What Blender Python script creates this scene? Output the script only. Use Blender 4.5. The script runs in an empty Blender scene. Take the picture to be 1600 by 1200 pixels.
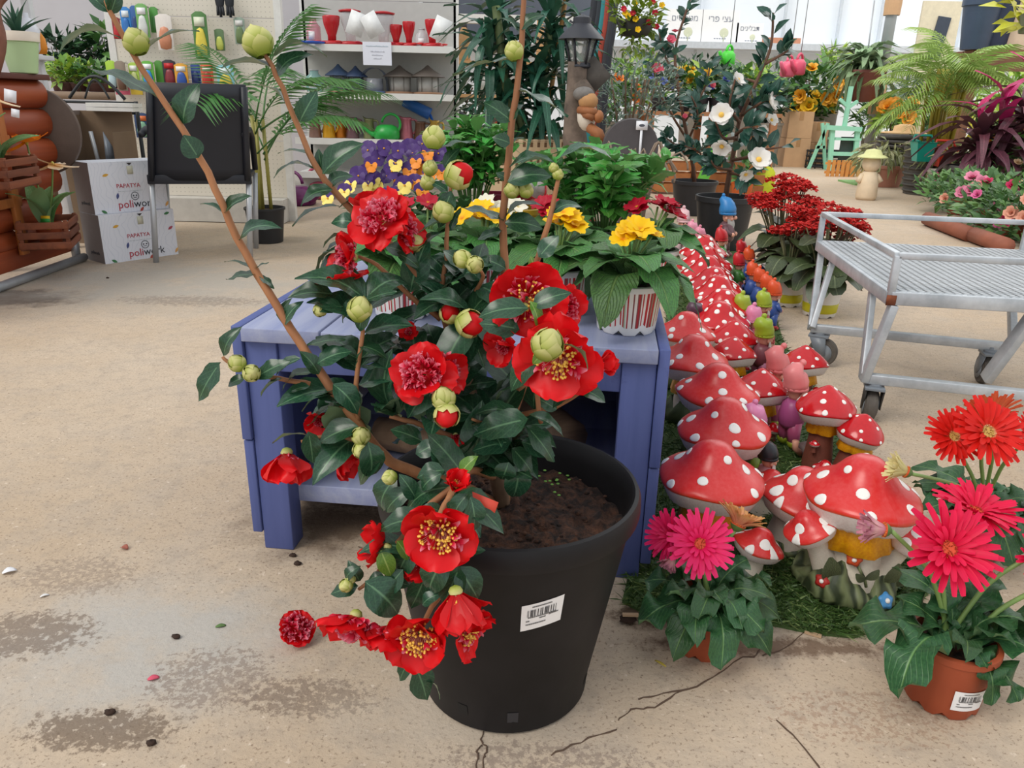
import bpy, math, random
from mathutils import Vector as V, Matrix as Mx, Euler
from math import pi, sin, cos, sqrt, radians as R

sc = bpy.context.scene
COL = sc.collection
# ---------------------------------------------------------------- camera
CH, CF, CPITCH, CROLL = 0.80, 1209.0, R(20), R(1.3)
_cp, _sp, _c, _s = cos(CPITCH), sin(CPITCH), cos(CROLL), sin(CROLL)
FW, UP, RT = V((0, _cp, -_sp)), V((0, _sp, _cp)), V((1, 0, 0))
CR, CU = _c*RT + _s*UP, -_s*RT + _c*UP
cam = bpy.data.cameras.new('camera'); cam.lens = CF*36/1600; cam.sensor_width = 36; cam.sensor_fit = 'HORIZONTAL'
cam.clip_start = .02; cam.clip_end = 200
camo = bpy.data.objects.new('camera', cam); COL.objects.link(camo)
camo.matrix_world = Mx.Translation((0, 0, CH)) @ Mx((CR, CU, -FW)).transposed().to_4x4()
sc.camera = camo
def ray(px, py):
    return FW + (px-800)/CF*CR + (600-py)/CF*CU
def G(px, py, z=0.0):                    # where a sight line meets the level z
    d = ray(px, py); t = (z-CH)/d.z
    return V((d.x*t, d.y*t, z))
def P(px, py, Y):                        # where a sight line meets the depth Y
    d = ray(px, py); t = Y/d.y
    return V((d.x*t, Y, CH+d.z*t))
def CD(r, u, t):                         # a direction given as right / up / towards the viewer
    return (CR*r + CU*u - FW*t).normalized()

# ---------------------------------------------------------------- world, lights, exposure
w = bpy.data.worlds.new('world'); sc.world = w; w.use_nodes = True
bg = w.node_tree.nodes['Background']
bg.inputs[0].default_value = (0.93, 0.965, 1.0, 1); bg.inputs[1].default_value = 0.92
sun = bpy.data.lights.new('sun', 'SUN'); sun.energy = 1.5; sun.angle = R(28); sun.color = (1, .95, .86)
suno = bpy.data.objects.new('sun', sun); COL.objects.link(suno); suno.rotation_euler = (R(24), R(-36), 0)
al_ = bpy.data.lights.new('roof_light', 'AREA'); al_.shape = 'RECTANGLE'; al_.size = 12; al_.size_y = 9; al_.energy = 420; al_.color = (1, .97, .92)
alo = bpy.data.objects.new('roof_light', al_); COL.objects.link(alo); alo.location = (8.5, 11, 6.5)
vs = sc.view_settings
vs.view_transform = 'Standard'; vs.look = 'None'; vs.gamma = 1; vs.use_curve_mapping = False
vs.exposure = 0.11
try:
    sc.cycles.max_bounces = 8; sc.cycles.transparent_max_bounces = 12
    sc.cycles.sample_clamp_indirect = 6; sc.cycles.use_denoising = True
except Exception: pass

# ---------------------------------------------------------------- materials
def lin(h):
    h = h.lstrip('#'); r = [int(h[i:i+2], 16)/255 for i in (0, 2, 4)]
    return tuple(c/12.92 if c <= .04045 else ((c+.055)/1.055)**2.4 for c in r) + (1,)
class NT:
    def __init__(s, name):
        s.m = bpy.data.materials.new(name); s.m.use_nodes = True; s.t = s.m.node_tree
        s.b = s.t.nodes['Principled BSDF']; s.out = s.t.nodes['Material Output']
    def n(s, typ, **k):
        o = s.t.nodes.new(typ)
        for a, v in k.items():
            if a.startswith('i_'):
                key = a[2:]; key = int(key) if key.isdigit() else key.replace('_', ' ')
                if hasattr(v, 'node'): s.t.links.new(v, o.inputs[key])
                else: o.inputs[key].default_value = v
            else: setattr(o, a, v)
        return o
    def l(s, a, b): s.t.links.new(a, b)
    def mix(s, f, a, b, mode='MIX'):
        o = s.n('ShaderNodeMix', data_type='RGBA', blend_type=mode)
        for v, i in ((f, 0), (a, 6), (b, 7)):
            if hasattr(v, 'node'): s.l(v, o.inputs[i])
            else: o.inputs[i].default_value = v
        return o.outputs[2]
    def math(s, op, a, b=0.0, c=0.0):
        o = s.n('ShaderNodeMath', operation=op)
        for i, v in enumerate((a, b, c)):
            if hasattr(v, 'node'): s.l(v, o.inputs[i])
            else: o.inputs[i].default_value = v
        return o.outputs[0]
    def ramp(s, f, stops, interp='LINEAR'):
        o = s.n('ShaderNodeValToRGB'); e = o.color_ramp; e.interpolation = interp
        while len(e.elements) < len(stops): e.elements.new(.5)
        for k, (p, c) in zip(e.elements, stops): k.position = p; k.color = c if len(c) == 4 else tuple(c)+(1,)
        s.l(f, o.inputs[0]); return o.outputs[0]
    def noise(s, scale, detail=3, rough=.6, vec=None, dist=0):
        o = s.n('ShaderNodeTexNoise'); o.inputs['Scale'].default_value = scale; o.inputs['Detail'].default_value = detail
        o.inputs['Roughness'].default_value = rough; o.inputs['Distortion'].default_value = dist
        s.l(vec if vec is not None else s.obj(), o.inputs['Vector']); return o.outputs[0]
    def obj(s): return s.n('ShaderNodeTexCoord').outputs['Object']
    def uv(s): return s.n('ShaderNodeTexCoord').outputs['UV']
    def sep(s, v): o = s.n('ShaderNodeSeparateXYZ'); s.l(v, o.inputs[0]); return o.outputs
    def rnd(s): return s.n('ShaderNodeObjectInfo').outputs['Random']
    def bump(s, h, st=.3, d=.01):
        o = s.n('ShaderNodeBump'); o.inputs['Strength'].default_value = st; o.inputs['Distance'].default_value = d
        s.l(h, o.inputs['Height']); s.l(o.outputs[0], s.b.inputs['Normal'])
    def hsv(s, col, h=None, sat=None, v=None):
        o = s.n('ShaderNodeHueSaturation')
        for k, x in (('Hue', h), ('Saturation', sat), ('Value', v)):
            if x is not None:
                if hasattr(x, 'node'): s.l(x, o.inputs[k])
                else: o.inputs[k].default_value = x
        if hasattr(col, 'node'): s.l(col, o.inputs['Color'])
        else: o.inputs['Color'].default_value = col
        return o.outputs[0]
    def base(s, c):
        if hasattr(c, 'node'): s.l(c, s.b.inputs['Base Color'])
        else: s.b.inputs['Base Color'].default_value = c
    def translucent(s, c, f):
        t = s.n('ShaderNodeBsdfTranslucent')
        if hasattr(c, 'node'): s.l(c, t.inputs[0])
        else: t.inputs[0].default_value = c
        m = s.n('ShaderNodeMixShader'); m.inputs[0].default_value = f
        s.l(s.b.outputs[0], m.inputs[1]); s.l(t.outputs[0], m.inputs[2]); s.l(m.outputs[0], s.out.inputs[0])
_mats = {}
def mat(col, rough=.5, var=.12, scale=18, bump=0.0, metal=0, col2=None, rnd=0.0, alpha=1, name=None, spec=.5, trans=0):
    key = (col, rough, var, scale, bump, metal, col2, rnd, alpha, spec, trans)
    if key in _mats: return _mats[key]
    k = NT(name or 'paint_'+col.strip('#')); c = lin(col); k.b.inputs['Roughness'].default_value = rough
    k.b.inputs['Metallic'].default_value = metal; k.b.inputs['Specular IOR Level'].default_value = spec
    c2 = lin(col2) if col2 else tuple(x*(1-var) for x in c[:3])+(1,)
    nz = k.noise(scale, 4); f = k.ramp(nz, [(.35, (0, 0, 0)), (.68, (1, 1, 1))])
    col_ = k.mix(f, c2, c)
    if rnd: col_ = k.hsv(col_, h=k.math('MULTIPLY_ADD', k.rnd(), rnd*.35, .5-rnd*.17), v=k.math('MULTIPLY_ADD', k.rnd(), rnd*2, 1-rnd))
    k.base(col_)
    if bump: k.bump(k.noise(scale*4, 5), bump, .004)
    if alpha < 1: k.b.inputs['Alpha'].default_value = alpha
    if trans: k.translucent(col_, trans)
    _mats[key] = k.m; return k.m
def glassy(col, alpha=.35, rough=.08):
    return mat(col, rough, .05, 5, alpha=alpha)
def leafmat(name, dark, light, vein, under, rough=.35, rnd=.18, nv=7, veinw=.06, tr=.18, side=.25, bump=0.0):
    k = NT(name); x, y, _ = k.sep(k.uv())
    a = k.math('ABSOLUTE', k.math('SUBTRACT', x, .5))                      # 0 on the midrib .. 0.5 at the edge
    mid = k.math('SUBTRACT', 1, k.math('SMOOTHSTEP', a, 0.0, veinw) if False else k.math('MINIMUM', k.math('DIVIDE', a, veinw), 1))
    sv = k.math('PINGPONG', k.math('SUBTRACT', k.math('MULTIPLY', y, nv), k.math('MULTIPLY', a, nv*.75)), .5)
    svm = k.math('SUBTRACT', 1, k.math('MINIMUM', k.math('MULTIPLY', sv, 7), 1))
    f = k.math('MAXIMUM', mid, k.math('MULTIPLY', svm, side))
    nz = k.ramp(k.noise(30, 3), [(.3, (0, 0, 0)), (.7, (1, 1, 1))])
    c = k.mix(nz, lin(dark), lin(light))
    c = k.mix(f, c, lin(vein))
    c = k.hsv(c, h=k.math('MULTIPLY_ADD', k.rnd(), rnd*.12, .5-rnd*.06), v=k.math('MULTIPLY_ADD', k.rnd(), rnd*2.2, 1-rnd))
    bf = k.n('ShaderNodeNewGeometry').outputs['Backfacing']
    c = k.mix(bf, c, lin(under)); k.base(c)
    k.b.inputs['Roughness'].default_value = rough
    if bump: k.bump(k.math('SUBTRACT', 1, f), bump, .006)
    k.translucent(c, tr); return k.m
def petalmat(name, base, tip, rough=.55, rnd=.08, tr=.25, mid=None, p0=.1, p1=.8, lines=0):
    k = NT(name); x, y, _ = k.sep(k.uv())
    c = k.ramp(y, [(p0, lin(base)), (p1, lin(tip))] if mid is None else [(p0, lin(base)), (.5*(p0+p1), lin(mid)), (p1, lin(tip))])
    if lines:
        g = k.math('PINGPONG', k.math('MULTIPLY', x, lines), .5)
        c = k.mix(k.math('MULTIPLY', g, .5), c, tuple(q*.72 for q in lin(tip)[:3])+(1,))
    c = k.hsv(c, v=k.math('MULTIPLY_ADD', k.rnd(), rnd*2, 1-rnd)); k.base(c)
    k.b.inputs['Roughness'].default_value = rough; k.b.inputs['Specular IOR Level'].default_value = .3
    k.translucent(c, tr); return k.m
def woodmat(name, a, b, scale=1.0, rough=.6, axis=0, rnd=.1, worn=None):
    k = NT(name); mp = k.n('ShaderNodeMapping'); k.l(k.obj(), mp.inputs[0])
    s3 = [28*scale]*3; s3[axis] = 2.2*scale; mp.inputs['Scale'].default_value = s3
    n1 = k.noise(1.0, 5, .65, mp.outputs[0], .4)
    c = k.mix(k.ramp(n1, [(.3, (0, 0, 0)), (.7, (1, 1, 1))]), lin(a), lin(b))
    if worn:
        n2 = k.noise(9*scale, 5, .7)
        c = k.mix(k.ramp(n2, [(.62, (0, 0, 0)), (.72, (1, 1, 1))]), c, lin(worn))
    c = k.hsv(c, v=k.math('MULTIPLY_ADD', k.rnd(), rnd*2, 1-rnd)); k.base(c)
    k.b.inputs['Roughness'].default_value = rough; k.bump(n1, .25, .003); return k.m

# ---------------------------------------------------------------- mesh builder
class MB:
    def __init__(s): s.v = []; s.f = []; s.mi = []; s.uv = []; s.m = 0; s.T = None
    def add(s, vs, fs, uvs=None, T=None):
        o = len(s.v); T = T if T is not None else s.T
        s.v += [tuple(T @ V(p)) for p in vs] if T is not None else [tuple(p) for p in vs]
        s.uv += uvs if uvs else [(0.5, .5)]*len(vs)
        for f in fs: s.f.append(tuple(i+o for i in f)); s.mi.append(s.m)
        return s
    def box(s, c, d, rot=None, T=None):
        c = V(c); h = V(d)*.5; r = Euler(rot).to_matrix() if rot else None
        ps = []
        for x in (-1, 1):
            for y in (-1, 1):
                for z in (-1, 1):
                    q = V((x*h.x, y*h.y, z*h.z)); ps.append(c + (r @ q if r else q))
        u = [((x+1)/2, (z+1)/2) for x in (-1, 1) for y in (-1, 1) for z in (-1, 1)]
        return s.add(ps, [(0, 1, 3, 2), (4, 6, 7, 5), (0, 4, 5, 1), (2, 3, 7, 6), (0, 2, 6, 4), (1, 5, 7, 3)], u, T)
    def bar(s, a, b, wx, wz, upv=(0, 0, 1), T=None):       # a straight rectangular bar from a to b
        a, b = V(a), V(b); y = (b-a).normalized(); upv = V(upv)
        if abs(y.dot(upv)) > .95: upv = V((0, 1, 0))
        x = y.cross(upv).normalized(); z = x.cross(y)
        ps = [p + x*wx/2*i + z*wz/2*j for p in (a, b) for i, j in ((-1, -1), (1, -1), (1, 1), (-1, 1))]
        return s.add(ps, [(0, 1, 2, 3), (7, 6, 5, 4), (0, 4, 5, 1), (1, 5, 6, 2), (2, 6, 7, 3), (3, 7, 4, 0)], None, T)
    def tube(s, pts, r, n=6, cap=True, T=None):
        pts = [V(p) for p in pts]; L = len(pts); vs = []; us = []
        rr = r if isinstance(r, (list, tuple)) else [r]*L
        ref = None
        for i, p in enumerate(pts):
            t = (pts[min(i+1, L-1)] - pts[max(i-1, 0)])
            t = t.normalized() if t.length > 1e-9 else V((0, 0, 1))
            if ref is None: ref = t.orthogonal().normalized()
            ref = (ref - t*ref.dot(t)); ref = ref.normalized() if ref.length > 1e-6 else t.orthogonal().normalized()
            b = t.cross(ref)
            for k in range(n):
                a = 2*pi*k/n; vs.append(p + (ref*cos(a) + b*sin(a))*rr[i]); us.append((k/n, i/(L-1) if L > 1 else 0))
        fs = [(i*n+k, i*n+(k+1) % n, (i+1)*n+(k+1) % n, (i+1)*n+k) for i in range(L-1) for k in range(n)]
        if cap: fs += [tuple(range(n-1, -1, -1)), tuple((L-1)*n+k for k in range(n))]
        return s.add(vs, fs, us, T)
    def lathe(s, prof, n=20, T=None, wob=None):
        vs = []; us = []; L = len(prof)
        for i, (r, z) in enumerate(prof):
            for k in range(n):
                a = 2*pi*k/n; q = wob(a, i/(L-1), r, z) if wob else (r, z)
                vs.append((q[0]*cos(a), q[0]*sin(a), q[1])); us.append((k/n, i/(L-1)))
        fs = [(i*n+k, i*n+(k+1) % n, (i+1)*n+(k+1) % n, (i+1)*n+k) for i in range(L-1) for k in range(n)]
        if prof[0][0] > 1e-6: fs.append(tuple(range(n-1, -1, -1)))
        if prof[-1][0] > 1e-6 and prof[-1][1] != prof[0][1]: fs.append(tuple((L-1)*n+k for k in range(n)))
        return s.add(vs, fs, us, T)
    def openlathe(s, prof, n=20, T=None, wob=None):
        nf = len(s.f); s.lathe(prof, n, T, wob)
        keep = nf + (len(prof)-1)*n
        del s.f[keep:]; del s.mi[keep:]; return s
    def surf(s, fn, nu, nv, T=None):
        vs = []; us = []
        for j in range(nv+1):
            for i in range(nu+1):
                vs.append(fn(i/nu, j/nv)); us.append((i/nu, j/nv))
        fs = [(j*(nu+1)+i, j*(nu+1)+i+1, (j+1)*(nu+1)+i+1, (j+1)*(nu+1)+i) for j in range(nv) for i in range(nu)]
        return s.add(vs, fs, us, T)
    def ball(s, c, r, nu=10, nv=7, T=None):
        c = V(c); r = V((r, r, r)) if not hasattr(r, '__len__') else V(r)
        nf = len(s.f)
        pr = [(max(1e-5, sin(pi*j/nv)), -cos(pi*j/nv)) for j in range(nv+1)]
        M = Mx.Translation(c) @ Mx.Diagonal((r.x, r.y, r.z, 1)); M = T @ M if T is not None else (s.T @ M if s.T is not None else M)
        return s.openlathe(pr, nu, M)
    def prism(s, poly, h, T=None):                         # outline in x,y extruded from z=0 to z=h
        n = len(poly); vs = [(x, y, 0) for x, y in poly] + [(x, y, h) for x, y in poly]
        fs = [tuple(range(n-1, -1, -1)), tuple(range(n, 2*n))] + [(i, (i+1) % n, n+(i+1) % n, n+i) for i in range(n)]
        return s.add(vs, fs, None, T)
    def mesh(s, name, mats, smooth=True):
        me = bpy.data.meshes.new(name); me.from_pydata(s.v, [], s.f)
        for m in (mats if isinstance(mats, (list, tuple)) else [mats]): me.materials.append(m)
        if any(s.mi): me.polygons.foreach_set('material_index', s.mi)
        uvl = me.uv_layers.new(name='UVMap'); flat = []
        for f in s.f:
            for i in f: flat += s.uv[i]
        uvl.data.foreach_set('uv', flat)
        if smooth: me.polygons.foreach_set('use_smooth', [True]*len(s.f))
        me.update(); return me
def obj(name, geo, mats=None, parent=None, M=None, smooth=True, kind=None, label=None, bevel=0, sharp=None):
    me = geo.mesh(name, mats, smooth) if isinstance(geo, MB) else geo
    o = bpy.data.objects.new(name, me); COL.objects.link(o)
    if parent is not None: o.parent = parent
    if M is not None: o.matrix_local = M
    if kind: o['kind'] = kind
    if label: o['label'] = label
    if bevel:
        b = o.modifiers.new('bevel', 'BEVEL'); b.width = bevel; b.segments = 2; b.limit_method = 'ANGLE'
    if sharp is not None and isinstance(geo, MB): me.set_sharp_from_angle(angle=R(sharp))
    return o
def thing(name, label, cat, loc=(0, 0, 0), rz=0, group=None):
    o = bpy.data.objects.new(name, None); COL.objects.link(o); o.empty_display_size = .05
    o.location = loc; o.rotation_euler = (0, 0, rz); o['label'] = label; o['category'] = cat
    if group: o['group'] = group
    return o
def tag(o, label, cat, group=None):
    o['label'] = label; o['category'] = cat
    if group: o['group'] = group
    return o
def struct(name, geo, m, parent=None, **k):
    o = obj(name, geo, m, parent, **k)
    if parent is None: o['kind'] = 'structure'
    return o
def emptypart(name, parent, M):
    o = bpy.data.objects.new(name, None); COL.objects.link(o); o.parent = parent; o.matrix_local = M; o.empty_display_size = .02; return o
def frame(o, ydir, zhint, scale=1.0, sx=1.0):              # matrix with local y along ydir and z near zhint
    y = V(ydir).normalized(); z = V(zhint); z = z - y*z.dot(y)
    z = z.normalized() if z.length > 1e-5 else y.orthogonal().normalized()
    x = y.cross(z)
    M = Mx((x*scale*sx, y*scale, z*scale)).transposed().to_4x4(); M.translation = V(o); return M
def zframe(o, zdir, scale=1.0, spin=0.0):
    z = V(zdir).normalized(); x = z.orthogonal().normalized(); y = z.cross(x)
    M = Mx((x*scale, y*scale, z*scale)).transposed().to_4x4() @ Mx.Rotation(spin, 4, 'Z'); M.translation = V(o); return M
def Tm(*p): return Mx.Translation(V(p))
def rot(a, ax='Z'): return Mx.Rotation(a, 4, ax)
def scl(*s): return Mx.Diagonal((s[0], s[1] if len(s) > 1 else s[0], s[2] if len(s) > 2 else s[0], 1))
def smooth(pts, k=3):
    pts = [V(p) for p in pts]; out = []
    for i in range(len(pts)-1):
        p0, p1, p2, p3 = pts[max(i-1, 0)], pts[i], pts[i+1], pts[min(i+2, len(pts)-1)]
        for j in range(k):
            t = j/k; out.append(.5*((2*p1) + (p2-p0)*t + (2*p0-5*p1+4*p2-p3)*t*t + (3*p1-p0-3*p2+p3)*t**3))
    return out + [pts[-1]]
def along(pts, t):
    f = t*(len(pts)-1); i = min(int(f), len(pts)-2); return V(pts[i]).lerp(V(pts[i+1]), f-i), (V(pts[i+1])-V(pts[i])).normalized()
def leafgeo(wfun, nu=4, nv=6, arch=.12, fold=.25, wave=0.0, wk=14, tip=0.0, seed=0):
    rg = random.Random(seed); ph = rg.uniform(0, 6)
    def fn(u, v):
        a = (u-.5)*2; hw = wfun(v)
        return (a*hw, v, arch*4*v*(1-v) + fold*abs(a)*hw + wave*abs(a)*sin(v*wk+ph+(1.7 if a < 0 else 0)) - tip*v**3)
    return MB().surf(fn, nu, nv)
def text(body, size, parent, M, m, name='lettering', align='CENTER', depth=.0004):
    c = bpy.data.curves.new(name, 'FONT'); c.body = body; c.size = size; c.align_x = align; c.align_y = 'CENTER'
    c.extrude = depth; c.materials.append(m); c.resolution_u = 2
    tmp = bpy.data.objects.new(name, c); COL.objects.link(tmp); dg = bpy.context.evaluated_depsgraph_get()
    me = bpy.data.meshes.new_from_object(tmp.evaluated_get(dg)); bpy.data.objects.remove(tmp)
    return obj(name, me, None, parent, M)
rng = random.Random(7)
def U(a, b): return rng.uniform(a, b)
def heading(a, up=0.0): return V((cos(a)*cos(up), sin(a)*cos(up), sin(up)))
# ---------------------------------------------------------------- setting
def floormat():
    k = NT('dusty_concrete'); o = k.obj(); x, y, z = k.sep(o)
    c = k.mix(k.ramp(k.noise(1.1, 5, .6), [(.35, (0, 0, 0)), (.65, (1, 1, 1))]), lin('#B9A48C'), lin('#C7B5A0'))
    c = k.mix(k.math('MULTIPLY', k.ramp(k.noise(7, 6, .7), [(.45, (0, 0, 0)), (.72, (1, 1, 1))]), .55), c, lin('#AFA396'))
    c = k.mix(k.ramp(k.noise(160, 3, .7), [(.56, (0, 0, 0)), (.70, (1, 1, 1))]), c, lin('#84705E'))
    c = k.mix(k.ramp(k.noise(70, 3, .6), [(.64, (0, 0, 0)), (.74, (1, 1, 1))]), c, lin('#DCCBB8'))
    c = k.mix(k.math('MULTIPLY', k.ramp(k.noise(28, 6, .75), [(.5, (0, 0, 0)), (.66, (1, 1, 1))]), .4), c, lin('#9C8C7C'))
    def spot(px, py, rx, ry, col, sc_, lo, hi, amt=1.0):       # dirt and other tones, each with its own place on the slab
        nonlocal c
        g = G(px, py)
        dx = k.math('DIVIDE', k.math('SUBTRACT', x, g.x), rx); dy = k.math('DIVIDE', k.math('SUBTRACT', y, g.y), ry)
        d = k.math('SQRT', k.math('ADD', k.math('MULTIPLY', dx, dx), k.math('MULTIPLY', dy, dy)))
        m = k.ramp(d, [(.2, (1, 1, 1)), (1.0, (0, 0, 0))])
        n = k.ramp(k.math('MULTIPLY', m, k.noise(sc_, 6, .72)), [(lo, (0, 0, 0)), (hi, (1, 1, 1))])
        c = k.mix(k.math('MULTIPLY', n, amt), c, lin(col))
    spot(210, 1010, .45, .30, '#B5B1AB', 6, .2, .5, .8)
    spot(40, 990, .30, .16, '#77675A', 75, .40, .46, .7)
    spot(160, 1140, .26, .10, '#6E5D4E', 70, .38, .45, .75)
    spot(480, 1090, .30, .12, '#7E6D5F', 85, .43, .48, .7)
    spot(20, 465, .55, .30, '#58483C', 9, .25, .42, .9)
    spot(250, 440, 1.6, .9, '#A9A39A', 5, .18, .5, .75)
    spot(300, 470, .9, .25, '#857A70', 50, .41, .48, .6)
    spot(560, 800, .42, .34, '#584536', 10, .22, .5, .85)  # darker brown tone on the slab below the bench
    spot(1010, 960, .13, .07, '#54402F', 30, .26, .42, .9)
    spot(1200, 1010, .45, .05, '#6A5342', 40, .28, .45, .8)
    spot(700, 1100, .3, .2, '#BFB3A4', 8, .2, .5, .5)
    spot(330, 1060, .30, .22, '#85756A', 95, .46, .5, .6); spot(120, 900, .35, .2, '#8E7E70', 90, .46, .5, .55); spot(850, 1190, .5, .12, '#85756A', 95, .48, .52, .6); spot(1350, 1120, .5, .2, '#9A7B66', 95, .5, .54, .5)
    k.base(c); k.b.inputs['Roughness'].default_value = .85; k.b.inputs['Specular IOR Level'].default_value = .25
    k.bump(k.math('ADD', k.noise(90, 5, .7), k.math('MULTIPLY', k.noise(14, 4), 1.5)), .45, .004); return k.m
floor = struct('floor', MB().box((3, 9, -.05), (34, 22, .1)), floormat(), smooth=False)
crackm = mat('#5E4A3C', .95)
for pts in ([(757, 1142), (755, 1160), (762, 1172), (757, 1186), (762, 1215)], [(755, 1165), (746, 1172), (744, 1190), (747, 1215)],
            [(1000, 1093), (1040, 1085), (1090, 1072), (1125, 1052), (1155, 1030), (1182, 1024), (1190, 1005), (1187, 985)],
            [(965, 1127), (985, 1110), (1020, 1105), (1065, 1080)], [(1215, 1125), (1250, 1160), (1285, 1205)], [(1190, 1025), (1230, 1012), (1262, 985)],
            [(560, 855), (620, 880), (660, 905)], [(860, 1180), (905, 1160), (960, 1140)]):
    q = [G(a+U(-3, 3), b) for a, b in pts for _ in (0,)]
    m_ = MB(); m_.tube([p+V((U(-.002, .002), U(-.002, .002), .0004)) for p in smooth(q, 4)], [U(.0006, .0017) for _ in smooth(q, 4)], 4)
    obj('crack', m_, crackm, floor)
wallm = mat('#E9EFF5', .7, .05, .6)
struct('wall_back', MB().box((9, 17.05, 3), (24, .1, 6.2)), wallm, smooth=False)
struct('wall_right', MB().box((17.5, 9, 3), (.1, 18, 6.2)), wallm, smooth=False)
struct('wall_left', MB().box((-7.6, 9.2, 3), (13, .1, 6.2)), mat('#BDBBC0', .7, .1, 1.2), smooth=False)
struct('wall_centre', MB().box((-.15, 12.3, 2.62), (2.5, .08, 1.9)), mat('#5F6673', .6, .15, .8), smooth=False)
for i, (px, y_) in enumerate(((1225, 16.9), (1375, 16.9), (1500, 16.9), (1090, 16.9), (1310, 16.9))):
    struct('trim_%d' % (i+1), MB().box((P(px, 40, y_).x, y_, 2.6), (.05, .06, 5)), mat('#C8D0D8', .5), smooth=False)
struct('trim_6', MB().box((9, 16.7, 1.93), (24, .5, .12)), mat('#C9CFD6', .5), smooth=False)
struct('trim_7', MB().box((-2.9, 8.6, 1.2), (.05, .05, 3.4)), mat('#8D959C', .4), smooth=False)
# low concrete kerb behind the chair that the shelves stand on
struct('trim_8', MB().box((-2.6, 7.2, .05), (5.0, 1.1, .10)), mat('#ABA59C', .8, .2, 6, .2), smooth=False)

# ---------------------------------------------------------------- blue bench
bluem = woodmat('blue_painted_wood', '#465389', '#535F97', 1, .55, 2, .07, '#3C4578')
bluetop = woodmat('pale_blue_painted_top', '#7C85AC', '#9BA0B8', 1, .6, 1, .06, '#5963A0')  # paler blue for the top planks and lower shelf boards
bang = -math.atan2(.08, .73)
bench = thing('plant_bench', 'low blue painted wooden bench with lower shelf behind the big black pot', 'bench', (-.478, 1.262, 0), bang)
BW, BD, BH = .735, .80, .435
for s, x in (('l', .009), ('r', BW-.009)):
    for z0, z1, dy in ((.225, BH, 0), (.035, .222, .004)):
        obj('side_board', MB().box((x, BD/2+dy-.004, (z0+z1)/2), (.018, BD, z1-z0)), bluem, bench, bevel=.002)
for x in (.047, BW-.047):
    for y in (.028, BD-.03): obj('leg', MB().box((x, y, .205), (.056, .05, .41)), bluem, bench, bevel=.002)
n = 5; pw = (BW-.036)/n
for i in range(n):
    obj('plank', MB().box((.018+pw*(i+.5), BD/2-.004, BH-.0125-(.001 if i % 2 else 0)), (pw-.003, BD+.012, .025)), bluetop, bench, bevel=.002)
obj('apron', MB().box((BW/2, .02, .381), (BW-.15, .022, .056)), bluem, bench, bevel=.002)
obj('apron', MB().box((BW/2, BD-.02, .381), (BW-.15, .022, .056)), bluem, bench, bevel=.002)
for i in range(4): obj("shelf_board", MB().box((BW/2, .05+.18*i+.09, .098), (BW-.12, .184, .035)), bluetop, bench, bevel=.002)
for i in range(3): obj('dark_backing', MB().box((BW/2, BD-.052, .17+.1*i), (BW-.1, .014, .094)), mat('#3A2A26', .8, .3, 12), bench, bevel=.002)  # dark boards added so the inside of the bench stays dark
obj('ledge', MB().box((.04, .01, .05), (.001, .001, .001)), bluem, bench) if False else None
def bench_pt(x, y, z=BH): return Mx.Translation(bench.location) @ rot(bang) @ V((x, y, z))
# clutter under the bench
def log_(p, L, r, a, lab):
    m = MB(); m.tube([(0, -L/2, r), (0.004, 0, r*1.05), (0, L/2, r)], [r, r*1.04, r*.96], 10)
    return tag(obj('wood_log', m, woodmat('bark_'+lab[:8].replace(' ', '_'), '#5A4232', '#94785E', .6), M=Tm(*p) @ rot(a)), lab, 'log', None)
p_ = bench_pt(.30, .2, .1155); log_(p_, .25, .035, 1.2, 'short brown log lying on the lower shelf of the blue bench')
p_ = bench_pt(.52, .33, .1155); log_(p_, .2, .04, .5, 'dark log at the back of the blue bench\'s lower shelf')

# ---------------------------------------------------------------- potted camellia
leafM = leafmat('camellia_leaf', '#1B3A29', '#2C5237', '#5E8560', '#6A8262', .26, .2, 6, .05, .12, .16)
leafY = leafmat('young_camellia_leaf', '#4E7A2C', '#6F9838', '#A5C06A', '#86A650', .3, .15, 6, .06, .25, .15)
def cw(v): return .255*sin(pi*min(1, v**.82))**.75*(1-.12*v) + .004
cleaf = [leafgeo(cw, 4, 7, a, f, wv, 13, tp, i).mesh('leaf', [leafM]) for i, (a, f, wv, tp) in enumerate(((.10, .18, .02, .05), (.14, .28, .03, .12), (.05, .12, .04, .02), (.16, .22, .03, .2), (.08, .4, .02, .06)))]
cleafy = leafgeo(cw, 4, 7, .08, .25, .02, 13, .1, 9).mesh('leaf', [leafY])
barkM = woodmat('camellia_twig', '#8A5A3C', '#A9744C', 1.2, .7, 2, .12)
trunkM = woodmat('camellia_trunk', '#5D4634', '#80644C', 1.2, .8, 2, .1)
redP = petalmat('camellia_petal', '#BE060F', '#E2121A', .42, .10, .2, None, .1, .9)
redT = petalmat('camellia_petaloid', '#C40E2A', '#F096AA', .5, .06, .22, '#DF2448', .05, 1.05)
yel = mat('#E8A21C', .6, .25, 60, col2='#F4D36A'); pinkst = mat('#E7A18E', .6)
sepM = petalmat('bud_scale', '#8CA03C', '#D3D08A', .5, .08, .2, '#B4BC5E')
PC = V((0, .935, 0))
cam_t = thing('potted_camellia', 'tall red flowering camellia shrub in a large black nursery pot', 'potted shrub', PC)
def L_(p): return V(p)-PC
blackpl = mat('#161516', .5, .18, 9, .06, col2='#1F1D1F', spec=.25)
pr = [(.112, 0), (.119, .004), (.121, .03), (.166, .283), (.1665, .287), (.175, .289), (.1765, .296), (.176, .312), (.173, .319), (.168, .320), (.1645, .316), (.161, .29), (.156, .25), (.154, .24)]
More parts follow.
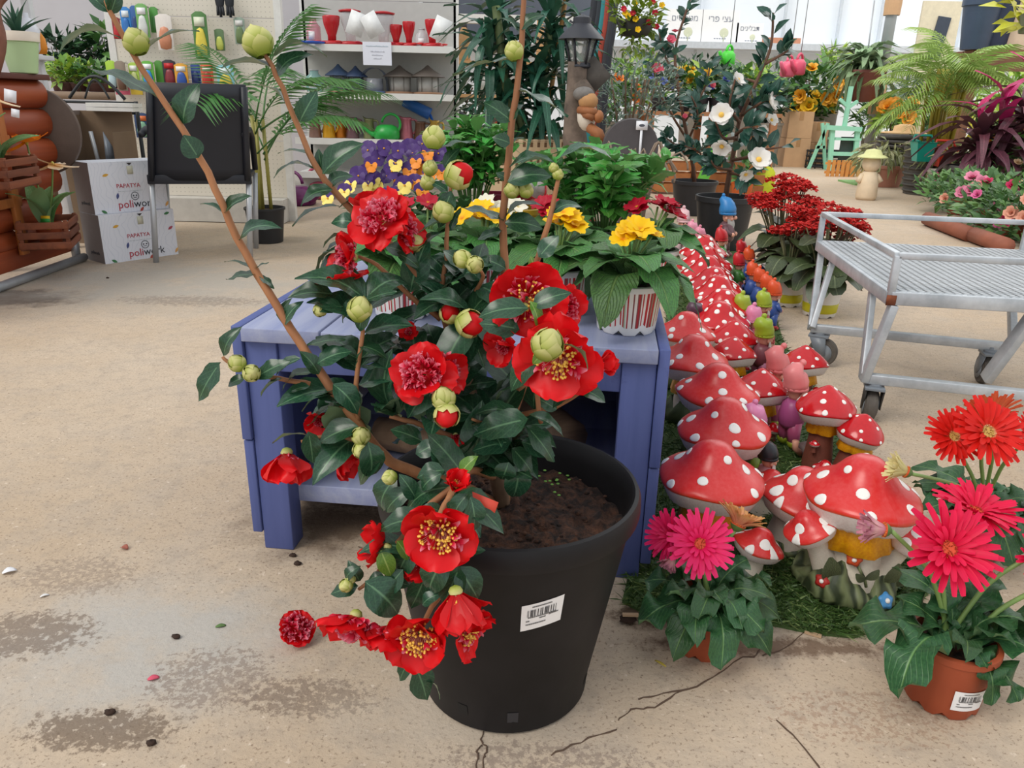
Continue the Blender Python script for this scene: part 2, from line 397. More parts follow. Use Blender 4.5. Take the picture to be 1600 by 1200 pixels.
obj('pot', MB().openlathe(pr, 64).add([(0, 0, .002)]+[(.112*cos(2*pi*i/32), .112*sin(2*pi*i/32), .002) for i in range(32)], [(0, 1+(i+1) % 32, 1+i) for i in range(32)]), blackpl, cam_t, sharp=40)
def pot_r(z): return .121+(.166-.121)*(z-.03)/.253
for a in (-2.05, -1.48, -.35):
    m = MB(); m.surf(lambda u, v, a=a: ((pot_r(.012+.03*v)+.0006)*cos(a+(u-.5)*.12), (pot_r(.012+.03*v)+.0006)*sin(a+(u-.5)*.12), .012+.03*v), 3, 2)
    obj('drain_hole', m, mat('#100E0E' if a != -1.48 else '#353336', .8), cam_t)
soilM = NT('potting_soil'); _c1 = soilM.mix(soilM.ramp(soilM.noise(55, 6, .75), [(.42, (0, 0, 0)), (.66, (1, 1, 1))]), lin('#1E1310'), lin('#5C3B2A'))
soilM.base(_c1); soilM.b.inputs['Roughness'].default_value = .95; soilM.bump(soilM.noise(120, 5), .8, .008); soilM = soilM.m
import mathutils.noise as mn
def soil(parent, r, z, amp=.006, n=40, name='soil'):
    m = MB()
    def fn(u, v):
        a = 2*pi*u; q = r*(v if v > 0 else 1e-4); x, y = q*cos(a), q*sin(a)
        h = amp*mn.noise(V((x*45, y*45, 3)))+amp*.6*mn.noise(V((x*140, y*140, 1)))
        return (x, y, z+h + amp*1.4*(1-v)*.6)
    m.surf(fn, n, max(4, n//3)); return obj(name, m, soilM, parent)
soil(cam_t, .1575, .262, .012, 72)
m = MB()
for _ in range(170):
    a, q = U(0, 2*pi), .15*sqrt(U(0, 1)); s_ = U(.002, .0055)
    m.ball((q*cos(a), q*sin(a), .268+U(-.002, .008)), (s_, s_*U(.5, 1), s_*U(.4, .8)), 5, 4)
obj('soil_crumbs', m, soilM, cam_t, kind='stuff')
m = MB()
for _ in range(14):
    p = G(850+U(-25, 40), 760+U(-22, 20), .275); m.ball(L_(p)+V((0, 0, .004)), (.003, .003, .0008), 6, 3)
obj('seedling', m, mat('#6FA040', .5), cam_t)
# price sticker
def sticker(parent, rf, a, dz, z, h, wdt, tilt=0.0, name='price_label'):
    m = MB()
    def pt(u, v, off):
        zz = z+(v-.5)*h+(u-.5)*tilt; r_ = rf(zz)+off; aa = a+(u-.5)*wdt/rf(z)
        return (r_*cos(aa), r_*sin(aa), zz)
    m.surf(lambda u, v: pt(u, v, .0006), 8, 3); lab = obj(name, m, mat('#EFEEEF', .45, .04), parent)
    b = MB(); rg = random.Random(3); u = .14
    while u < .86:
        wd = rg.choice((.008, .012, .02)); b.surf(lambda p, q, u=u, wd=wd: pt(u+p*wd, .52+q*.26, .0011), 1, 1); u += wd+rg.choice((.008, .013, .02, .04))
    for u0, u1, v0 in ((.25, .7, .86), (.12, .2, .33), (.44, .58, .38), (.66, .9, .42), (.12, .6, .2), (.16, .84, .465)):
        u = u0
        while u < u1: b.surf(lambda p, q, u=u: pt(u+p*.014, v0+q*.05, .0011), 1, 1); u += .022
    obj('barcode', b, mat('#2A2A30', .6), lab); return lab
sticker(cam_t, pot_r, -1.29, 0, .218, .042, .052, .010)
# red hang tag
m = MB(); m.add([L_(P(738, 768, .745)), L_(P(779, 785, .742)), L_(P(769, 813, .74)), L_(P(755, 808, .741)), L_(P(742, 800, .744))], [(0, 1, 2, 3, 4)])
o = obj('plant_tag', m, mat('#E5503C', .5, .05), cam_t); o.modifiers.new('thick', 'SOLIDIFY').thickness = .0008

SEG = []                                             # twigs, kept to hang leaves on
def branch(pts, r0, r1, m=None, k=4, reg=True):
    q = smooth([P(a, b, y) for a, b, y in pts], k); n_ = len(q)
    rr = [r0+(r1-r0)*i/(n_-1) for i in range(n_)]
    q2 = [L_(p)+V((U(-1, 1), U(-1, 1), U(-1, 1)))*.0008 for p in q]
    obj('branch', MB().tube(q2, rr, 7), m or barkM, cam_t)
    if reg: SEG.append(q)
T0 = G(786, 790, .262); ty = T0.y
branch([(786, 795, ty), (775, 740, .945), (755, 700, .94), (740, 640, .94), (730, 590, .94), (708, 515, .95)], .012, .007, trunkM)
branch([(786, 792, ty), (792, 720, .95), (800, 650, .93), (828, 570, .92), (848, 460, .90), (832, 440, .89), (858, 345, .88), (876, 268, .88)], .009, .0022)
branch([(782, 794, ty), (740, 770, .93), (705, 755, .91), (640, 735, .89), (600, 712, .885), (558, 660, .88), (520, 610, .88), (468, 535, .88), (415, 450, .885), (370, 372, .885), (325, 270, .88), (270, 180, .88), (222, 108, .875), (172, 18, .87), (160, -40, .87)], .0088, .0022)
branch([(708, 515, .95), (690, 480, .95), (640, 412, .95), (590, 365, .95), (540, 318, .95), (498, 268, .94), (470, 205, .94), (432, 118, .93), (412, 82, .93)], .0062, .0024)
branch([(700, 520, .95), (690, 470, .955), (697, 400, .96), (702, 320, .96), (706, 280, .96)], .004, .002)
branch([(770, 720, .96), (776, 600, .97), (788, 440, .98), (786, 340, .985), (797, 220, .985), (808, 130, .985), (816, 50, .985), (819, -30, .985)], .0065, .0028)
branch([(706, 620, .93), (690, 590, .91), (640, 560, .90)], .005, .003)
branch([(690, 500, .945), (640, 462, .94), (590, 415, .94), (560, 400, .935)], .004, .002)
branch([(560, 662, .88), (557, 600, .87), (566, 520, .87), (568, 465, .87)], .0036, .002)
branch([(485, 600, .88), (435, 592, .87), (372, 574, .865), (347, 558, .865)], .0034, .002)
branch([(558, 690, .885), (520, 680, .88), (470, 690, .87)], .003, .002)
branch([(760, 720, .93), (720, 690, .90), (660, 665, .88), (610, 650, .87)], .0048, .003)
branch([(770, 745, .92), (735, 735, .86), (712, 760, .79), (690, 800, .74), (672, 830, .735)], .0055, .003)
branch([(712, 760, .79), (660, 800, .75), (620, 850, .745), (590, 895, .74), (560, 920, .74)], .0042, .002)
branch([(690, 800, .742), (705, 860, .73), (700, 910, .735), (668, 960, .74), (650, 1010, .745), (645, 1050, .75), (648, 1062, .75)], .004, .0018)
branch([(805, 650, .93), (850, 640, .91), (885, 628, .90), (915, 605, .89)], .0038, .002)
branch([(800, 700, .93), (770, 668, .90), (738, 655, .88)], .003, .0018)
branch([(740, 460, .95), (755, 430, .93), (735, 415, .92)], .003, .0016)
branch([(708, 515, .94), (730, 500, .92), (738, 505, .90)], .003, .0018)
branch([(848, 470, .9), (840, 520, .88), (838, 600, .87), (845, 660, .88)], .0036, .003)

NL = 0
def cleafs(bx, by, tx, ty_, Y, roll=0, wx=1.0, dy=0.0, young=False, k=None):
    global NL
    b = P(bx, by, Y); t = P(tx, ty_, Y+dy); d = t-b; Ln = d.length
    n_ = (V((0, 0, CH))-b).normalized()*.75 + V((0, 0, .55)) + V((U(-.25, .25), 0, U(-.1, .1)))
    M = frame(L_(b), d, n_, Ln, wx)
    M = M @ Mx.Rotation(R(-roll), 4, 'Y')
    obj('leaf', cleafy if young else cleaf[k if k is not None else rng.randrange(5)], None, cam_t, M); NL += 1
for a in [(172, 20, 133, -12, .87, 10), (171, 20, 163, -25, .87, 60), (172, 22, 186, -22, .87, -20), (188, 60, 86, 66, .87, -62, 1, -.02), (224, 84, 309, 44, .88, 52, 1, .01),
          (246, 152, 137, 104, .88, -40), (286, 194, 308, 129, .885, 0, 1.25), (310, 247, 291, 209, .87, 12, 1.9), (330, 288, 325, 258, .89, 50, 1.3),
          (348, 332, 313, 317, .885, -40), (350, 333, 389, 303, .88, 25, 1.3), (374, 376, 433, 346, .88, 30, 1.1), (393, 421, 351, 407, .885, -45), (396, 421, 420, 410, .885, 50),
          (404, 428, 354, 438, .885, -35, 1.1), (404, 430, 428, 452, .885, 30, 1.2), (443, 508, 472, 470, .88, 30), (443, 508, 450, 465, .89, 60),
          (426, 106, 345, 102, .93, -55), (428, 88, 507, 72, .93, 58), (432, 121, 482, 78, .94, 15, .95), (449, 168, 402, 128, .94, -62), (468, 190, 495, 142, .935, 0, 1.2),
          (487, 244, 434, 237, .94, -45), (490, 264, 426, 266, .935, -50), (504, 272, 567, 222, .93, 5, 1.1), (507, 275, 497, 232, .95, 30), (512, 292, 548, 270, .95, 20, 1.4),
          (520, 297, 468, 318, .935, -15, 1.15), (530, 322, 455, 350, .93, -60), (530, 325, 580, 305, .95, 40), (560, 350, 517, 345, .92, 10, 1.3), (548, 368, 503, 382, .93, -55), (545, 378, 500, 405, .95, -50),
          (535, 385, 487, 440, .93, -58), (525, 395, 498, 440, .94, -30, .8), (600, 385, 660, 420, .94, 12, 1.1), (625, 385, 655, 370, .95, 20), (620, 395, 656, 418, .93, -10),
          (681, 237, 640, 244, .96, -50), (683, 234, 737, 220, .96, 40, 1), (694, 262, 718, 232, .96, 15, 1.2), (700, 300, 672, 283, .955, -15, 1.2), (706, 298, 685, 357, .955, -5, 1.05), (708, 345, 650, 365, .95, -50),
          (704, 360, 720, 325, .955, 30, 1.1), (690, 440, 650, 425, .95, -20, 1.1), (693, 430, 735, 445, .95, 20), (672, 400, 700, 430, .96, 0, 1.3), (690, 445, 640, 462, .945, -25, 1),
          (808, 48, 782, 26, .985, -45), (812, 48, 849, 19, .985, 15, 1.05), (803, 93, 707, 117, .985, -55), (807, 140, 888, 182, .985, 45, 1), (800, 190, 755, 158, .985, 0, 1.25), (800, 190, 816, 160, .985, 40, 1.4),
          (797, 224, 770, 212, .975, 20, 1.6), (800, 225, 820, 212, .99, 40, 1.4), (796, 262, 866, 247, .975, 35), (793, 285, 862, 272, .97, 2, 1.15), (795, 280, 776, 268, .985, 30, 1.3), (787, 345, 720, 323, .98, -40), (789, 348, 848, 356, .975, 0, 1.3),
          (788, 343, 845, 312, .98, 40), (785, 360, 745, 375, .98, -20, 1.1), (790, 420, 752, 400, .97, 15, 1.2),
          (870, 252, 960, 236, .88, 48), (868, 256, 797, 262, .885, -50), (862, 335, 908, 315, .88, 30, 1.2), (842, 402, 873, 368, .87, 0, 1.45), (838, 425, 826, 402, .89, 20, 1.5, 0, True), (832, 478, 892, 456, .83, 0, 1.1),
          (826, 482, 746, 494, .83, -5, 1.05), (828, 470, 845, 522, .825, 20, .9, 0, True), (812, 515, 748, 505, .85, 0, 1.35), (880, 538, 922, 572, .79, 62, 1), (852, 548, 832, 570, .80, 10, 1.2, 0, True), (838, 560, 862, 600, .84, 10, 1.2),
          (842, 560, 795, 610, .83, -10, 1.1), (850, 605, 875, 585, .82, 60), (840, 560, 815, 605, .85, 20, 1.2), (902, 606, 947, 628, .88, 5, 1.25), (895, 612, 862, 636, .89, -10, 1.1), (905, 600, 935, 575, .9, 40), (915, 605, 890, 580, .91, 10),
          (826, 655, 738, 680, .85, -8, 1.25), (812, 650, 735, 645, .88, -30), (826, 648, 882, 680, .86, 40, 1), (822, 665, 866, 722, .86, 12, 1), (815, 690, 868, 712, .87, 0, 1.2), (800, 700, 832, 738, .87, 5, 1.3), (795, 722, 783, 752, .86, 0, 2.0), (812, 722, 800, 783, .87, 8, 1.25),
          (800, 690, 737, 705, .87, -10, 1.3), (800, 690, 752, 655, .89, 0, 1.2), (870, 640, 838, 620, .9, 10, 1.2),
          (560, 666, 498, 690, .86, -5, 1.25), (556, 640, 545, 600, .87, 5, 1.4), (520, 600, 562, 645, .86, 10, 1.35), (484, 604, 448, 614, .87, -20), (492, 582, 438, 604, .87, -40), (496, 568, 548, 548, .87, 5, 1.3), (498, 585, 470, 548, .87, 0, 1.2),
          (530, 610, 470, 640, .87, -50), (535, 625, 480, 665, .88, -50), (600, 705, 560, 757, .85, -10, 1.15), (592, 700, 558, 720, .85, 0, 1.5), (575, 690, 580, 750, .84, 0, 1.3), (482, 674, 489, 724, .85, 0, 1.15), (480, 680, 425, 690, .87, -62),
          (345, 566, 309, 628, .865, -10, .95), (350, 556, 374, 510, .865, 10, 1), (384, 590, 355, 603, .87, 0, 1.2), (400, 590, 452, 564, .865, 5, 1.05), (440, 592, 406, 618, .86, -55), (470, 560, 430, 585, .87, -20), (480, 540, 540, 530, .88, 30), (560, 540, 605, 560, .87, 20, 1.2), (558, 560, 520, 545, .88, 0, 1.3), (560, 575, 610, 578, .87, 40, 1.1), (556, 575, 565, 545, .86, 62),
          (568, 470, 530, 500, .87, -20, 1.1), (570, 470, 620, 455, .87, 20, 1), (575, 480, 560, 520, .86, 10, 1.2), (535, 480, 488, 482, .87, -5, 1.2), (520, 460, 450, 465, .88, -20, 1.2), (505, 475, 545, 490, .88, 10, 1.3),
          (732, 772, 706, 812, .73, -5, 1.2), (735, 775, 740, 834, .73, 5, 1.1), (672, 815, 588, 826, .74, -10, 1.1), (640, 860, 560, 862, .74, -20, 1.2), (700, 865, 665, 930, .715, 0, 1.15), (702, 870, 758, 858, .72, 10, 1.1), (715, 885, 748, 938, .715, 0, 1.35), (718, 885, 690, 945, .71, 20, 1.1),
          (570, 908, 628, 962, .72, 0, 1.45), (600, 900, 575, 905, .73, 0, 1.3), (562, 908, 545, 878, .74, 0, 1.3), (560, 916, 516, 928, .74, 0, 1.2), (610, 870, 590, 890, .73, 30, 1.3, 0, True), (620, 845, 640, 875, .73, 10, 1.2, 0, True), (595, 860, 612, 902, .725, 0, 1.2, 0, True),
          (640, 1032, 624, 1064, .745, 0, 1.2), (649, 1040, 667, 1094, .74, 0, 1.35), (655, 1062, 692, 1085, .745, 62), (620, 1022, 650, 1018, .75, 20), (690, 740, 655, 765, .78, 0, 1.3), (695, 735, 650, 745, .8, 0, 1.4), (690, 735, 675, 700, .82, 0, 1.3), (640, 765, 600, 800, .8, 0, 1.2),
          (600, 905, 640, 915, .735, 0, 1.3), (650, 850, 620, 900, .74, 0, 1.3), (665, 900, 640, 950, .735, 10, 1.2), (675, 845, 645, 830, .73, 0, 1.3), (540, 905, 560, 885, .735, 10, 1.3), (660, 945, 690, 925, .72, 0, 1.2), (630, 890, 600, 930, .73, 0, 1.2), (690, 800, 660, 790, .745, 0, 1.3),
          (720, 740, 745, 712, .80, 0, 1.3, 0, True), (660, 690, 610, 670, .86, 0, 1.2), (650, 710, 690, 690, .84, 0, 1.3), (620, 745, 590, 800, .82, 0, 1.2), (650, 780, 625, 740, .79, 10, 1.2)]:
    cleafs(*a)
# the rest of the foliage, hung along the twigs inside the bush
def inbush(px, py): return ((px-675)/170)**2 + ((py-610)/190)**2 < 1
def pixof(p):
    d = V(p)-V((0, 0, CH)); z = d.dot(FW); return 800+CF*d.dot(CR)/z, 600-CF*d.dot(CU)/z
tries = 0
while NL < 298 and tries < 4000:
    tries += 1; q = rng.choice(SEG); p, d = along(q, U(.05, 1)); px, py = pixof(p)
    if not inbush(px, py): continue
    a = U(0, 2*pi); side = (d.orthogonal().normalized() @ Mx.Rotation(a, 3, d)) if False else (Mx.Rotation(a, 3, d) @ d.orthogonal().normalized())
    dirn = (side + d*.5 + V((0, .25, -.15))).normalized(); ln = U(.058, .085)
    M = frame(L_(p+V((0, .012, 0))), dirn, V((U(-.3, .3), -.35, .9)), ln, U(1.0, 1.35))
    obj('leaf', rng.choice(cleaf), None, cam_t, M); NL += 1

# flowers
def petalfn(u, v, w_=.48, cup=.25, ruf=.03, ph=0.0, notch=.05):
    a = (u-.5)*2; hw = w_*(sin(pi*min(1, .12+v*.80))**.55)*(.35+.65*min(1, v*2.0))
    if v > .86: hw *= 1-.25*((v-.86)/.14)**2
    yy = v - notch*(1-abs(a))*(v**6) - .10*abs(a)**2*v**4
    return (a*hw, yy, cup*(v**1.6)*.8 - cup*.2*v + .22*cup*abs(a)**2*2*hw + ruf*sin(5*a+ph+3*v)*v)
cpet = [MB().surf(lambda u, v, c=c, p=p: petalfn(u, v, .54, c, .075, p, .1), 6, 7).mesh('petal', [redP]) for c, p in ((.25, 0), (.42, 2), (.08, 4), (-.1, 5.2))]
def pom(seed, n_=110, stam=0):
    rg = random.Random(seed); m = MB()
    for i in range(n_):
        a = rg.uniform(0, 2*pi); q = sqrt(rg.uniform(0, 1)); el = (1-q*.95)*pi/2; Rr = .56*(.82+.25*rg.random())
        c_ = V((cos(a)*cos(el)*Rr, sin(a)*cos(el)*Rr, .10+sin(el)*Rr*.72)); n0 = V((c_.x, c_.y, c_.z*.9)).normalized()
        M = frame(c_*.72, n0+V((rg.uniform(-.5, .5), rg.uniform(-.5, .5), rg.uniform(0, .4))), V((rg.uniform(-1, 1), rg.uniform(-1, 1), .3)), rg.uniform(.2, .32))
        m.m = 0
        m.surf(lambda u, v: ((u-.5)*.62*sin(pi*(.15+.75*v)), v, .25*sin(v*3)+.35*abs(u-.5)), 2, 3, M)
    for i in range(stam):
        a = rg.uniform(0, 2*pi); q = .40*sqrt(rg.random()); b0 = V((q*.5*cos(a), q*.5*sin(a), .05)); t = V((q*1.15*cos(a), q*1.15*sin(a), .36+rg.uniform(-.06, .1)-q*.2))
        m.m = 1; m.tube([b0, b0.lerp(t, .6)+V((0, 0, .03)), t], .010, 3, False); m.m = 2; m.ball(t, (.036, .036, .05), 5, 4)
    return m.mesh('flower_centre', [redT, pinkst, yel])
poms = [pom(1), pom(2, 130), pom(3, 16, 85), pom(4, 6, 100), pom(5, 50, 40)]
slim = []
for m_ in poms:
    q_ = m_.copy(); q_.transform(Mx.Diagonal((.5, .5, .8, 1))); slim.append(q_)
calyx = MB().openlathe([(.02, -.16), (.12, -.12), (.17, -.03), (.15, .04)], 8).mesh('calyx', [sepM])
cflower_n = 0
def cflower(parent, M, k=0, n_=7, tilt=18, inner=0, label=None, drop=(), loc=L_):
    f = obj('flower', (slim if tilt > 30 else poms)[k], None, parent, M)
    if label: f['label'] = label
    for i in range(n_):
        if i in drop: continue
        a = 2*pi*i/n_ + U(-.2, .2); tl = R(tilt+U(-16, 18))
        obj('petal', rng.choice(cpet), None, f, rot(a) @ Tm(0, .05, 0.01*(i % 3)) @ rot(tl, 'X') @ rot(U(-.12, .12), 'Y') @ scl(U(.88, 1.08), U(.9, 1.05), 1))
    obj('calyx', calyx, None, f)
def cf(px, py, Y, rad, dr, k=0, n_=7, tilt=18, spin=0.0):
    p = P(px, py, Y); s_ = 1.1*rad*(p-V((0, 0, CH))).dot(FW)/CF
    cflower(cam_t, zframe(L_(p), CD(*dr), s_, spin), k, n_, tilt)
cf(598, 345, .90, 51, (-.35, .45, .8), 1, 6, 12); cf(552, 402, .915, 42, (-.75, .05, .6), 0, 6, 25, 1); cf(532, 440, .90, 42, (-.15, .95, .3), 1, 6, 2)
cf(663, 585, .83, 52, (-.2, .15, .95), 1, 6, 12, .4); cf(823, 466, .87, 60, (.0, -.25, .95), 4, 6, 10, .5); cf(874, 555, .825, 68, (-.3, -.3, .9), 2, 6, 26, .2)
cf(448, 708, .88, 52, (.1, -.95, .25), 0, 6, 48); cf(538, 708, .90, 40, (.55, -.75, .2), 0, 6, 45); cf(500, 655, .90, 28, (-.2, -.4, .7), 0, 5, 40)
cf(712, 762, .735, 32, (.15, .72, .6), 2, 6, 52); cf(688, 828, .715, 62, (-.05, -.25, .9), 2, 6, 18, .3); cf(712, 925, .69, 62, (.1, -.9, .05), 3, 7, 44, .8)
cf(556, 962, .715, 58, (-.25, -.8, .45), 1, 6, 22); cf(655, 988, .70, 56, (.05, -.3, .9), 3, 6, 22, .5); cf(722, 980, .70, 50, (.85, -.25, .35), 2, 6, 30, .3)
cf(604, 850, .75, 44, (-.7, .1, .2), 0, 6, 35); cf(612, 978, .71, 46, (-.2, -.5, .2), 0, 6, 30); cf(935, 570, .87, 30, (.95, .15, .2), 0, 6, 60)
cf(655, 880, .75, 34, (-.3, -.5, .2), 0, 5, 40); cf(640, 520, .91, 20, (-.2, .2, .9), 0, 5, 40); cf(712, 680, .89, 24, (.1, -.7, .6), 0, 5, 55); cf(580, 330, .945, 34, (-.3, .8, .1), 0, 5, 45); cf(625, 360, .94, 40, (.7, .1, .3), 0, 6, 30)
cf(790, 540, .89, 36, (-.4, -.3, .6), 0, 5, 35); cf(690, 580, .87, 42, (.6, .0, .4), 0, 5, 30); cf(880, 480, .92, 36, (.5, .2, .5), 0, 5, 30)
# buds
def budgeo(open_=0, seed=0):
    rg = random.Random(seed); m = MB(); m.m = 1 if open_ else 0
    m.lathe([(1e-4, 0), (.30, .10), (.44, .38), (.42, .62), (.28, .86), (.10, .98), (1e-4, 1.0)], 10)
    m.m = 0
    for ring, (h0, n_, sz) in enumerate(((0, 4, .55), (.1, 4, .72), (.2, 3, .86 if not open_ else .6))):
        for i in range(n_):
            a = 2*pi*i/n_+ring*.7
            def fn(u, v, a=a, h0=h0, sz=sz):
                z = h0+v*sz*(1-h0*.3); rr = .46*sin(pi*min(.97, .08+z*.86))**.7+.015*(3-ring)+.02; w_ = (1-v**2.2)*.9; b = a+(u-.5)*2*w_
                return (rr*cos(b), rr*sin(b), z)
            m.surf(fn, 4, 4)
    return m.mesh('bud', [sepM, redP])
budm = [budgeo(0, 1), budgeo(1, 2), budgeo(0, 3)]
def bud(px, py, Y, ln, dr, k=0, label=None):
    p = P(px, py, Y); s_ = ln*(p-V((0, 0, CH))).dot(FW)/CF; d = CD(*dr)
    obj('bud', budm[k], None, cam_t, zframe(L_(p)-d*s_*.5, d, s_, U(0, 6)), label=label)
for b in [(402, 64, .93, 48, (-.35, .9, .2)), (212, 64, .87, 40, (-.3, .95, .2)), (803, 79, .98, 30, (-.2, .95, .2)), (678, 214, .955, 36, (.1, .95, .2)), (718, 273, .94, 46, (.85, .25, .4), 1), (692, 330, .945, 34, (-.4, .8, .4)),
          (672, 262, .96, 24, (.1, .9, .2)), (668, 285, .96, 24, (-.1, .9, .2)), (722, 404, .91, 30, (-.5, .6, .6)), (742, 413, .90, 28, (.2, .2, .95)), (562, 482, .86, 40, (.2, .9, .4)), (703, 489, .90, 34, (.0, .6, .8), 1), (735, 506, .87, 46, (.8, -.2, .5), 1),
          (856, 537, .775, 52, (.3, .85, .5)), (370, 567, .86, 28, (-.6, .7, .3)), (393, 583, .855, 28, (.5, .1, .8)), (564, 681, .85, 30, (.2, .5, .9)), (563, 704, .845, 26, (-.1, -.4, .95)), (693, 622, .80, 38, (-.2, .75, .5)), (698, 650, .79, 42, (.0, -.6, .8), 1),
          (608, 746, .80, 24, (-.8, -.1, .4)), (915, 598, .88, 28, (.7, .6, .2)), (648, 378, .95, 34, (.5, -.2, .5)), (548, 905, .735, 16, (-.3, .2, .8)), (540, 915, .73, 22, (-.7, -.2, .6)), (615, 910, .73, 20, (.2, .2, .9)), (800, 296, .97, 26, (.1, .8, .5)), (822, 297, .97, 24, (.2, .9, .2)),
          (820, 480, .85, 14, (.3, -.8, .4)), (500, 485, .87, 22, (.2, -.5, .8)), (872, 272, .88, 18, (.3, .9, .2)), (605, 855, .735, 14, (-.2, .5, .8)), (865, 262, .88, 16, (-.3, .9, .2))]:
    bud(*b)

# fallen bloom and litter on the slab
fb = obj('camellia_bloom', poms[1], None, None, zframe(G(464, 1000)+V((0, 0, .019)), V((.25, -.45, .8)), .042)); tag(fb, 'fallen crimson camellia bloom lying alone on the concrete', 'flower')
for i in range(6): obj('petal', rng.choice(cpet), None, fb, rot(i*1.05) @ rot(R(8 if i in (2, 3, 4) else 30), 'X') @ scl(.8, .8, .8))
def litter(px, py, lab, name, col, sx, sy, sz, cat, group=None, a=None):
    m = MB(); m.surf(lambda u, v: ((u-.5)*sx*sin(pi*(.08+.84*v)), (v-.5)*sy, sz*(.35+.65*sin(pi*v))*(.6+1.2*abs(u-.5)**2)+.0006), 3, 5)
    o = obj(name, m, mat(col, .7, .15, 60), None, Tm(*G(px, py)) @ rot(a if a is not None else U(0, 3)))
    o.modifiers.new('thick', 'SOLIDIFY').thickness = .001; return tag(o, lab, cat, group)
litter(240, 1061, 'single pink petal lying on the bare concrete', 'fallen_petal', '#D8546C', .010, .016, .004, 'petal', None, -1.2)
litter(195, 858, 'small dry brownish red petal curled on the concrete', 'fallen_petal', '#A8604E', .012, .016, .008, 'petal')
litter(345, 979, 'tiny green leaf lying on the concrete', 'fallen_leaf', '#5D7B43', .008, .016, .003, 'leaf', None, -1.3)
litter(1272, 1037, 'thin yellow leaf scrap on the concrete before the mushrooms', 'fallen_leaf', '#C9B24B', .004, .02, .002, 'leaf', None, .8) if False else litter(1032, 1037, 'thin yellow leaf scrap on the concrete beside the terracotta pot', 'fallen_leaf', '#C9B24B', .004, .02, .002, 'leaf', None, .8)
litter(15, 895, 'white paper scrap at the left edge of the concrete', 'paper_scrap', '#EDECEE', .016, .022, .008, 'scrap', None, -1.0)
litter(70, 932, 'tiny white paper shred below the larger scrap', 'paper_scrap', '#E4E2E0', .005, .014, .004, 'scrap', None, -1.0)
for px, py, lab in ((1270, 993, 'wood chip at the front edge of the artificial grass'), (1390, 970, 'pale wood chip on the grass beside the blue flower'), (985, 963, 'thin pale wood chip beside the blue bench leg'), (1022, 890, 'wood chip behind the gerbera on the grass') if False else (1193, 905, 'tiny wood chip on the grass behind the pink gerbera')):
    m = MB().box((0, 0, .003), (.026, .006, .004)); tag(obj('wood_chip', m, mat('#C9A987', .8), None, Tm(*G(px, py, .012 if py < 990 else 0)) @ rot(U(-.6, .6)), smooth=False), lab, 'wood chip')
for px, py, lab in ((980, 972, 'clod of dark soil on the concrete right of the pot'), (465, 882, 'dark bark bit in front of the blue bench leg'), (458, 869, 'small bark bit at the foot of the blue bench'), (276, 997, 'small black crumb on the concrete left of the bloom'), (172, 1115, 'dark crumb among the stains at lower left'), (236, 1163, 'black pebble at the bottom left of the slab'), (168, 435, 'black crumb near the boxes on the floor')):
    s_ = .012 if 'clod' in lab else .006; m = MB(); m.ball((0, 0, s_*.5), (s_*1.3, s_*.9, s_*.6), 7, 5)
    for i, v in enumerate(m.v): m.v[i] = (v[0]*U(.7, 1.25), v[1]*U(.7, 1.25), max(0, v[2]*U(.7, 1.25)))
    tag(obj('soil_clod', m, mat('#3E2C22', .95, .3, 90), None, Tm(*G(px, py))), lab, 'debris')
# ---------------------------------------------------------------- artificial grass
turfpoly = [G(a, b) for a, b in ((972, 942), (1010, 962), (1100, 975), (1205, 978), (1270, 992), (1335, 998), (1400, 975), (1455, 925), (1425, 850), (1390, 760), (1345, 690), (1290, 630), (1240, 565), (1222, 530), (1205, 470), (1170, 400), (1128, 372), (1060, 372), (1040, 500), (1030, 640), (1012, 780))]
turfm = NT('artificial_grass'); turfm.base(turfm.mix(turfm.noise(40, 4), lin('#2F4423'), lin('#4F6B33'))); turfm.b.inputs['Roughness'].default_value = .6; turfm = turfm.m
m = MB(); m.prism([(p.x, p.y) for p in turfpoly], .006)
turf = obj('grass_mat', m, turfm, None, smooth=False); tag(turf, 'green artificial grass mat under the mushroom and gnome ornaments', 'grass mat')
def inpoly(x, y, pl):
    c_ = False; j = len(pl)-1
    for i in range(len(pl)):
        if (pl[i].y > y) != (pl[j].y > y) and x < (pl[j].x-pl[i].x)*(y-pl[i].y)/(pl[j].y-pl[i].y)+pl[i].x: c_ = not c_
        j = i
    return c_
m = MB(); k = 0; rg = random.Random(5)
while k < 26000:
    y = 1.0 + 3.2*rg.random()**2.6; x = rg.uniform(.15, 1.5)
    if not inpoly(x, y, turfpoly): continue
    k += 1; a = rg.uniform(0, 2*pi); h = rg.uniform(.010, .020); w_ = .0011; lx, ly = rg.gauss(0, .009), rg.gauss(-.003, .009)
    m.m = 0 if rg.random() < .8 else 1
    m.add([(x-w_*cos(a), y-w_*sin(a), .005), (x+w_*cos(a), y+w_*sin(a), .005), (x+lx*.6+w_*cos(a)*.7, y+ly*.6+w_*sin(a)*.7, h*.75), (x+lx*1.5, y+ly*1.5, h)], [(0, 1, 2), (0, 2, 3)])
obj('grass_blades', m, [mat('#48652F', .5, .2, 30, col2='#35521F'), mat('#7E9455', .5, .15, 30)], turf, kind='stuff')

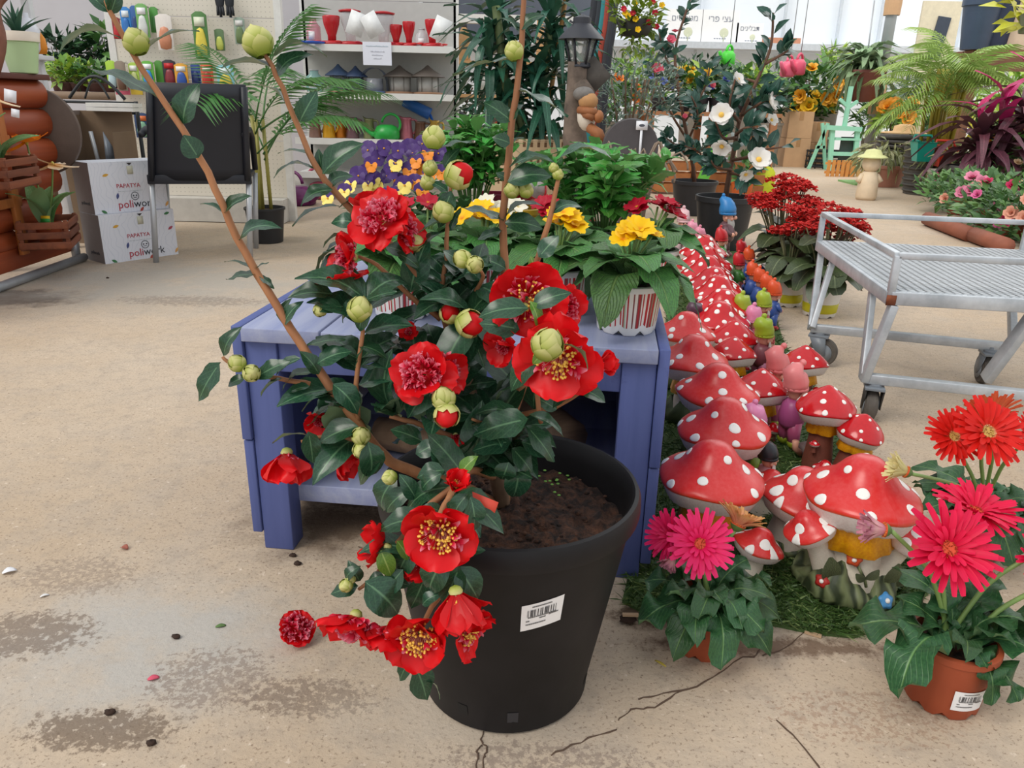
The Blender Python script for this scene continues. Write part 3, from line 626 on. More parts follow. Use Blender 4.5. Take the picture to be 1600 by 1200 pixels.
# ---------------------------------------------------------------- gerberas
gl = leafmat('gerbera_leaf', '#24492A', '#386338', '#6F9459', '#62855A', .42, .2, 11, .035, .15, .18, .35)
def gw(v): return .035+.25*sin(pi*min(1, .02+v*.90))**.8*(.66+.6*v)*(1+.11*sin(v*32))*max(0, 1-v**9)**.5 if v < .995 else .01
gleafs = [leafgeo(gw, 6, 14, a, f, wv, 19, tp, i+30).mesh('leaf', [gl]) for i, (a, f, wv, tp) in enumerate(((.16, .12, .10, .22), (.2, .18, .12, .3), (.12, .1, .13, .1)))]
stemM = mat('#7D9A55', .5, .15, 30)
terra = mat('#A8502F', .65, .12, 10, .12, col2='#9A4527')
def pot(parent, r0, r1, h, m, lip=.006, lh=.012, n=28, feet=False, name='pot', wall=.004):
    pr = [(r0*.94, 0), (r0, .003), (r1, h-lh), (r1+lip, h-lh+.001), (r1+lip, h-.001), (r1+lip-.002, h), (r1-wall, h), (r1-wall*2, h*.7)]
    def wob(a, t, r, z): return (r, z + (.008 if feet and z < .004 and abs(((a/(2*pi)*8) % 1)-.5) < .16 else 0))
    return obj(name, MB().openlathe(pr, n, None, wob if feet else None).add([(0, 0, .004)]+[(r0*.93*cos(2*pi*i/16), r0*.93*sin(2*pi*i/16), .004) for i in range(16)], [(0, 1+(i+1) % 16, 1+i) for i in range(16)]), m, parent, sharp=50)
def gpetal(c_): return [MB().surf(lambda u, v, k=k: ((u-.5)*.155*(.45+.55*sin(pi*(.1+.62*v)))*(1 if v < .9 else .75), v, .10*v*(1-v)*2+.12*(u-.5)**2+k*v*v), 2, 5).mesh('petal', [c_]) for k in (-.06, .02, .10)]
gp_pink = petalmat('pink_gerbera_petal', '#F0145F', '#F32A72', .5, .07, .25, None, .1, .9, 3)
gp_hot = petalmat('crimson_gerbera_petal', '#E0103F', '#E8174D', .5, .07, .25, None, .1, .9, 3)
gp_red = petalmat('red_gerbera_petal', '#F6E3A8', '#DE1F16', .5, .07, .25, '#E03A22', .0, .45, 3)
gp_back = petalmat('pale_petal_back', '#D98C9C', '#C77B93', .6, .07, .25, '#E7B7B4', .1, 1, 3)
gp_peach = petalmat('peach_petal_back', '#E88C72', '#D9A060', .6, .08, .25, '#E8A37C', .1, 1, 3)
gp_oran = petalmat('orange_petal_back', '#E07A4C', '#D85A38', .6, .08, .25, None, .1, 1, 3)
gp_cream = petalmat('cream_petal_back', '#D8CC8A', '#EADFA4', .6, .08, .25, None, .1, 1, 3)
gpet = {k: gpetal(v) for k, v in (('pink', gp_pink), ('hot', gp_hot), ('red', gp_red), ('back', gp_back), ('peach', gp_peach), ('orange', gp_oran), ('cream', gp_cream))}
def gcentre(seed, ca, cb, cc):
    rg = random.Random(seed); m = MB(); m.m = 0; m.lathe([(1e-4, .03), (.10, .05), (.20, .055), (.25, .02), (.2, -.05), (.05, -.09), (1e-4, -.09)][::-1], 14)
    for i in range(110):
        q = .26*sqrt(rg.random()); a = rg.uniform(0, 2*pi); m.m = 1 if q > .15 else 2
        b_ = V((q*cos(a), q*sin(a), .045)); m.tube([b_, b_+V((cos(a)*.02, sin(a)*.02, rg.uniform(.02, .06)))], .011, 3)
    return m.mesh('flower', [ca, cb, cc])
gc = {'pink': gcentre(1, mat('#D8502C', .7), mat('#F08A3A', .6), mat('#B5401E', .7)), 'red': gcentre(2, mat('#C9A254', .7), mat('#E9D9A0', .6), mat('#A97A3E', .7))}
gcal = MB().openlathe([(.03, -.20), (.12, -.16), (.2, -.08), (.26, .02)], 12).mesh('calyx', [mat('#5F7C3F', .6, .2, 40)])
def gflower(root, loc0, p, dr, rad, col, stem0, closed=0.0, stem=True, bendk=.5, n_=25):
    d = CD(*dr); s_ = rad*(p-V((0, 0, CH))).dot(FW)/CF; pl = p-loc0
    f = obj('flower', gc['red' if col in ('red', 'orange') else 'pink'], None, root, zframe(pl, d, s_, U(0, 3)))
    for ring, (nn, ln, tl) in enumerate(((n_, 1.0, 8), (n_-4, .84, 17), (14, .5, 30))):
        for i in range(nn):
            a = 2*pi*i/nn+U(-.06, .06)+ring*.14
            if closed > .8 and ring == 2: continue
            obj('petal', rng.choice(gpet[col]), None, f, rot(a) @ Tm(0, .15, .01*ring+.004*(i % 3)) @ rot(R(tl+U(-6, 6)+closed*62), 'X') @ scl(U(.9, 1.1)*(1 if ring < 2 else .7), (ln-.13)*U(.92, 1.05), 1))
    obj('calyx', gcal, None, f)
    if stem:
        a_, b_ = V(stem0), pl - d*s_*.18; midp = a_.lerp(b_, .6) - d*s_*bendk*(.4) + V((0, 0, .02))
        obj('stem', MB().tube(smooth([a_, a_.lerp(midp, .55)+V((0, 0, .01)), midp, b_], 4), [.0034]*9+[.003]*4, 7), stemM, root)
def gleaf(root, a, ln, el, z0, r0=.012, wx=1.0):
    d = heading(a, el); M = frame(V((cos(a)*r0, sin(a)*r0, z0)), d, V((-cos(a)*.5, -sin(a)*.5, 1)), ln*.78, wx)
    obj('leaf', rng.choice(gleafs), None, root, M @ rot(U(-.35, .35), 'Y'))
def gerbera(lab, base, r0, r1, h, leaves, pm=terra):
    t = thing('potted_gerbera', lab, 'potted flower', base)
    pot(t, r0, r1, h, pm, .003, .012, 28, True); soil(t, r1-.007, h-.014, .004, 20)
    for a in leaves: gleaf(t, *a)
    return t
g1p = G(1100, 1020) + V((0, .02, 0)); g1p.z = 0
ring = lambda n_, l0, l1, e0, e1, z, ph=0: [(2*pi*i/n_+ph+U(-.2, .2), U(l0, l1), U(e0, e1), z) for i in range(n_)]
ger1 = gerbera('magenta flowered gerbera in a terracotta pot beside the bench\'s right leg', g1p, .045, .058, .085,
    [(-1.5, .125, -.25, .085), (-2.2, .13, -.2, .085), (-.85, .135, -.15, .085), (-.3, .13, .0, .09), (.2, .12, .3, .09), (2.9, .12, .15, .09), (-2.75, .14, -.05, .085), (2.3, .11, .4, .09), (1.2, .1, .6, .09), (-1.2, .10, .35, .09), (-1.9, .10, .5, .09), (-.4, .11, .45, .09), (-2.6, .10, .5, .09), (.5, .10, .7, .09), (1.8, .1, .3, .09), (-1.55, .08, .8, .09, .01, 1.3), (-.95, .12, .1, .09), (-2.0, .12, .12, .09)])
for a in (((1093, 850), 1.0, (.05, .35, .93), 56, 'pink', 0.0), ((1050, 838), 1.05, (-.72, .25, .55), 44, 'pink', .25), ((1152, 822), 1.04, (.42, .88, .05), 46, 'peach', .45), ((1053, 868), 1.03, (-.5, -.7, .3), 30, 'back', .9)):
    gflower(ger1, g1p, P(*a[0], a[1]), a[2], a[3], a[4], (U(-.01, .01), U(-.01, .01), .085), a[5])
g2p = G(1477, 1100)+V((0, .015, 0)); g2p.z = 0
ger2 = gerbera('crimson flowered gerbera in a brick red pot with a white price label', g2p, .049, .057, .105,
    [(-2.6, .16, -.02, .10, .01, 1.1), (3.0, .17, .1, .10), (-1.2, .10, -.45, .10), (-.75, .12, -.5, .10), (-1.9, .09, .6, .10), (-.3, .15, .0, .10), (.2, .16, .25, .10), (2.3, .14, .9, .10, .01, .9), (1.2, .13, .7, .10), (.7, .14, .8, .10), (-.9, .09, .8, .10), (1.8, .13, 1.0, .10), (2.75, .11, .65, .10), (-.1, .13, .6, .10), (.4, .15, .0, .10), (-1.45, .07, .2, .10)])
for a in (((1482, 858), .90, (.05, .42, .88), 76, 'hot', .05), ((1384, 828), .92, (-.85, .1, -.1), 46, 'back', .85), ((1612, 872), .92, (.3, .2, .8), 40, 'hot', .1)):
    gflower(ger2, g2p, P(*a[0], a[1]), a[2], a[3], a[4], (U(-.01, .01), U(-.005, .01), .09), a[5])
obj('stem', MB().tube(smooth([V((.01, 0, .09)), V((.05, .0, .15)), P(1612, 925, .9)-g2p], 4), .0034, 7), stemM, ger2)
def g2r(z): return .049+.008*z/.093
sticker(ger2, g2r, -1.42, 0, .037, .034, .048, -.002)
g3p = G(1530, 870)+V((0, .02, 0)); g3p.z = 0
ger3 = gerbera('red gerbera with cream centres in a brown pot behind the crimson one', g3p, .045, .056, .085,
    ring(14, .11, .15, -.15, .35, .085)+ring(7, .08, .12, .4, .9, .085, .3)+[(2.7, .15, .5, .085, .01, .8), (2.55, .17, .65, .085, .01, .75)], mat('#8A5140', .65, .1, 10))
for a in (((1490, 682), 1.16, (-.1, .3, .95), 45, 'red', .02), ((1543, 676), 1.14, (.05, .42, .9), 58, 'red', .02), ((1552, 652), 1.2, (.1, .75, -.45), 46, 'orange', .3), ((1612, 684), 1.2, (.3, .3, .9), 40, 'red', .05), ((1418, 738), 1.1, (-.85, .35, -.15), 38, 'cream', .75), ((1524, 800), 1.0, (.12, .84, .5), 66, 'hot', .05)):
    gflower(ger3, g3p, P(*a[0], a[1]), a[2], a[3], a[4], (U(-.012, .012), U(-.01, .01), .08), a[5])

# ---------------------------------------------------------------- mushroom ornaments
capred = NT('glazed_red_cap'); _x, _y, _z = capred.sep(capred.uv())
_c = capred.ramp(_y, [(0, lin('#C91F24')), (.55, lin('#D22B2C')), (.84, lin('#D8302A')), (.97, lin('#E2501F'))]); capred.base(capred.mix(capred.math('MULTIPLY', capred.ramp(capred.noise(12, 4), [(.4, (0, 0, 0)), (.7, (1, 1, 1))]), .35), _c, lin('#D95A56')))
capred.b.inputs['Roughness'].default_value = .28; capred = capred.m
capglo = NT('glossy_red_cap'); capglo.base(capglo.mix(capglo.noise(8, 3), lin('#B5121B'), lin('#CC1E25'))); capglo.b.inputs['Roughness'].default_value = .16; capglo = capglo.m
spotM = mat('#F1EEE9', .4, .05, 60); gillM = mat('#EFE5E0', .55, .1, 25, col2='#E4D4D0'); colM = mat('#E9A912', .4, .2, 22, col2='#D68A12'); creamM = mat('#E3D9C8', .55, .12, 20, .1); brownM = mat('#7A4232', .6, .2, 20, .15)
BELL = [(1e-4, .92), (.12, .915), (.25, .86), (.37, .74), (.48, .57), (.60, .42), (.75, .30), (.89, .20), (.98, .10), (1.0, .03), (.97, -.015)]
BELL = [(r_, z_*.86) for r_, z_ in BELL]
POINT = [(1e-4, .80), (.08, .775), (.20, .70), (.38, .58), (.58, .44), (.76, .29), (.90, .14), (.98, .02), (.99, -.04), (.95, -.08)]
def capfn(prof, seed, wob=.05):
    rg = random.Random(seed); p1, p2 = rg.uniform(0, 6), rg.uniform(0, 6)
    def at(a, t):
        f = t*(len(prof)-1); i = min(int(f), len(prof)-2); k = f-i
        r = prof[i][0]*(1-k)+prof[i+1][0]*k; z = prof[i][1]*(1-k)+prof[i+1][1]*k
        return V((r*(1+wob*sin(2*a+p1)*t)*cos(a), r*(1+wob*sin(2*a+p1)*t)*sin(a), z+wob*1.1*t*t*sin(3*a+p2)))
    return at
spotdisc = MB().lathe([(1e-4, .22), (.6, .18), (.9, .06), (1.0, -.25)], 12).mesh('spot', [spotM])
_caps = {}
def capmesh(prof, m_, seed):
    key = (id(prof), m_.name, seed)
    if key not in _caps:
        at = capfn(prof, seed); _caps[key] = (at, MB().surf(lambda u, v: at(2*pi*u, v), 32, 16).mesh('cap', [m_]))
    return _caps[key]
gilgeo = {}
def mushroom(root, M, Rc, stemh, seed=0, prof=BELL, capm=None, spots=((.33, 3, .09), (.55, 4, .115), (.74, 7, .105)), stemm=None, collar=True, r_st=.42, tilt=0.0, spotj=.2):
    rg = random.Random(seed*7+1); capm = capm or capred; at, cm = capmesh(prof, capm, seed % 4)
    Mc = M @ Tm(0, 0, stemh) @ rot(tilt, 'X') @ scl(Rc, Rc, Rc) @ rot(rg.uniform(0, 6))
    c_ = obj('cap', cm, None, root, Mc)
    done = []
    for t, n_, s_ in spots:
        ph = rg.uniform(0, 6)
        for i in range(n_):
            a = 2*pi*i/n_+ph+rg.uniform(-spotj, spotj)*2/n_*1.5; tt = t+rg.uniform(-.05, .05); p = at(a, tt); e = .02
            if any((p-q_).length < 1.15*(s_+r_) for q_, r_ in done): continue
            done.append((p, s_))
            va, vt_ = (at(a+e, tt)-at(a-e, tt))/(2*e), (at(a, tt+e)-at(a, tt-e))/(2*e); nn = va.cross(-vt_).normalized(); s2 = s_*rg.uniform(.85, 1.15); vs2 = [p+nn*.016]
            for rho, of in ((.6, .015), (.92, .012), (1.0, .002)):
                for k in range(12): q = at(a+s2*rho*cos(k*pi/6)/va.length, min(.985, tt+s2*rho*sin(k*pi/6)/vt_.length)); vs2.append(q+nn*of)
            obj('spot', MB().add(vs2, [(0, 1+k, 1+(k+1) % 12) for k in range(12)]+[(1+12*j+k, 13+12*j+k, 13+12*j+(k+1) % 12, 1+12*j+(k+1) % 12) for j in (0, 1) for k in range(12)]), spotM, c_)
    gm = MB(); zb = prof[-1][1]
    def gfn(u, v):
        a = 2*pi*u; r = prof[-1][0]*(1-v)+r_st*.9*v; p = at(a, 1.0)*(1-v)+V((r_st*.9*cos(a), r_st*.9*sin(a), zb-.30))*v
        return p + V((0, 0, -.24*sin(pi*v**.75) + .012*(1 if int(u*64+.5) % 2 else -1)*min(1, v*3)))
    gm.surf(gfn, 64, 4); obj('gills', gm, gillM, root, Mc)
    h = stemh/Rc
    if collar:
        obj('collar', MB().openlathe([(r_st*.95, 0), (r_st*1.05, -.12), (r_st*1.3, -.62), (r_st*1.26, -.63)], 40, None, lambda a, t, r, z: (r*(1+.05*sin(12*a)*t), z+.03*t*sin(5*a))), colM, root, M @ Tm(0, 0, stemh) @ scl(Rc) @ Tm(0, 0, -.22))
    obj('stem', MB().openlathe([(r_st*1.25, -h), (r_st*1.12, -h*.8), (r_st*.95, -h*.5), (r_st*.92, -.2)], 40, None, lambda a, t, r, z: (r*(1+.025*sin(20*a)), z)), stemm or creamM, root, M @ Tm(0, 0, stemh) @ scl(Rc))
    return c_
MUSH = 'red spotted mushroom ornaments'
def groundunder(px, py, z): p = G(px, py, z); p.z = .006; return p
bigs = [(1110, 758, .099, 'large red mushroom ornament nearest the front, behind the pink gerbera'), (1130, 682, .098, 'large red mushroom ornament second in the row along the bench'), (1119, 622, .098, 'large red mushroom ornament third in the row along the bench'),
        (1082, 572, .098, 'large red mushroom ornament fourth in the row, half hidden by the bench corner'), (1071, 528, .09, 'large red mushroom ornament at the bench corner under the primula leaves')]
bigm = []
for i, (px, py, rc, lab) in enumerate(bigs):
    t = thing('mushroom_ornament', lab, 'ornament', groundunder(px, py, .155), 0, MUSH); bigm.append(t)
    mushroom(t, Tm(0, 0, 0), rc*.97, .160, i+1)
    a = -.9 if i == 0 else U(-1.2, -.4)
    mushroom(t, Tm(rc*.75*cos(a)+.02, rc*.75*sin(a), 0) @ rot(.25, 'Y'), .045, .062, i+3, BELL, None, ((.5, 3, .2), (.8, 5, .2)), None, False, .5)
    obj('grass_base', MB().lathe([(.055, 0), (.066, .004), (.06, .03), (.045, .05)], 24, None, lambda a, t_, r, z: (r*(1+.08*sin(9*a)), z*(1+.3*sin(5*a)))), mat('#4C5B33', .6, .3, 40), t)
# the big front one with flowers on its foot
FP = groundunder(1343, 788, .168); FP += V((0, 0, 0))
fm = thing('mushroom_ornament', 'largest red mushroom ornament with flowers on its white stem, at the front of the grass', 'ornament', FP, 0, MUSH)
mushroom(fm, Tm(0, 0, 0), .096, .176, 11, BELL, None, ((.3, 3, .09), (.55, 4, .115), (.74, 7, .11)), None, True, .52)
mushroom(fm, Tm(-.045, -.02, .05) @ rot(-.5, 'Y'), .044, .085, 5, BELL, None, ((.5, 3, .2), (.8, 4, .2)), None, False, .45)
mushroom(fm, Tm(.045, -.015, .04) @ rot(.55, 'Y'), .046, .075, 6, BELL, None, ((.4, 3, .2), (.75, 5, .2)), None, False, .45)
olive = NT('painted_moss'); _mp = olive.n('ShaderNodeTexWave', i_Scale=14.0, i_Distortion=9.0, i_Detail=2.0); olive.l(olive.obj(), _mp.inputs['Vector'])
olive.base(olive.ramp(_mp.outputs['Fac'], [(.1, lin('#2F3A22')), (.7, lin('#6C7650'))])); olive.b.inputs['Roughness'].default_value = .55; olive.bump(_mp.outputs['Fac'], .6, .006); olive = olive.m
obj('grass_base', MB().lathe([(.078, 0), (.088, .012), (.084, .03), (.068, .045), (.045, .052), (1e-4, .052)], 56, None, lambda a, t, r, z: (r*(1+.06*sin(5*a+1)+.015*sin(28*a+40*t)), z*(1.0+.45*sin(3*a+2.4)+.12*sin(11*a)))), olive, fm)
mw = leafgeo(lambda v: .24*sin(pi*min(1, v*.93+.03))**.8, 4, 5, .1, .3).mesh('painted_leaf', [olive])
for x, y, z, dx, ln in ((-.052, -.05, .04, -.15, .055), (.045, -.05, .04, .25, .045), (-.0, -.063, .05, -.9, .024), (.002, -.063, .055, .8, .028), (.06, -.04, .03, .8, .04)):
    obj('painted_leaf', mw, None, fm, frame((x, y, z), (dx, -.15, .9), (0, -1, .1), ln, 1.3))
obj('painted_stem', MB().tube([(.006, -.064, .04), (.002, -.060, .055), (-.014, -.056, .08)], .0026, 6), olive, fm)
def badge(root, p, nrm, s_, col):
    m = MB(); m.m = 0; m.lathe([(1e-4, .3), (.6, .28), (1, .05), (.9, -.1)], 30, None, lambda a, t, r, z: (r*(1+.16*cos(5*a)*t), z)); m.m = 1; m.lathe([(1e-4, .48), (.25, .45), (.36, .25)], 10)
    obj('painted_flower', m, [mat(col, .4, .08), spotM], root, zframe(p, nrm, s_))
badge(fm, (-.019, -.055, .088), (-.3, -1, .1), .0125, '#D2512B'); badge(fm, (-.066, -.056, .045), (-.9, -1, .4), .012, '#B02A24'); badge(fm, (.034, -.081, .026), (.35, -1, .6), .014, '#4B93CE')
# the grey stemmed neighbour behind it on the left
t = thing('mushroom_ornament', 'red mushroom ornament with plain grey stem close behind the largest one', 'ornament', groundunder(1258, 790, .10)+V((0, .02, 0)), 0, MUSH)
mushroom(t, Tm(0, 0, 0), .078, .10, 8, BELL, None, ((.35, 3, .13), (.62, 5, .16), (.82, 6, .14)), mat('#BBB0A4', .6, .1), False, .62)
obj('grass_base', MB().lathe([(.055, 0), (.062, .006), (.056, .018), (.04, .02)], 24, None, lambda a, t_, r, z: (r*(1+.06*sin(9*a)), z*(1+.4*sin(7*a)))), olive, t)
DOTS = ((.22, 4, .075), (.42, 6, .088), (.62, 8, .09), (.82, 11, .092))
SM = ((.25, 3, .07), (.5, 5, .09), (.74, 7, .085))
for i, (px, py, lab) in enumerate(((1124, 500, 'closest of the densely dotted red mushrooms in the back row'), (1128, 480, 'second densely dotted red mushroom in the back row'), (1122, 459, 'third densely dotted red mushroom in the back row'), (1114, 445, 'fourth densely dotted red mushroom in the back row'),
        (1105, 427, 'fifth densely dotted red mushroom in the back row'), (1101, 412, 'sixth densely dotted red mushroom in the back row'), (1099, 394, 'farthest densely dotted red mushroom, next to the pink gnomes'))):
    t = thing('mushroom_ornament', lab, 'ornament', groundunder(px, py, .15), 0, MUSH)
    mushroom(t, Tm(0, 0, 0), .098+.004*i, .13, i+2, BELL, capglo, DOTS, None, True)
GEO = ((.62, .36),)
for px, py, rc, h, lab, tl, pr in ((1146, 532, .076, .115, 'glossy red mushroom behind the green hooded gnome', 0, POINT), (1145, 556, .068, .105, 'small glossy red mushroom between the two rows', .1, POINT), (1188, 612, .070, .125, 'glossy red mushroom just behind the third large one', .12, POINT), (1256, 570, .066, .11, 'glossy red mushroom right of the pink gnomes', .1, POINT)):
    t = thing('mushroom_ornament', lab, 'ornament', groundunder(px, py, h), 0, MUSH); mushroom(t, Tm(0, 0, 0), rc, h, 3, pr, capglo, SM, brownM, True, .5, -tl)
    mushroom(t, Tm(.035, -.03, 0), .022, .03, 4, BELL, capglo, ((.5, 3, .2), (.8, 4, .2)), brownM, False, .4)
t = thing('mushroom_ornament', 'double glossy red mushroom on a brown trunk by the trolley wheel', 'ornament', groundunder(1290, 640, .15), 0, MUSH)
mushroom(t, Tm(0, 0, 0), .068, .15, 2, POINT, capglo, SM, brownM, True, .42); mushroom(t, Tm(.05, -.05, 0) @ rot(.12, 'Y'), .055, .115, 1, POINT, capglo, SM, brownM, True, .55, .15); mushroom(t, Tm(-.012, -.075, 0), .026, .03, 3, BELL, capglo, ((.4, 3, .2), (.75, 4, .2)), brownM, False, .5); mushroom(t, Tm(-.025, -.03, .05), .012, .02, 3, BELL, capglo, ((.5, 3, .2),), brownM, False, .4)

# ---------------------------------------------------------------- gnomes
skin = mat('#E2A48C', .5, .1, 30); whitefur = mat('#E9E4DE', .7, .15, 50, .3); dark = mat('#33262C', .5, .2, 30)
def gnome(lab, base, s, hat, coat, legs, boots, face=0.0, beard=whitefur, lean=0.0, sit=False, hatk=1.0):
    t = thing('garden_gnome', lab, 'gnome', base, face, 'garden gnomes on the grass'); S = scl(s, s, s); hz = -.16 if sit else 0
    hatm, coatm, legm, bootm = (mat(c, .38, .15, 14) for c in (hat, coat, legs, boots))
    for sy in (-1, 1):
        if sit: obj('leg', MB().tube([(.0, .07*sy, .14), (.14, .09*sy, .13), (.22, .10*sy, .05)], [.07, .06, .05], 9, T=S), legm, t); bx = .24
        else: obj('leg', MB().tube([(0, .07*sy, .34), (0, .08*sy, .2), (.01, .085*sy, .08)], [.085, .075, .065], 9, T=S), legm, t); bx = .03
        bt = MB(); bt.ball((bx+.02, .09*sy, .045), (.085, .055, .045), 10, 6, S); bt.openlathe([(.062, 0), (.075, .03), (.07, .06), (.05, .065)], 10, S @ Tm(bx-.02, .088*sy, .05)); obj('boot', bt, bootm, t)
    obj('body', MB().lathe([(.10, .26+hz), (.145, .32+hz), (.15, .42+hz), (.12, .54+hz), (.07, .60+hz), (1e-4, .61+hz)], 16, S), coatm, t)
    for sy in (-1, 1):
        obj('arm', MB().tube([(0, .11*sy, .54+hz), (.04, .16*sy, .45+hz), (.12, .10*sy, .40+hz)], [.05, .048, .036], 8, T=S), coatm, t); obj('hand', MB().ball((.14, .09*sy, .40+hz), .038, 8, 6, S), skin, t)
    hd = MB(); hd.ball((.02, 0, .68+hz), (.10, .095, .105), 12, 9, S); hd.ball((.125, 0, .675+hz), (.042, .034, .034), 8, 6, S)
    for sy in (-1, 1): hd.ball((.01, .10*sy, .67+hz), (.025, .02, .035), 6, 5, S); hd.ball((.085, .055*sy, .655+hz), .03, 6, 5, S)
    head = obj('head', hd, skin, t)
    ey = MB(); [ey.ball((.112, .036*sy, .70+hz), (.012, .013, .016), 6, 5, S) for sy in (-1, 1)]; obj('eyes', ey, mat('#1A1413', .2), head)
    if beard: obj('beard', MB().surf(lambda u, v: V(((.10+.035*sin(pi*v))*cos((u-.5)*2.6), .105*sin((u-.5)*2.6)*(1-.55*v), .655+hz-.22*v)) @ Mx.Diagonal((s, s, s)), 10, 6), beard, t)
    hc = [(-.0, .735), (-.01, .80), (-.03, .87), (-.06, .93), (-.075+lean, .98), (-.05+lean*1.5, 1.02)]
    h = MB(); h.tube([(x, 0, z+hz) for x, z in hc], [.135, .142, .128, .10*hatk, .06*hatk, .02], 14, True, S); h.openlathe([(.12, .715+hz), (.14, .72+hz), (.142, .75+hz), (.125, .765+hz)], 14, S)
    h.ball((-.045+lean*1.5, 0, 1.03+hz), .03*hatk, 8, 6, S); obj('hat', h, hatm, t); return t
def gbase(px, py, z): p = G(px, py, z); p.z = .006; return p
gnome('pink hatted gnome in pink trousers and green boots, left of the pair by the trolley', gbase(1218, 562, .19), .215, '#E07C7C', '#E3A6A0', '#C05A86', '#9DB030', .1, lean=.05, hatk=1.3)
gnome('pink hatted gnome in pink trousers and green boots, right of the pair by the trolley', gbase(1246, 590, .19), .215, '#E68686', '#B0528A', '#C05A86', '#9DB030', .35, lean=.06, hatk=1.3)
gnome('gnome in a lime green hood facing the trolley, nearest the front', gbase(1196, 512, .18), .205, '#9DB32C', '#7A3A44', '#B56A88', '#3E2B30', .3, hatk=1.4)
gnome('gnome in a pink hood between the lime green hooded ones', gbase(1181, 490, .17), .19, '#E58CB0', '#C7637F', '#C7637F', '#8FA83A', .2, hatk=1.3)
gnome('lime green hooded gnome left behind the pink hooded one', gbase(1163, 474, .175), .2, '#A3B638', '#D56B8C', '#C45A80', '#6C7E2A', .1, hatk=1.4)
gnome('lime green hooded gnome right behind the pink hooded one', gbase(1196, 464, .175), .19, '#A8BC3A', '#A03A46', '#7A3A44', '#6C7E2A', .2, hatk=1.3)
for i, (px, py, lab) in enumerate(((1212, 449, 'nearest'), (1200, 439, 'second'), (1189, 429, 'third'), (1178, 419, 'fourth'), (1172, 396, 'farthest'))):
    gnome(lab+' of the orange hatted gnomes in blue coats', gbase(px, py, .17), .19, '#E5582C', '#36549C', '#36549C', '#B02A30', .3, hatk=1.2)
for i, (px, py, lab) in enumerate(((1160, 384, 'farther'), (1156, 404, 'nearer'))):
    gnome(lab+' of the two red hatted gnomes in green coats', gbase(px, py, .17), .19, '#C9242E', '#3F7A34', '#7A3A34', '#3A2A22', .3, hatk=1.2)
for px, py, lab in ((1162, 432, 'left'), (1172, 441, 'middle'), (1182, 452, 'right')):
    gnome(lab+' of three seated gnomes in blue with red boots', gbase(px, py, .05), .17, '#2F4F96', '#2F4F96', '#2F4F96', '#B8242E', 2.9, None, sit=True)
gnome('tall gnome with blue pointed hat and long grey beard in front of the black tub', gbase(1137, 336, .24), .33, '#2E7FC0', '#6A4A50', '#5A3A40', '#8A4A50', -.5, mat('#B9B6B4', .7, .2, 40, .3), lean=-.04, hatk=1.0)
gnome('small red hatted gnome with green coat and mottled purple skirt', gbase(1128, 370, .19), .23, '#C92A30', '#3F8A3C', '#7A4A5A', '#6A3A44', .3)
gnome('left of two pink hooded gnomes behind the farthest mushroom', gbase(1084, 354, .2), .22, '#E796AC', '#E7A0B4', '#E8C8CC', '#8AA64A', .3, hatk=1.3)
gnome('right of two pink hooded gnomes behind the farthest mushroom', gbase(1096, 360, .2), .21, '#E08CA2', '#7A4A5A', '#C85A6A', '#3A2A2C', .3, hatk=1.3)
gnome('pale pink gnome half hidden under the mint leaves', gbase(1068, 345, .2), .26, '#EBC0C4', '#EBD8D8', '#E8C8CC', '#D8A0A8', -1.4, hatk=1.3)
gnome('gnome with a lilac hood peering from behind the second large mushroom', gbase(1182, 655, .15), .18, '#DB86B0', '#C77A98', '#8A9E3A', '#4A3038', .15, hatk=1.3)
gnome('gnome with dark cap and green cuffs behind the front large mushroom', gbase(1200, 715, .115), .15, '#2B2D33', '#C98C92', '#B0656C', '#5B3440', .2, hatk=.9)
gnome('gnome in a dark purple hood beside the white rabbit', gbase(1088, 484, .17), .19, '#55374A', '#E5CFC8', '#7A4A5A', '#3A2A2C', .5, hatk=1.4)
gnome('gnome in dark coat behind the glossy mushroom with the brown stem', gbase(1196, 548, .10), .17, '#C23A44', '#3A2C34', '#4A2C34', '#2A2022', .2)
rb = thing('rabbit_ornament', 'small white rabbit ornament wedged among the red mushrooms', 'ornament', gbase(1132, 497, .10))
m = MB(); m.lathe([(1e-4, 0), (.03, .005), (.036, .03), (.026, .06), (1e-4, .065)], 12); obj('body', m, whitefur, rb)
m = MB(); m.ball((.008, 0, .085), (.028, .024, .025), 10, 8); m.ball((.034, 0, .08), .008, 6, 5); obj('head', m, whitefur, rb)
for sy in (-1, 1): obj('ear', MB().ball((0, .018*sy, .125), (.007, .011, .032), 8, 6), whitefur, rb)
# stone frog-like pebble of the set
m = MB(); m.ball((0, 0, .018), (.03, .026, .02), 10, 7); sn = tag(obj('snail_ornament', m, mat('#6B5A58', .5, .3, 40), None, Tm(*groundunder(1262, 705, .02))), 'small grey brown snail ornament at the foot of the double mushroom', 'ornament')
obj('neck', MB().tube([(-.02, -.01, .012), (-.04, -.02, .03), (-.042, -.022, .05)], [.008, .007, .008], 8), skin, sn)

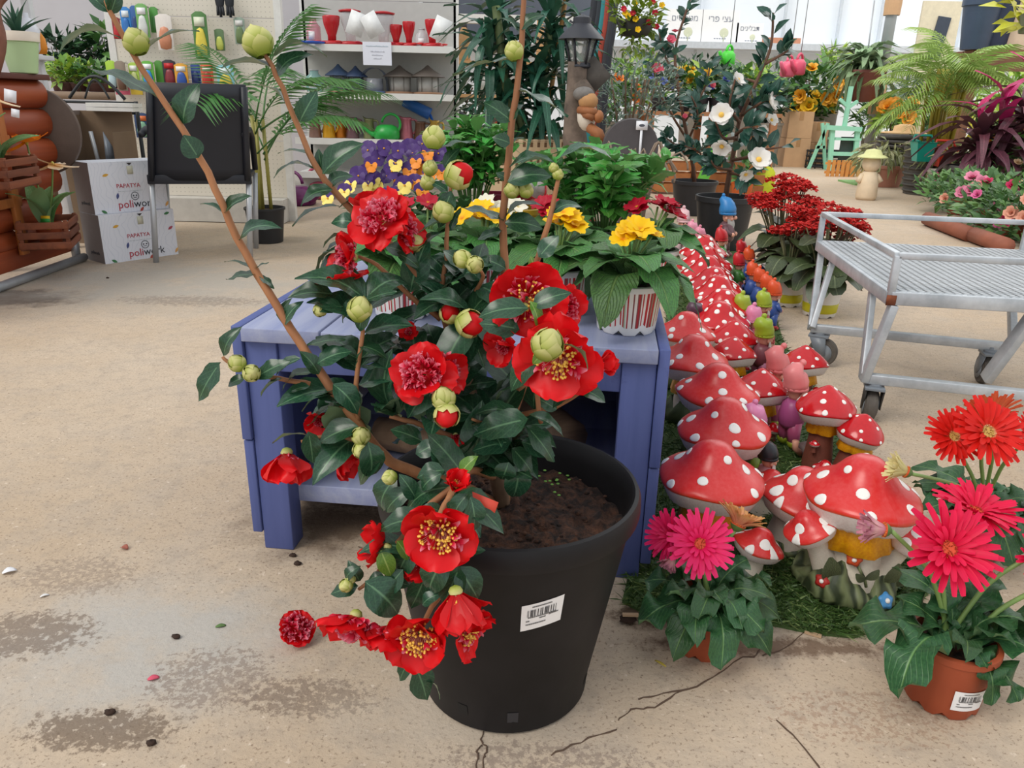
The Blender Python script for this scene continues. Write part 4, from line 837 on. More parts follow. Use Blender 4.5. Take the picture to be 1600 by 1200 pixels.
# ---------------------------------------------------------------- steel plant trolley
steel = NT('galvanised_steel'); steel.b.inputs['Metallic'].default_value = .35; steel.b.inputs['Roughness'].default_value = .42
_n = steel.ramp(steel.noise(7, 5, .7), [(.35, lin('#A2A8AE')), (.6, lin('#C2C7CC')), (.8, lin('#D6D9DB'))])
_r = steel.ramp(steel.noise(5, 6, .75), [(.70, (0, 0, 0)), (.76, (1, 1, 1))]); steel.base(steel.mix(steel.math('MULTIPLY', _r, .6), _n, lin('#7A5540'))); steel = steel.m
DZ, RZ = .36, .457
FL, BL, BR = G(1392, 458, DZ), G(1280, 378, DZ), G(1597, 393, DZ); FR = FL + (BR-BL)*1.04
cbase = V(((FL.x+BR.x)/2, (FL.y+BR.y)/2, 0))
ct = thing('plant_trolley', 'grey steel plant trolley with mesh deck and low rail on four castors', 'trolley', cbase)
def c_(p, z=None): q = V(p)-cbase; q.z = p.z if z is None else z; return q
ux = (BR-BL).normalized(); uy = (BL-FL).normalized()
for a, b in ((FL, BL), (BL, BR), (FL, FR), (FR, BR)): obj('deck_frame', MB().bar(c_(a, DZ-.012), c_(b, DZ-.012), .022, .034), steel, ct, bevel=.002)
for a, b in ((FL, BL), (BL, BR), (BR, FR), (FL, FR)): obj('rail', MB().bar(c_(a, RZ), c_(b, RZ), .018, .016), steel, ct, bevel=.002)
for p in (FL, BL, BR, FR): obj('rail_post', MB().bar(c_(p, DZ-.02), c_(p, RZ), .018, .018, ux), steel, ct, bevel=.002)
obj('rust_patch', MB().box(c_(FL, DZ-.016)-uy*.012, (.024, .004, .026)), mat('#8A4A2A', .8, .4, 60), ct)
m = MB(); a0 = c_(FL, DZ+.004); W_, D_ = (BR-BL).length, (BL-FL).length
for i in range(70):
    for sgn in (1, -1):
        y0 = -D_*.35+i*(D_*1.35)/70*1.0; p0 = V((0, y0)); s0 = W_; 
        p1 = V((W_, y0+sgn*W_*.35)); q0, q1 = (0.0, y0 if sgn > 0 else y0+.35*W_), (W_, (y0+.35*W_) if sgn > 0 else y0)
        # clip to the deck
        def cl(pa, pb):
            (x0, y0_), (x1, y1_) = pa, pb; ts = [0.0, 1.0]
            dy = y1_-y0_
            for lim, sg in ((0, 1), (D_, -1)):
                f0, f1 = (y0_-lim)*sg, (y1_-lim)*sg
                if f0 < 0 and f1 < 0: return None
                if f0*f1 < 0:
                    t_ = f0/(f0-f1)
                    if f0 < 0: ts[0] = max(ts[0], t_)
                    else: ts[1] = min(ts[1], t_)
            return None if ts[0] >= ts[1] else tuple((x0+(x1-x0)*t_, y0_+dy*t_) for t_ in ts)
        r = cl(q0, q1)
        if r: m.bar(a0+ux*r[0][0]+uy*r[0][1], a0+ux*r[1][0]+uy*r[1][1], .0042, .004)
obj('mesh_deck', m, mat('#C6CBD0', .45, .15, 20, 0, .25), ct, kind='stuff', smooth=False)
def leg2(top1, top2, foot): obj('leg', MB().bar(top1, foot, .028, .022, ux), steel, ct, bevel=.002); obj('leg', MB().bar(top2, foot+uy*.02, .028, .022, ux), steel, ct, bevel=.002)
LZ = .125
fFL, fBL = c_(FL, LZ)+ux*.045-uy*.02, c_(BL, LZ)+ux*.02; fBR, fFR = c_(BR, LZ)-ux*.10, c_(FR, LZ)-ux*.10
fFL = c_(G(1350, 590, LZ)); fBL = c_(G(1267, 512, LZ)); fBR = c_(G(1583, 543, LZ)); fFR = fFL+(fBR-fBL)*1.02
lo = c_(G(1540, 593, LZ))
obj('leg', MB().bar(c_(FL, DZ-.03)+ux*.012, fFL+V((.0, 0, -.01)), .032, .02, ux), steel, ct, bevel=.002); obj('leg', MB().bar(c_(FL.lerp(BL, .22), DZ-.03)+ux*.01, fFL+uy*.012, .032, .016, ux), steel, ct, bevel=.002)
obj('leg', MB().bar(c_(BL, DZ-.03)+ux*.012, fBL, .028, .02, ux), steel, ct, bevel=.002); obj('leg', MB().bar(c_(BL.lerp(FL, .22), DZ-.03)+ux*.01, fBL-uy*.012, .032, .018, ux), steel, ct, bevel=.002)
obj('leg', MB().bar(c_(BR, DZ-.03)-ux*.03, fBR, .03, .02, ux), steel, ct, bevel=.002); obj('leg', MB().bar(c_(G(1622, 482, DZ-.02), DZ-.02), lo, .04, .02, ux), steel, ct, bevel=.002)
obj('cross_rail', MB().bar(fBL, fBR, .026, .026), steel, ct, bevel=.002); obj('cross_rail', MB().bar(fFL, fFR+ux*.1, .026, .026), steel, ct, bevel=.002)
tyre, hubm, fork = mat('#5E5852', .75, .2, 40), mat('#8A9097', .5, .1), mat('#7B828A', .4, .1)
def castor(foot, yaw, cover=False):
    Mx_ = Tm(foot.x, foot.y, 0) @ rot(yaw); r = .047
    wh = obj('wheel', MB().lathe([(.008, -.016), (.034, -.017), (.036, -.015), (.043, -.014), (r, -.008), (r, .008), (.043, .014), (.036, .015), (.034, .017), (.008, .016)], 32, Tm(.018, 0, r) @ rot(pi/2, 'X')), tyre, ct, Mx_, sharp=30)
    m = MB()
    for sy in (-1, 1): m.lathe([(.03, .0175*sy), (.031, .0185*sy), (.012, .0195*sy), (.009, .023*sy), (1e-4, .023*sy)], 20, Tm(.018, 0, r) @ rot(pi/2, 'X'))
    obj('hub', m, hubm, wh)
    m = MB()
    for sy in (-1, 1): m.add([(-.026, .022*sy, .098), (.024, .022*sy, .098), (.030, .022*sy, .04), (.012, .024*sy, .032), (-.004, .022*sy, .05)], [(0, 1, 2, 3, 4)])
    o = obj('fork', m, mat('#35322F', .6) if cover else fork, ct, Mx_); o.modifiers.new('thick', 'SOLIDIFY').thickness = .004
    obj('castor_plate', MB().box((0, 0, .102), (.062, .05, .008)).lathe([(.02, .095), (.02, .112), (.008, .114), (.007, .122), (1e-4, .122)], 12), fork, ct, Mx_, bevel=.001)
castor(fBL+ux*.03, -.5); castor(fFL+ux*.03-uy*.0, 1.25, True); castor(fBR-ux*.06, 1.35); castor(fFR, .3)
# ---------------------------------------------------------------- red kalanchoes
kl = leafmat('kalanchoe_leaf', '#2C3A24', '#4D5A36', '#7A8560', '#5E4A44', .4, .3, 4, .04, .1, .1)
kleaf = [leafgeo(lambda v: .42*sin(pi*min(1, .06+v*.9))**.6*(.55+.6*v), 4, 6, a, .12, .03, 9, tp, i+60).mesh('leaf', [kl]) for i, (a, tp) in enumerate(((.1, .1), (.16, .3)))]
kred = mat('#D0241C', .6, .2, 40, col2='#B01A16'); wpot = mat('#E9E8E4', .45, .05, 6); ypot = mat('#C9C21E', .45, .08, 6)
def kalanchoe(lab, base, pr_, ph, hh, fr, seed, ncl=26):
    rg = random.Random(seed); t = thing('potted_kalanchoe', lab, 'potted flower', base, 0, 'kalanchoes in white and yellow pots')
    pot(t, pr_*.82, pr_, ph, wpot, .004, .014, 28, True); soil(t, pr_-.008, ph-.015, .003, 16)
    obj('yellow_band', MB().openlathe([(pr_*.835, .018), (pr_*.845+.0012, .02), (pr_*.9+.0012, ph*.42), (pr_*.9, ph*.43)], 28), ypot, t)
    for i in range(26):
        a = rg.uniform(0, 2*pi); z = ph-.02+rg.uniform(0, hh*.6); el = rg.uniform(-.35, .6)
        obj('leaf', rg.choice(kleaf), None, t, frame((cos(a)*.02, sin(a)*.02, z), heading(a, el), (0, 0, 1), rg.uniform(.13, .19)*(hh/.4+.35)/1.3))
    m = MB(); st = MB()
    for i in range(ncl):
        a = rg.uniform(0, 2*pi); q = fr*sqrt(rg.random()); c0 = V((q*cos(a), q*sin(a), ph+hh*(.72+.3*(1-(q/fr)**2))*rg.uniform(.78, 1.05)))
        st.tube([(q*.2*cos(a), q*.2*sin(a), ph), (c0.x*.6, c0.y*.6, ph+(c0.z-ph)*.6), c0], .003, 5)
        for k in range(62):
            b_ = rg.uniform(0, 2*pi); e = .052*sqrt(rg.random()); p = c0+V((e*cos(b_), e*sin(b_), .016*(1-(e/.052)**2)+rg.uniform(-.008, .008))); s_ = rg.uniform(.0075, .0125)
            nn = V((rg.uniform(-.6, .6), rg.uniform(-.8, .3), 1)).normalized(); x = nn.orthogonal().normalized()*s_; y = nn.cross(x)
            m.add([p+x, p+y*.5+x*.3, p+y, p+y*.5-x*.3, p-x, p-y*.5-x*.3, p-y, p-y*.5+x*.3, p-nn*s_*.5], [(0, 1, 8), (1, 2, 8), (2, 3, 8), (3, 4, 8), (4, 5, 8), (5, 6, 8), (6, 7, 8), (7, 0, 8)])
    obj('flower_clusters', m, kred, t, kind='stuff', smooth=False); obj('flower_stems', st, mat('#6B6A48', .6), t)
kp = G(1290, 500)+V((0, .08, 0)); kalanchoe('red kalanchoe in a white and yellow pot, right behind the trolley corner', V((kp.x, kp.y, 0)), .078, .135, .30, .105, 1, 20)
kp = G(1245, 484)+V((0, .09, 0)); kalanchoe('red kalanchoe in a white and yellow pot, middle one of three', V((kp.x-.02, kp.y, 0)), .075, .13, .27, .08, 2, 14)
kp = G(1222, 460)+V((0, .1, 0)); kalanchoe('red kalanchoe with the broadest red head, left of the trolley', V((kp.x, kp.y, 0)), .078, .135, .36, .155, 3, 34)

# ---------------------------------------------------------------- plants on the bench
pl_ = leafmat('primula_leaf', '#305C30', '#528A3E', '#86B066', '#6B9460', .5, .28, 15, .04, .15, .3, .9)
def pw_(v): return .04+.35*sin(pi*min(1, .02+v*.90))**.75*(.6+.75*v)*(1+.05*sin(v*48))*max(0, 1-v**7)**.5
pleaf = [leafgeo(pw_, 6, 12, a, f, wv, 20, tp, i+80).mesh('leaf', [pl_]) for i, (a, f, wv, tp) in enumerate(((.18, .2, .07, .5), (.22, .15, .09, .7), (.14, .25, .06, .3)))]
stripe = NT('striped_pot_print'); _x, _y, _z = stripe.sep(stripe.uv())
_w = stripe.n('ShaderNodeTexWhiteNoise', noise_dimensions='1D'); stripe.l(stripe.math('FLOOR', stripe.math('MULTIPLY', _x, 150)), _w.inputs['W'])
_c = stripe.ramp(_w.outputs['Value'], [(0, lin('#EDE7DF')), (.20, lin('#B9242A')), (.42, lin('#EDE7DF')), (.50, lin('#A08A72')), (.64, lin('#A9C2A0')), (.74, lin('#EFEAE2')), (.80, lin('#8A4A48')), (.92, lin('#E9E2DA'))], 'CONSTANT')
_in = stripe.math('MULTIPLY', stripe.math('GREATER_THAN', _y, .165), stripe.math('LESS_THAN', _y, .284)); stripe.base(stripe.mix(_in, lin('#EAE8E6'), _c)); stripe.b.inputs['Roughness'].default_value = .45; stripe = stripe.m
yflow = petalmat('yellow_primula_petal', '#E58A0A', '#F6C80E', .5, .06, .2, '#F3C010', .05, .5)
rflow = petalmat('red_primula_petal', '#E5B020', '#B80F2E', .5, .1, .2, '#C01030', .02, .3)
wflow = petalmat('cream_primula_petal', '#EBCB50', '#F1EBD8', .5, .06, .2, None, .05, .4)
def rosette(pm):
    m = MB()
    for i in range(5):
        M = rot(2*pi*i/5) @ rot(.2, 'X')
        m.surf(lambda u, v: ((u-.5)*1.12*sin(pi*(.08+.62*v))**.8, v-.16*(1-abs(u-.5)*2)**3*v**4, .12*v+.10*sin(6*u)*v), 6, 4, M)
    return m.mesh('flower', [pm])
ros = {k: rosette(v) for k, v in (('y', yflow), ('r', rflow), ('w', wflow))}
def primula(lab, base, fl, seed, r=.056, ncl=9, leaves=18, lean=(0, 0)):
    rg = random.Random(seed); t = thing('potted_primula', lab, 'potted flower', base, 0, 'primulas in striped pots on the bench')
    pot(t, r*.86, r, .085, stripe, .004, .010, 32, True); soil(t, r-.008, .078, .002, 14)
    for i in range(leaves):
        a = 2*pi*i/leaves*1.618*2+rg.uniform(-.2, .2); up = i/leaves; el = -.1+1.35*up+rg.uniform(-.15, .15); ln = .104-.035*up+rg.uniform(-.01, .012)
        obj('leaf', rg.choice(pleaf), None, t, frame((cos(a)*.018, sin(a)*.018, .082+.01*up), heading(a, el), V((-cos(a)*.6, -sin(a)*.6, 1)), ln, rg.uniform(.9, 1.15)) @ rot(rg.uniform(-.3, .3), 'Y'))
    for i in range(ncl):
        a = rg.uniform(0, 2*pi); q = .045*sqrt(rg.random()); p = V((q*cos(a)+lean[0], q*sin(a)*.7+lean[1], .172+rg.uniform(-.008, .012)-q*.3))
        f = obj('flower', ros[fl], None, t, zframe(p, V((q*cos(a)*12, q*sin(a)*12-.45, 1)), rg.uniform(.021, .026), rg.uniform(0, 3)))
        obj('stem', MB().tube([(0, 0, .085), p.lerp(V((0, 0, .1)), .5), p-V((0, 0, .004))], .0022, 5), stemM, t)
    return t
def onb(px, py, Y=None):
    p = G(px, py, BH) if Y is None else V((P(px, py, Y).x, Y, BH)); p.z = BH+.0005; return p
q = onb(985, 530); primula('yellow primula in a striped pot at the bench\'s right front corner', q+V((0, .062, 0)), 'y', 1, .058, 9, 20, (.0, -.01))
q = onb(868, 500); primula('yellow primula in a striped pot left of the corner one', q+V((.005, .06, 0)), 'y', 2, .056, 7, 18, (-.0, 0))
q = onb(622, 506); primula('primula in a striped pot at the left of the bench behind camellia twigs', q+V((0, .06, 0)), 'r', 3, .056, 2, 18)
q = onb(752, 486); primula('yellow primula in a striped pot in the middle of the bench', q+V((0, .06, 0)), 'y', 4, .056, 7, 18)
primula('red primula in a striped pot behind the corner yellow one', onb(1015, 400, 1.62), 'r', 5, .056, 7, 18, (.01, 0)); primula('dark red primula in a striped pot in front of the yellow pot', onb(878, 400, 1.62), 'r', 6, .056, 6, 16); primula('cream primula in a striped pot between the yellow ones', onb(785, 400, 1.58), 'w', 7, .056, 7, 14)
primula('magenta and orange primula in a striped pot behind the left one', onb(668, 400, 1.52), 'r', 8, .056, 4, 16)
ml = leafmat('mint_leaf', '#2F7A2C', '#55A03C', '#79B060', '#6FA05C', .45, .28, 8, .05, .18, .3, .2)
mleaf = [leafgeo(lambda v: .27*sin(pi*min(1, .04+v*.93))**.8*(1.1-.3*v), 4, 5, a, .2, .04, 16, tp, i+120).mesh('leaf', [ml]) for i, (a, tp) in enumerate(((.1, .1), (.16, .3)))]
def bushy(name, lab, base, rad, h, n_st, pots, seed, lm=mleaf, ll=.05, potdim=(.06, .07, .12), lev=6, cat='potted plant', flat=.0, floors=.35):
    rg = random.Random(seed); t = thing(name, lab, cat, base); pot(t, *potdim, pots, .004, .012, 24)
    st = MB(); zt = potdim[2]-.01; soil(t, potdim[1]-.008, zt-.004, .003, 14)
    for i in range(n_st):
        a = rg.uniform(0, 2*pi); q = rad*sqrt((i+.5)/n_st); top = V((q*cos(a), q*sin(a), zt+h*(1-flat*(q/rad)**2)*rg.uniform(.82, 1.05))); b0 = V((q*.25*cos(a), q*.25*sin(a), zt))
        pts = smooth([b0, b0.lerp(top, .5)+V((0, 0, h*.06)), top], 3); st.tube(pts, [.0022]*len(pts), 5)
        for k in range(lev):
            tt = floors+(1-floors)*k/(lev-1); p, d = along(pts, min(.999, tt)); ph = k*pi/2+a
            for s_ in (0, pi):
                el = .15+.5*(k/(lev-1))+rg.uniform(-.25, .25); dd = heading(ph+s_+rg.uniform(-.3, .3), el)
                obj('leaf', rg.choice(lm), None, t, frame(p, dd, V((0, 0, 1))+d, ll*rg.uniform(.75, 1.15)*(1.0 if k < lev-1 else .7)))
    obj('stems', st, mat('#5E8A45', .5, .15, 30), t); return t
bushy('potted_mint', 'dense bright green mint plant at the back right of the blue bench', V((.205, 1.80, BH+.0005)), .185, .19, 24, mat('#4A4A48', .5), 11, mleaf, .07, (.07, .085, .10), 6, flat=.35)
bushy('potted_mint', 'bright green mint plant in a pale green pot at the back of the bench', V((-.105, 1.90, BH+.0005)), .10, .20, 22, mat('#B7D3A0', .45, .06), 12, mleaf, .058, (.045, .06, .13), 6, flat=.25)
cp_ = thing('square_pot', 'small crimson square pot between the mint and the yellow pot', 'pot', V((-.05, 1.99, BH+.0005)))
obj('pot_body', MB().openlathe([(.045, 0), (.062, .14), (.066, .14), (.066, .15), (.058, .15), (.05, .05)], 4, rot(pi/4)), mat('#A01848', .4, .08), cp_, smooth=False); soil(cp_, .035, .12, .003, 12)
yp = thing('flower_pot', 'empty looking mustard yellow pot at the back of the bench', 'pot', V((.01, 1.92, BH+.0005))); pot(yp, .045, .055, .125, mat('#D9AC2C', .4, .08), .003, .014); soil(yp, .047, .108, .003, 12)
# violas
purple, ylw, orn = mat('#2F1050', .5, .25, 30, col2='#4A2078'), mat('#F2CF3A', .5, .12, 30, col2='#F6E58A'), mat('#F08C14', .5, .12, 30)
def viola(kind):
    m = MB()
    for i, (a, s_, mi) in enumerate(((.5, 1.1, 0), (-.5, 1.1, 0), (1.65, .72, 1), (-1.65, .72, 1), (pi, .95, 1))):
        m.m = mi; M = rot(a) @ Tm(0, .05, .03*(i < 2)*-1) @ scl(s_)
        m.surf(lambda u, v: ((u-.5)*.92*sin(pi*(.06+.80*v))**.9, v*.62, .06*sin(pi*u)*v+.05*v*v), 4, 3, M)
    m.m = 2; m.ball((0, 0, .05), (.08, .08, .05), 6, 4); return m.mesh('flower', [purple, ylw if kind == 'y' else (orn if kind == 'o' else purple), mat('#E8A020', .5)])
vio = {k: viola(k) for k in 'yop'}
vl = leafmat('viola_leaf', '#234A22', '#3C6A2E', '#5E8A4A', '#56804A', .45, .2, 6, .05, .15, .2)
vleaf = [leafgeo(lambda v: .26*sin(pi*min(1, .05+v*.92))**.7, 4, 4, .12, .2, .03, 12, .2, 140).mesh('leaf', [vl])]
VB = V((-.225, 1.74, BH+.0005))
vt = bushy('potted_violas', 'tray pot of purple, yellow and orange violas at the back left of the bench', VB, .14, .10, 22, mat('#3A3A3A', .5), 21, vleaf, .04, (.10, .115, .08), 5, 'potted flower', .3)
rg = random.Random(4)
vpx = [(575, 235, 'p'), (600, 232, 'p'), (622, 236, 'p'), (592, 248, 'p'), (618, 255, 'y'), (640, 232, 'p'), (660, 225, 'p'), (668, 240, 'o'), (650, 252, 'o'), (640, 268, 'o'), (655, 262, 'o'), (625, 285, 'o'), (648, 285, 'o'), (660, 300, 'o'), (585, 282, 'y'), (575, 290, 'y'), (590, 292, 'y'), (605, 275, 'p'), (625, 295, 'y'), (617, 305, 'y'), (632, 290, 'y'), (548, 288, 'y'), (538, 300, 'y'), (512, 310, 'y'), (575, 270, 'p'), (560, 275, 'p'), (685, 240, 'p'), (690, 270, 'o'), (600, 310, 'o'), (672, 272, 'o'), (580, 258, 'o'), (612, 268, 'p'), (645, 240, 'p')]
for px, py, k in vpx:
    Y = 1.70-.10*((py-225)/90)+U(-.03, .03); p = P(px, py, Y)-VB
    obj('flower', vio[k], None, vt, zframe(p, CD(U(-.4, .4), U(.05, .5), .9), U(.021, .027)) @ rot(U(-.3, .3)) if False else (frame(p, CD(U(-.2, .2), 1, 0), CD(U(-.4, .4), .3, 1), U(.024, .030))))
# things standing at the back of the bench
ca = thing('potted_cactus', 'small round cactus with pink flowers on its crown behind the camellia', 'cactus', V((.128, 2.01, BH+.0005)))
pot(ca, .03, .036, .10, terra, .003, .012, 20); soil(ca, .03, .095, .002, 12)
obj('body', MB().lathe([(.02, .09), (.028, .11), (.031, .16), (.028, .205), (.018, .225), (1e-4, .23)], 40, None, lambda a, t, r, z: (r*(1+.10*abs(sin(7*a+z*60))-.05), z)), mat('#4C6A3E', .6, .3, 90), ca)
m = MB()
for i in range(420):
    a = U(0, 2*pi); z = U(.1, .225); r = .031*(1-max(0, (z-.17)/.06)**2*.7); d = V((cos(a), sin(a), .3)); m.tube([d*r*.97+V((0, 0, z)), d*(r+.006)+V((U(-.002, .002), 0, z))], .0005, 3)
obj('spines', m, mat('#E6D5BE', .6), ca, kind='stuff')
for i in range(5):
    obj('flower', ros['r'], None, ca, zframe((.012*cos(i*1.26), .012*sin(i*1.26), .226), (cos(i*1.26), sin(i*1.26), 1.5), .009))
for i, (dx, a) in enumerate(((.0, 2.2), (.03, 1.0))): pass
su = thing('potted_succulent', 'paddle leaved green succulent right of the small cactus', 'potted plant', V((.168, 2.0, BH+.0005))); pot(su, .026, .032, .09, terra, .003, .01, 18); soil(su, .026, .084, .002, 10)
sl = leafgeo(lambda v: .33*sin(pi*min(1, .08+v*.88))**.6, 4, 6, .05, .15).mesh('leaf', [leafmat('succulent_leaf', '#3F7A38', '#5C9646', '#7CB060', '#5C9646', .35, .1)])
for a, el, ln in ((.3, 1.2, .085), (2.4, 1.1, .08), (1.2, 1.35, .095), (-1.5, 1.0, .07), (-.6, 1.1, .08), (3.6, .9, .07)): obj('leaf', sl, None, su, frame((0, 0, .085), heading(a, el), (0, -1, .2), ln))
rw = thing('enamel_bowl', 'red and white ornament standing on its side at the back of the bench', 'ornament', V((.022, 2.02, BH+.0005)))
# ---------------------------------------------------------------- background: left side
logM = woodmat('orange_brown_log', '#7E3418', '#A04A24', .5, .5, 1, .12, '#8E4A34'); lathM = woodmat('lath_wood', '#8A4A20', '#B06A30', .6, .6, 2, .1); crateM = woodmat('crate_wood', '#5A2E1C', '#84482A', .8, .7, 1, .15)
greyw = mat('#6B5A50', .8, .2, 8, .2); zinc = mat('#A7ABB0', .4, .2, 8, metal=.4)
lw = thing('log_display_stand', 'brown display stand of stacked half logs on a metal foot at the left edge', 'display stand', (-2.27, 3.25, 0))
rowz = [.79, .66, .53, .40, .27, .17]
for i, z in enumerate(rowz):
    h = .066 if i < 5 else .05
    for y0, y1 in ((-.75, .22), (.225, .62)):
        if y0 > 0 and i > 3: y1 = .58
        m = MB(); m.surf(lambda u, v: (.055*sin(pi*u)+.0, y0+(y1-y0)*v, z+h*.98*cos(pi*u)), 8, 1)
        m.add([(0, y1, z)]+[(.055*sin(pi*k/8), y1, z+h*.98*cos(pi*k/8)) for k in range(9)], [(0, k+1, k+2) for k in range(8)]); obj('log', m, logM, lw)
for y in (-.32, .21): obj('lath', MB().box((.062, y, .47), (.02, .05, .72)), lathM, lw, bevel=.003)
for z in (.34, .60): obj('lath', MB().box((.062, -.1, z), (.018, .7, .04)), lathM, lw, bevel=.003)
obj('top_board', MB().box((0, -.07, .862), (.16, 1.38, .024)), mat('#5A2A22', .6), lw, bevel=.003)
obj('base_board', MB().box((.03, -.07, .095), (.03, 1.36, .09)), logM, lw, bevel=.003)
obj('end_panel', MB().lathe([(1e-4, -.012), (.2, -.012), (.2, .012), (1e-4, .012)], 40, Tm(-.03, .64, .62) @ rot(pi/2, 'X')), greyw, lw)
obj('foot_bar', MB().tube([(.10, -.75, .022), (.10, .62, .022)], .02, 10), zinc, lw); obj('foot_bar', MB().box((.06, .62, .06), (.03, .03, .12)), zinc, lw)
def crate(lab, base, rz, a, b, h, ns=3):
    t = thing('slatted_crate', lab, 'crate', base, rz)
    for x in (-1, 1):
        for y in (-1, 1): obj('post', MB().box((x*(a/2-.01), y*(b/2-.01), h/2), (.016, .016, h)), crateM, t, bevel=.001)
    for k in range(ns):
        z = h*(k+.5)/ns; sh = h/ns*.68
        for y in (-1, 1): obj('slat', MB().box((0, y*(b/2), z), (a, .007, sh)), crateM, t, bevel=.001)
        for x in (-1, 1): obj('slat', MB().box((x*(a/2), 0, z), (.007, b, sh)), crateM, t, bevel=.001)
    obj('floor_board', MB().box((0, 0, .006), (a-.01, b-.01, .008)), crateM, t); return t
c2 = P(90, 386, 3.50); c1 = P(30, 292, 3.28)
crate('slatted brown crate holding the orange tulip, lower one on the log display', V((-2.12, 3.53, c2.z)), .35, .2, .26, .13)
crate('slatted brown crate holding the white tulip, upper one at the left edge', V((-2.12, 3.25, c1.z)), .1, .2, .26, .125)
tl = leafmat('tulip_leaf', '#56804A', '#7AA366', '#8AA878', '#7C9C6C', .5, .15, 9, .04, .15, .08)
tleaf = leafgeo(lambda v: .12*sin(pi*min(1, .12+v*.86))**.7, 4, 7, .10, .35, .02, 8, .25).mesh('leaf', [tl])
opet = petalmat('orange_tulip_petal', '#E8971C', '#EE7A12', .5, .1, .25); wpet = petalmat('faded_tulip_petal', '#E3B070', '#F0DCC0', .6, .1, .25)
tpet = {k: MB().surf(lambda u, v: ((u-.5)*.62*sin(pi*(.12+.8*v)), v, .25*v*v+.2*(u-.5)**2), 4, 5).mesh('petal', [p_]) for k, p_ in (('o', opet), ('w', wpet))}
def tulip(lab, base, hs, kinds, cols, seed, band=True):
    rg = random.Random(seed); t = thing('potted_tulip', lab, 'potted flower', base); pot(t, .045, .055, .09, mat('#B0502A', .6), .003, .01, 20); soil(t, .046, .078, .002, 12)
    for i in range(6): obj('leaf', tleaf, None, t, frame((.01*cos(i), .01*sin(i), .08), heading(i*1.05+rg.uniform(-.3, .3), rg.uniform(.75, 1.3)), (0, -.3, 1), rg.uniform(.17, .24), 1.5))
    for i, (dx, h, k) in enumerate(zip(kinds, hs, cols)):
        top = V((dx, -.02*i, .08+h)); obj('stem', MB().tube(smooth([(0, 0, .08), (dx*.5, 0, .08+h*.5), top], 3), .004, 6), stemM, t)
        f = obj('flower', MB().ball((0, 0, 0), (.008, .008, .014), 8, 6).mesh('flower', [mat('#B8B050', .5)]), None, t, Tm(*top))
        for q in range(5): obj('petal', tpet[k], None, f, rot(q*1.26+rg.uniform(-.3, .3)) @ rot(rg.uniform(-.7, .25), 'X') @ scl(rg.uniform(.085, .11)))
    lab_ = MB().box((0, 0, 0), (.04, .002, .06)); obj('plant_label', lab_, mat('#E9B824', .5), t, Tm(.02, -.05, .10) @ rot(-.2, 'X')); obj('plant_label', MB().box((0, 0, 0), (.041, .003, .02)), mat('#2E8F3A', .5), t, Tm(.02, -.051, .108) @ rot(-.2, 'X'))
tulip('potted tulip with drooping orange petals in the lower crate', V((-2.12, 3.53, c2.z+.012)), (.36, .27), (-.03, .08), 'ow', 3)
tulip('potted tulip with faded white petals in the upper crate', V((-2.12, 3.25, c1.z+.012)), (.26, .2), (.02, -.05), 'wo', 4)
for px, py, Y, lab in ((16, 150, 3.14, 'white price card above the faded tulip'), (24, 177, 3.14, 'small white price card below the larger one by the tulip')):
    s_ = .045 if py < 160 else .03; tag(obj('price_card', MB().box((0, 0, 0), (s_, .003, s_)), mat('#E7E8EE', .5), None, Tm(*P(px, py, Y)) @ rot(.2, 'Y')), lab, 'price card')
# aloe in a pale green pot on the wall top
al = thing('potted_aloe', 'aloe in a pale green conical pot standing on the log display', 'potted plant', V((P(38, 115, 3.74).x, 3.74, .8745)))
obj('pot', MB().openlathe([(.05, 0), (.056, .004), (.078, .13), (.084, .132), (.086, .17), (.08, .172), (.074, .168), (.07, .12)], 32), mat('#B4CE9C', .45, .05, 6), al, sharp=40); obj('pot_rim', MB().openlathe([(.0845, .133), (.0868, .17), (.08, .1725), (.075, .168)], 32), mat('#DCCFBE', .5, .05), al); soil(al, .072, .155, .003, 14)
alf = leafmat('aloe_leaf', '#2E5340', '#44694F', '#54785C', '#3E6350', .4, .1, 3, .02, .08, .02); aleaf = leafgeo(lambda v: .10*(1-v**1.6)+.002, 4, 7, .06, -.0+.5, .0).mesh('leaf', [alf])
for i in range(11): obj('leaf', aleaf, None, al, frame((0, 0, .15), heading(i*2.4, .45+.09*i), (0, 0, 1), U(.13, .19)))
sh = thing('ladder_shelf', 'white painted ladder shelf behind the aloe', 'shelf', V((P(84, 118, 4.2).x-.16, 4.18, 0)))
for x, y in ((.10, .05), (.10, -.6)): obj('upright', MB().bar((x, y, 0), (x-.06, y+.03, 1.7), .04, .04), mat('#D9DADC', .5, .15, 10), sh, bevel=.002)
for z in (.55, .96, 1.3): obj('shelf_board', MB().box((.02, -.27, z), (.24, .72, .022)), mat('#D9DADC', .5, .15, 10), sh, bevel=.002)
bg_ = thing('seed_bag', 'orange and white bag on the white ladder shelf', 'bag', V((P(66, 85, 4.1).x, 4.08, .972))); obj('bag_body', MB().lathe([(.035, 0), (.042, .03), (.038, .07), (.025, .09), (.02, .10)], 16, scl(1, .5, 1)), mat('#E08A1C', .5), bg_); obj('bag_label', MB().box((0, -.022, .045), (.04, .004, .03)), mat('#EDE6D8', .5), bg_)
bt = thing('lantern_bottle', 'white translucent lantern on the ladder shelf behind the aloe', 'lantern', V((P(52, 50, 4.1).x, 4.06, .972))); obj('body', MB().lathe([(.03, 0), (.045, .02), (.05, .1), (.03, .15), (.012, .16), (.012, .18)], 16), mat('#DADBE2', .3), bt)
dw = thing('driftwood', 'brown driftwood figure at the top left corner', 'wood ornament', V((P(10, 100, 3.5).x-.02, 3.44, .8745)))
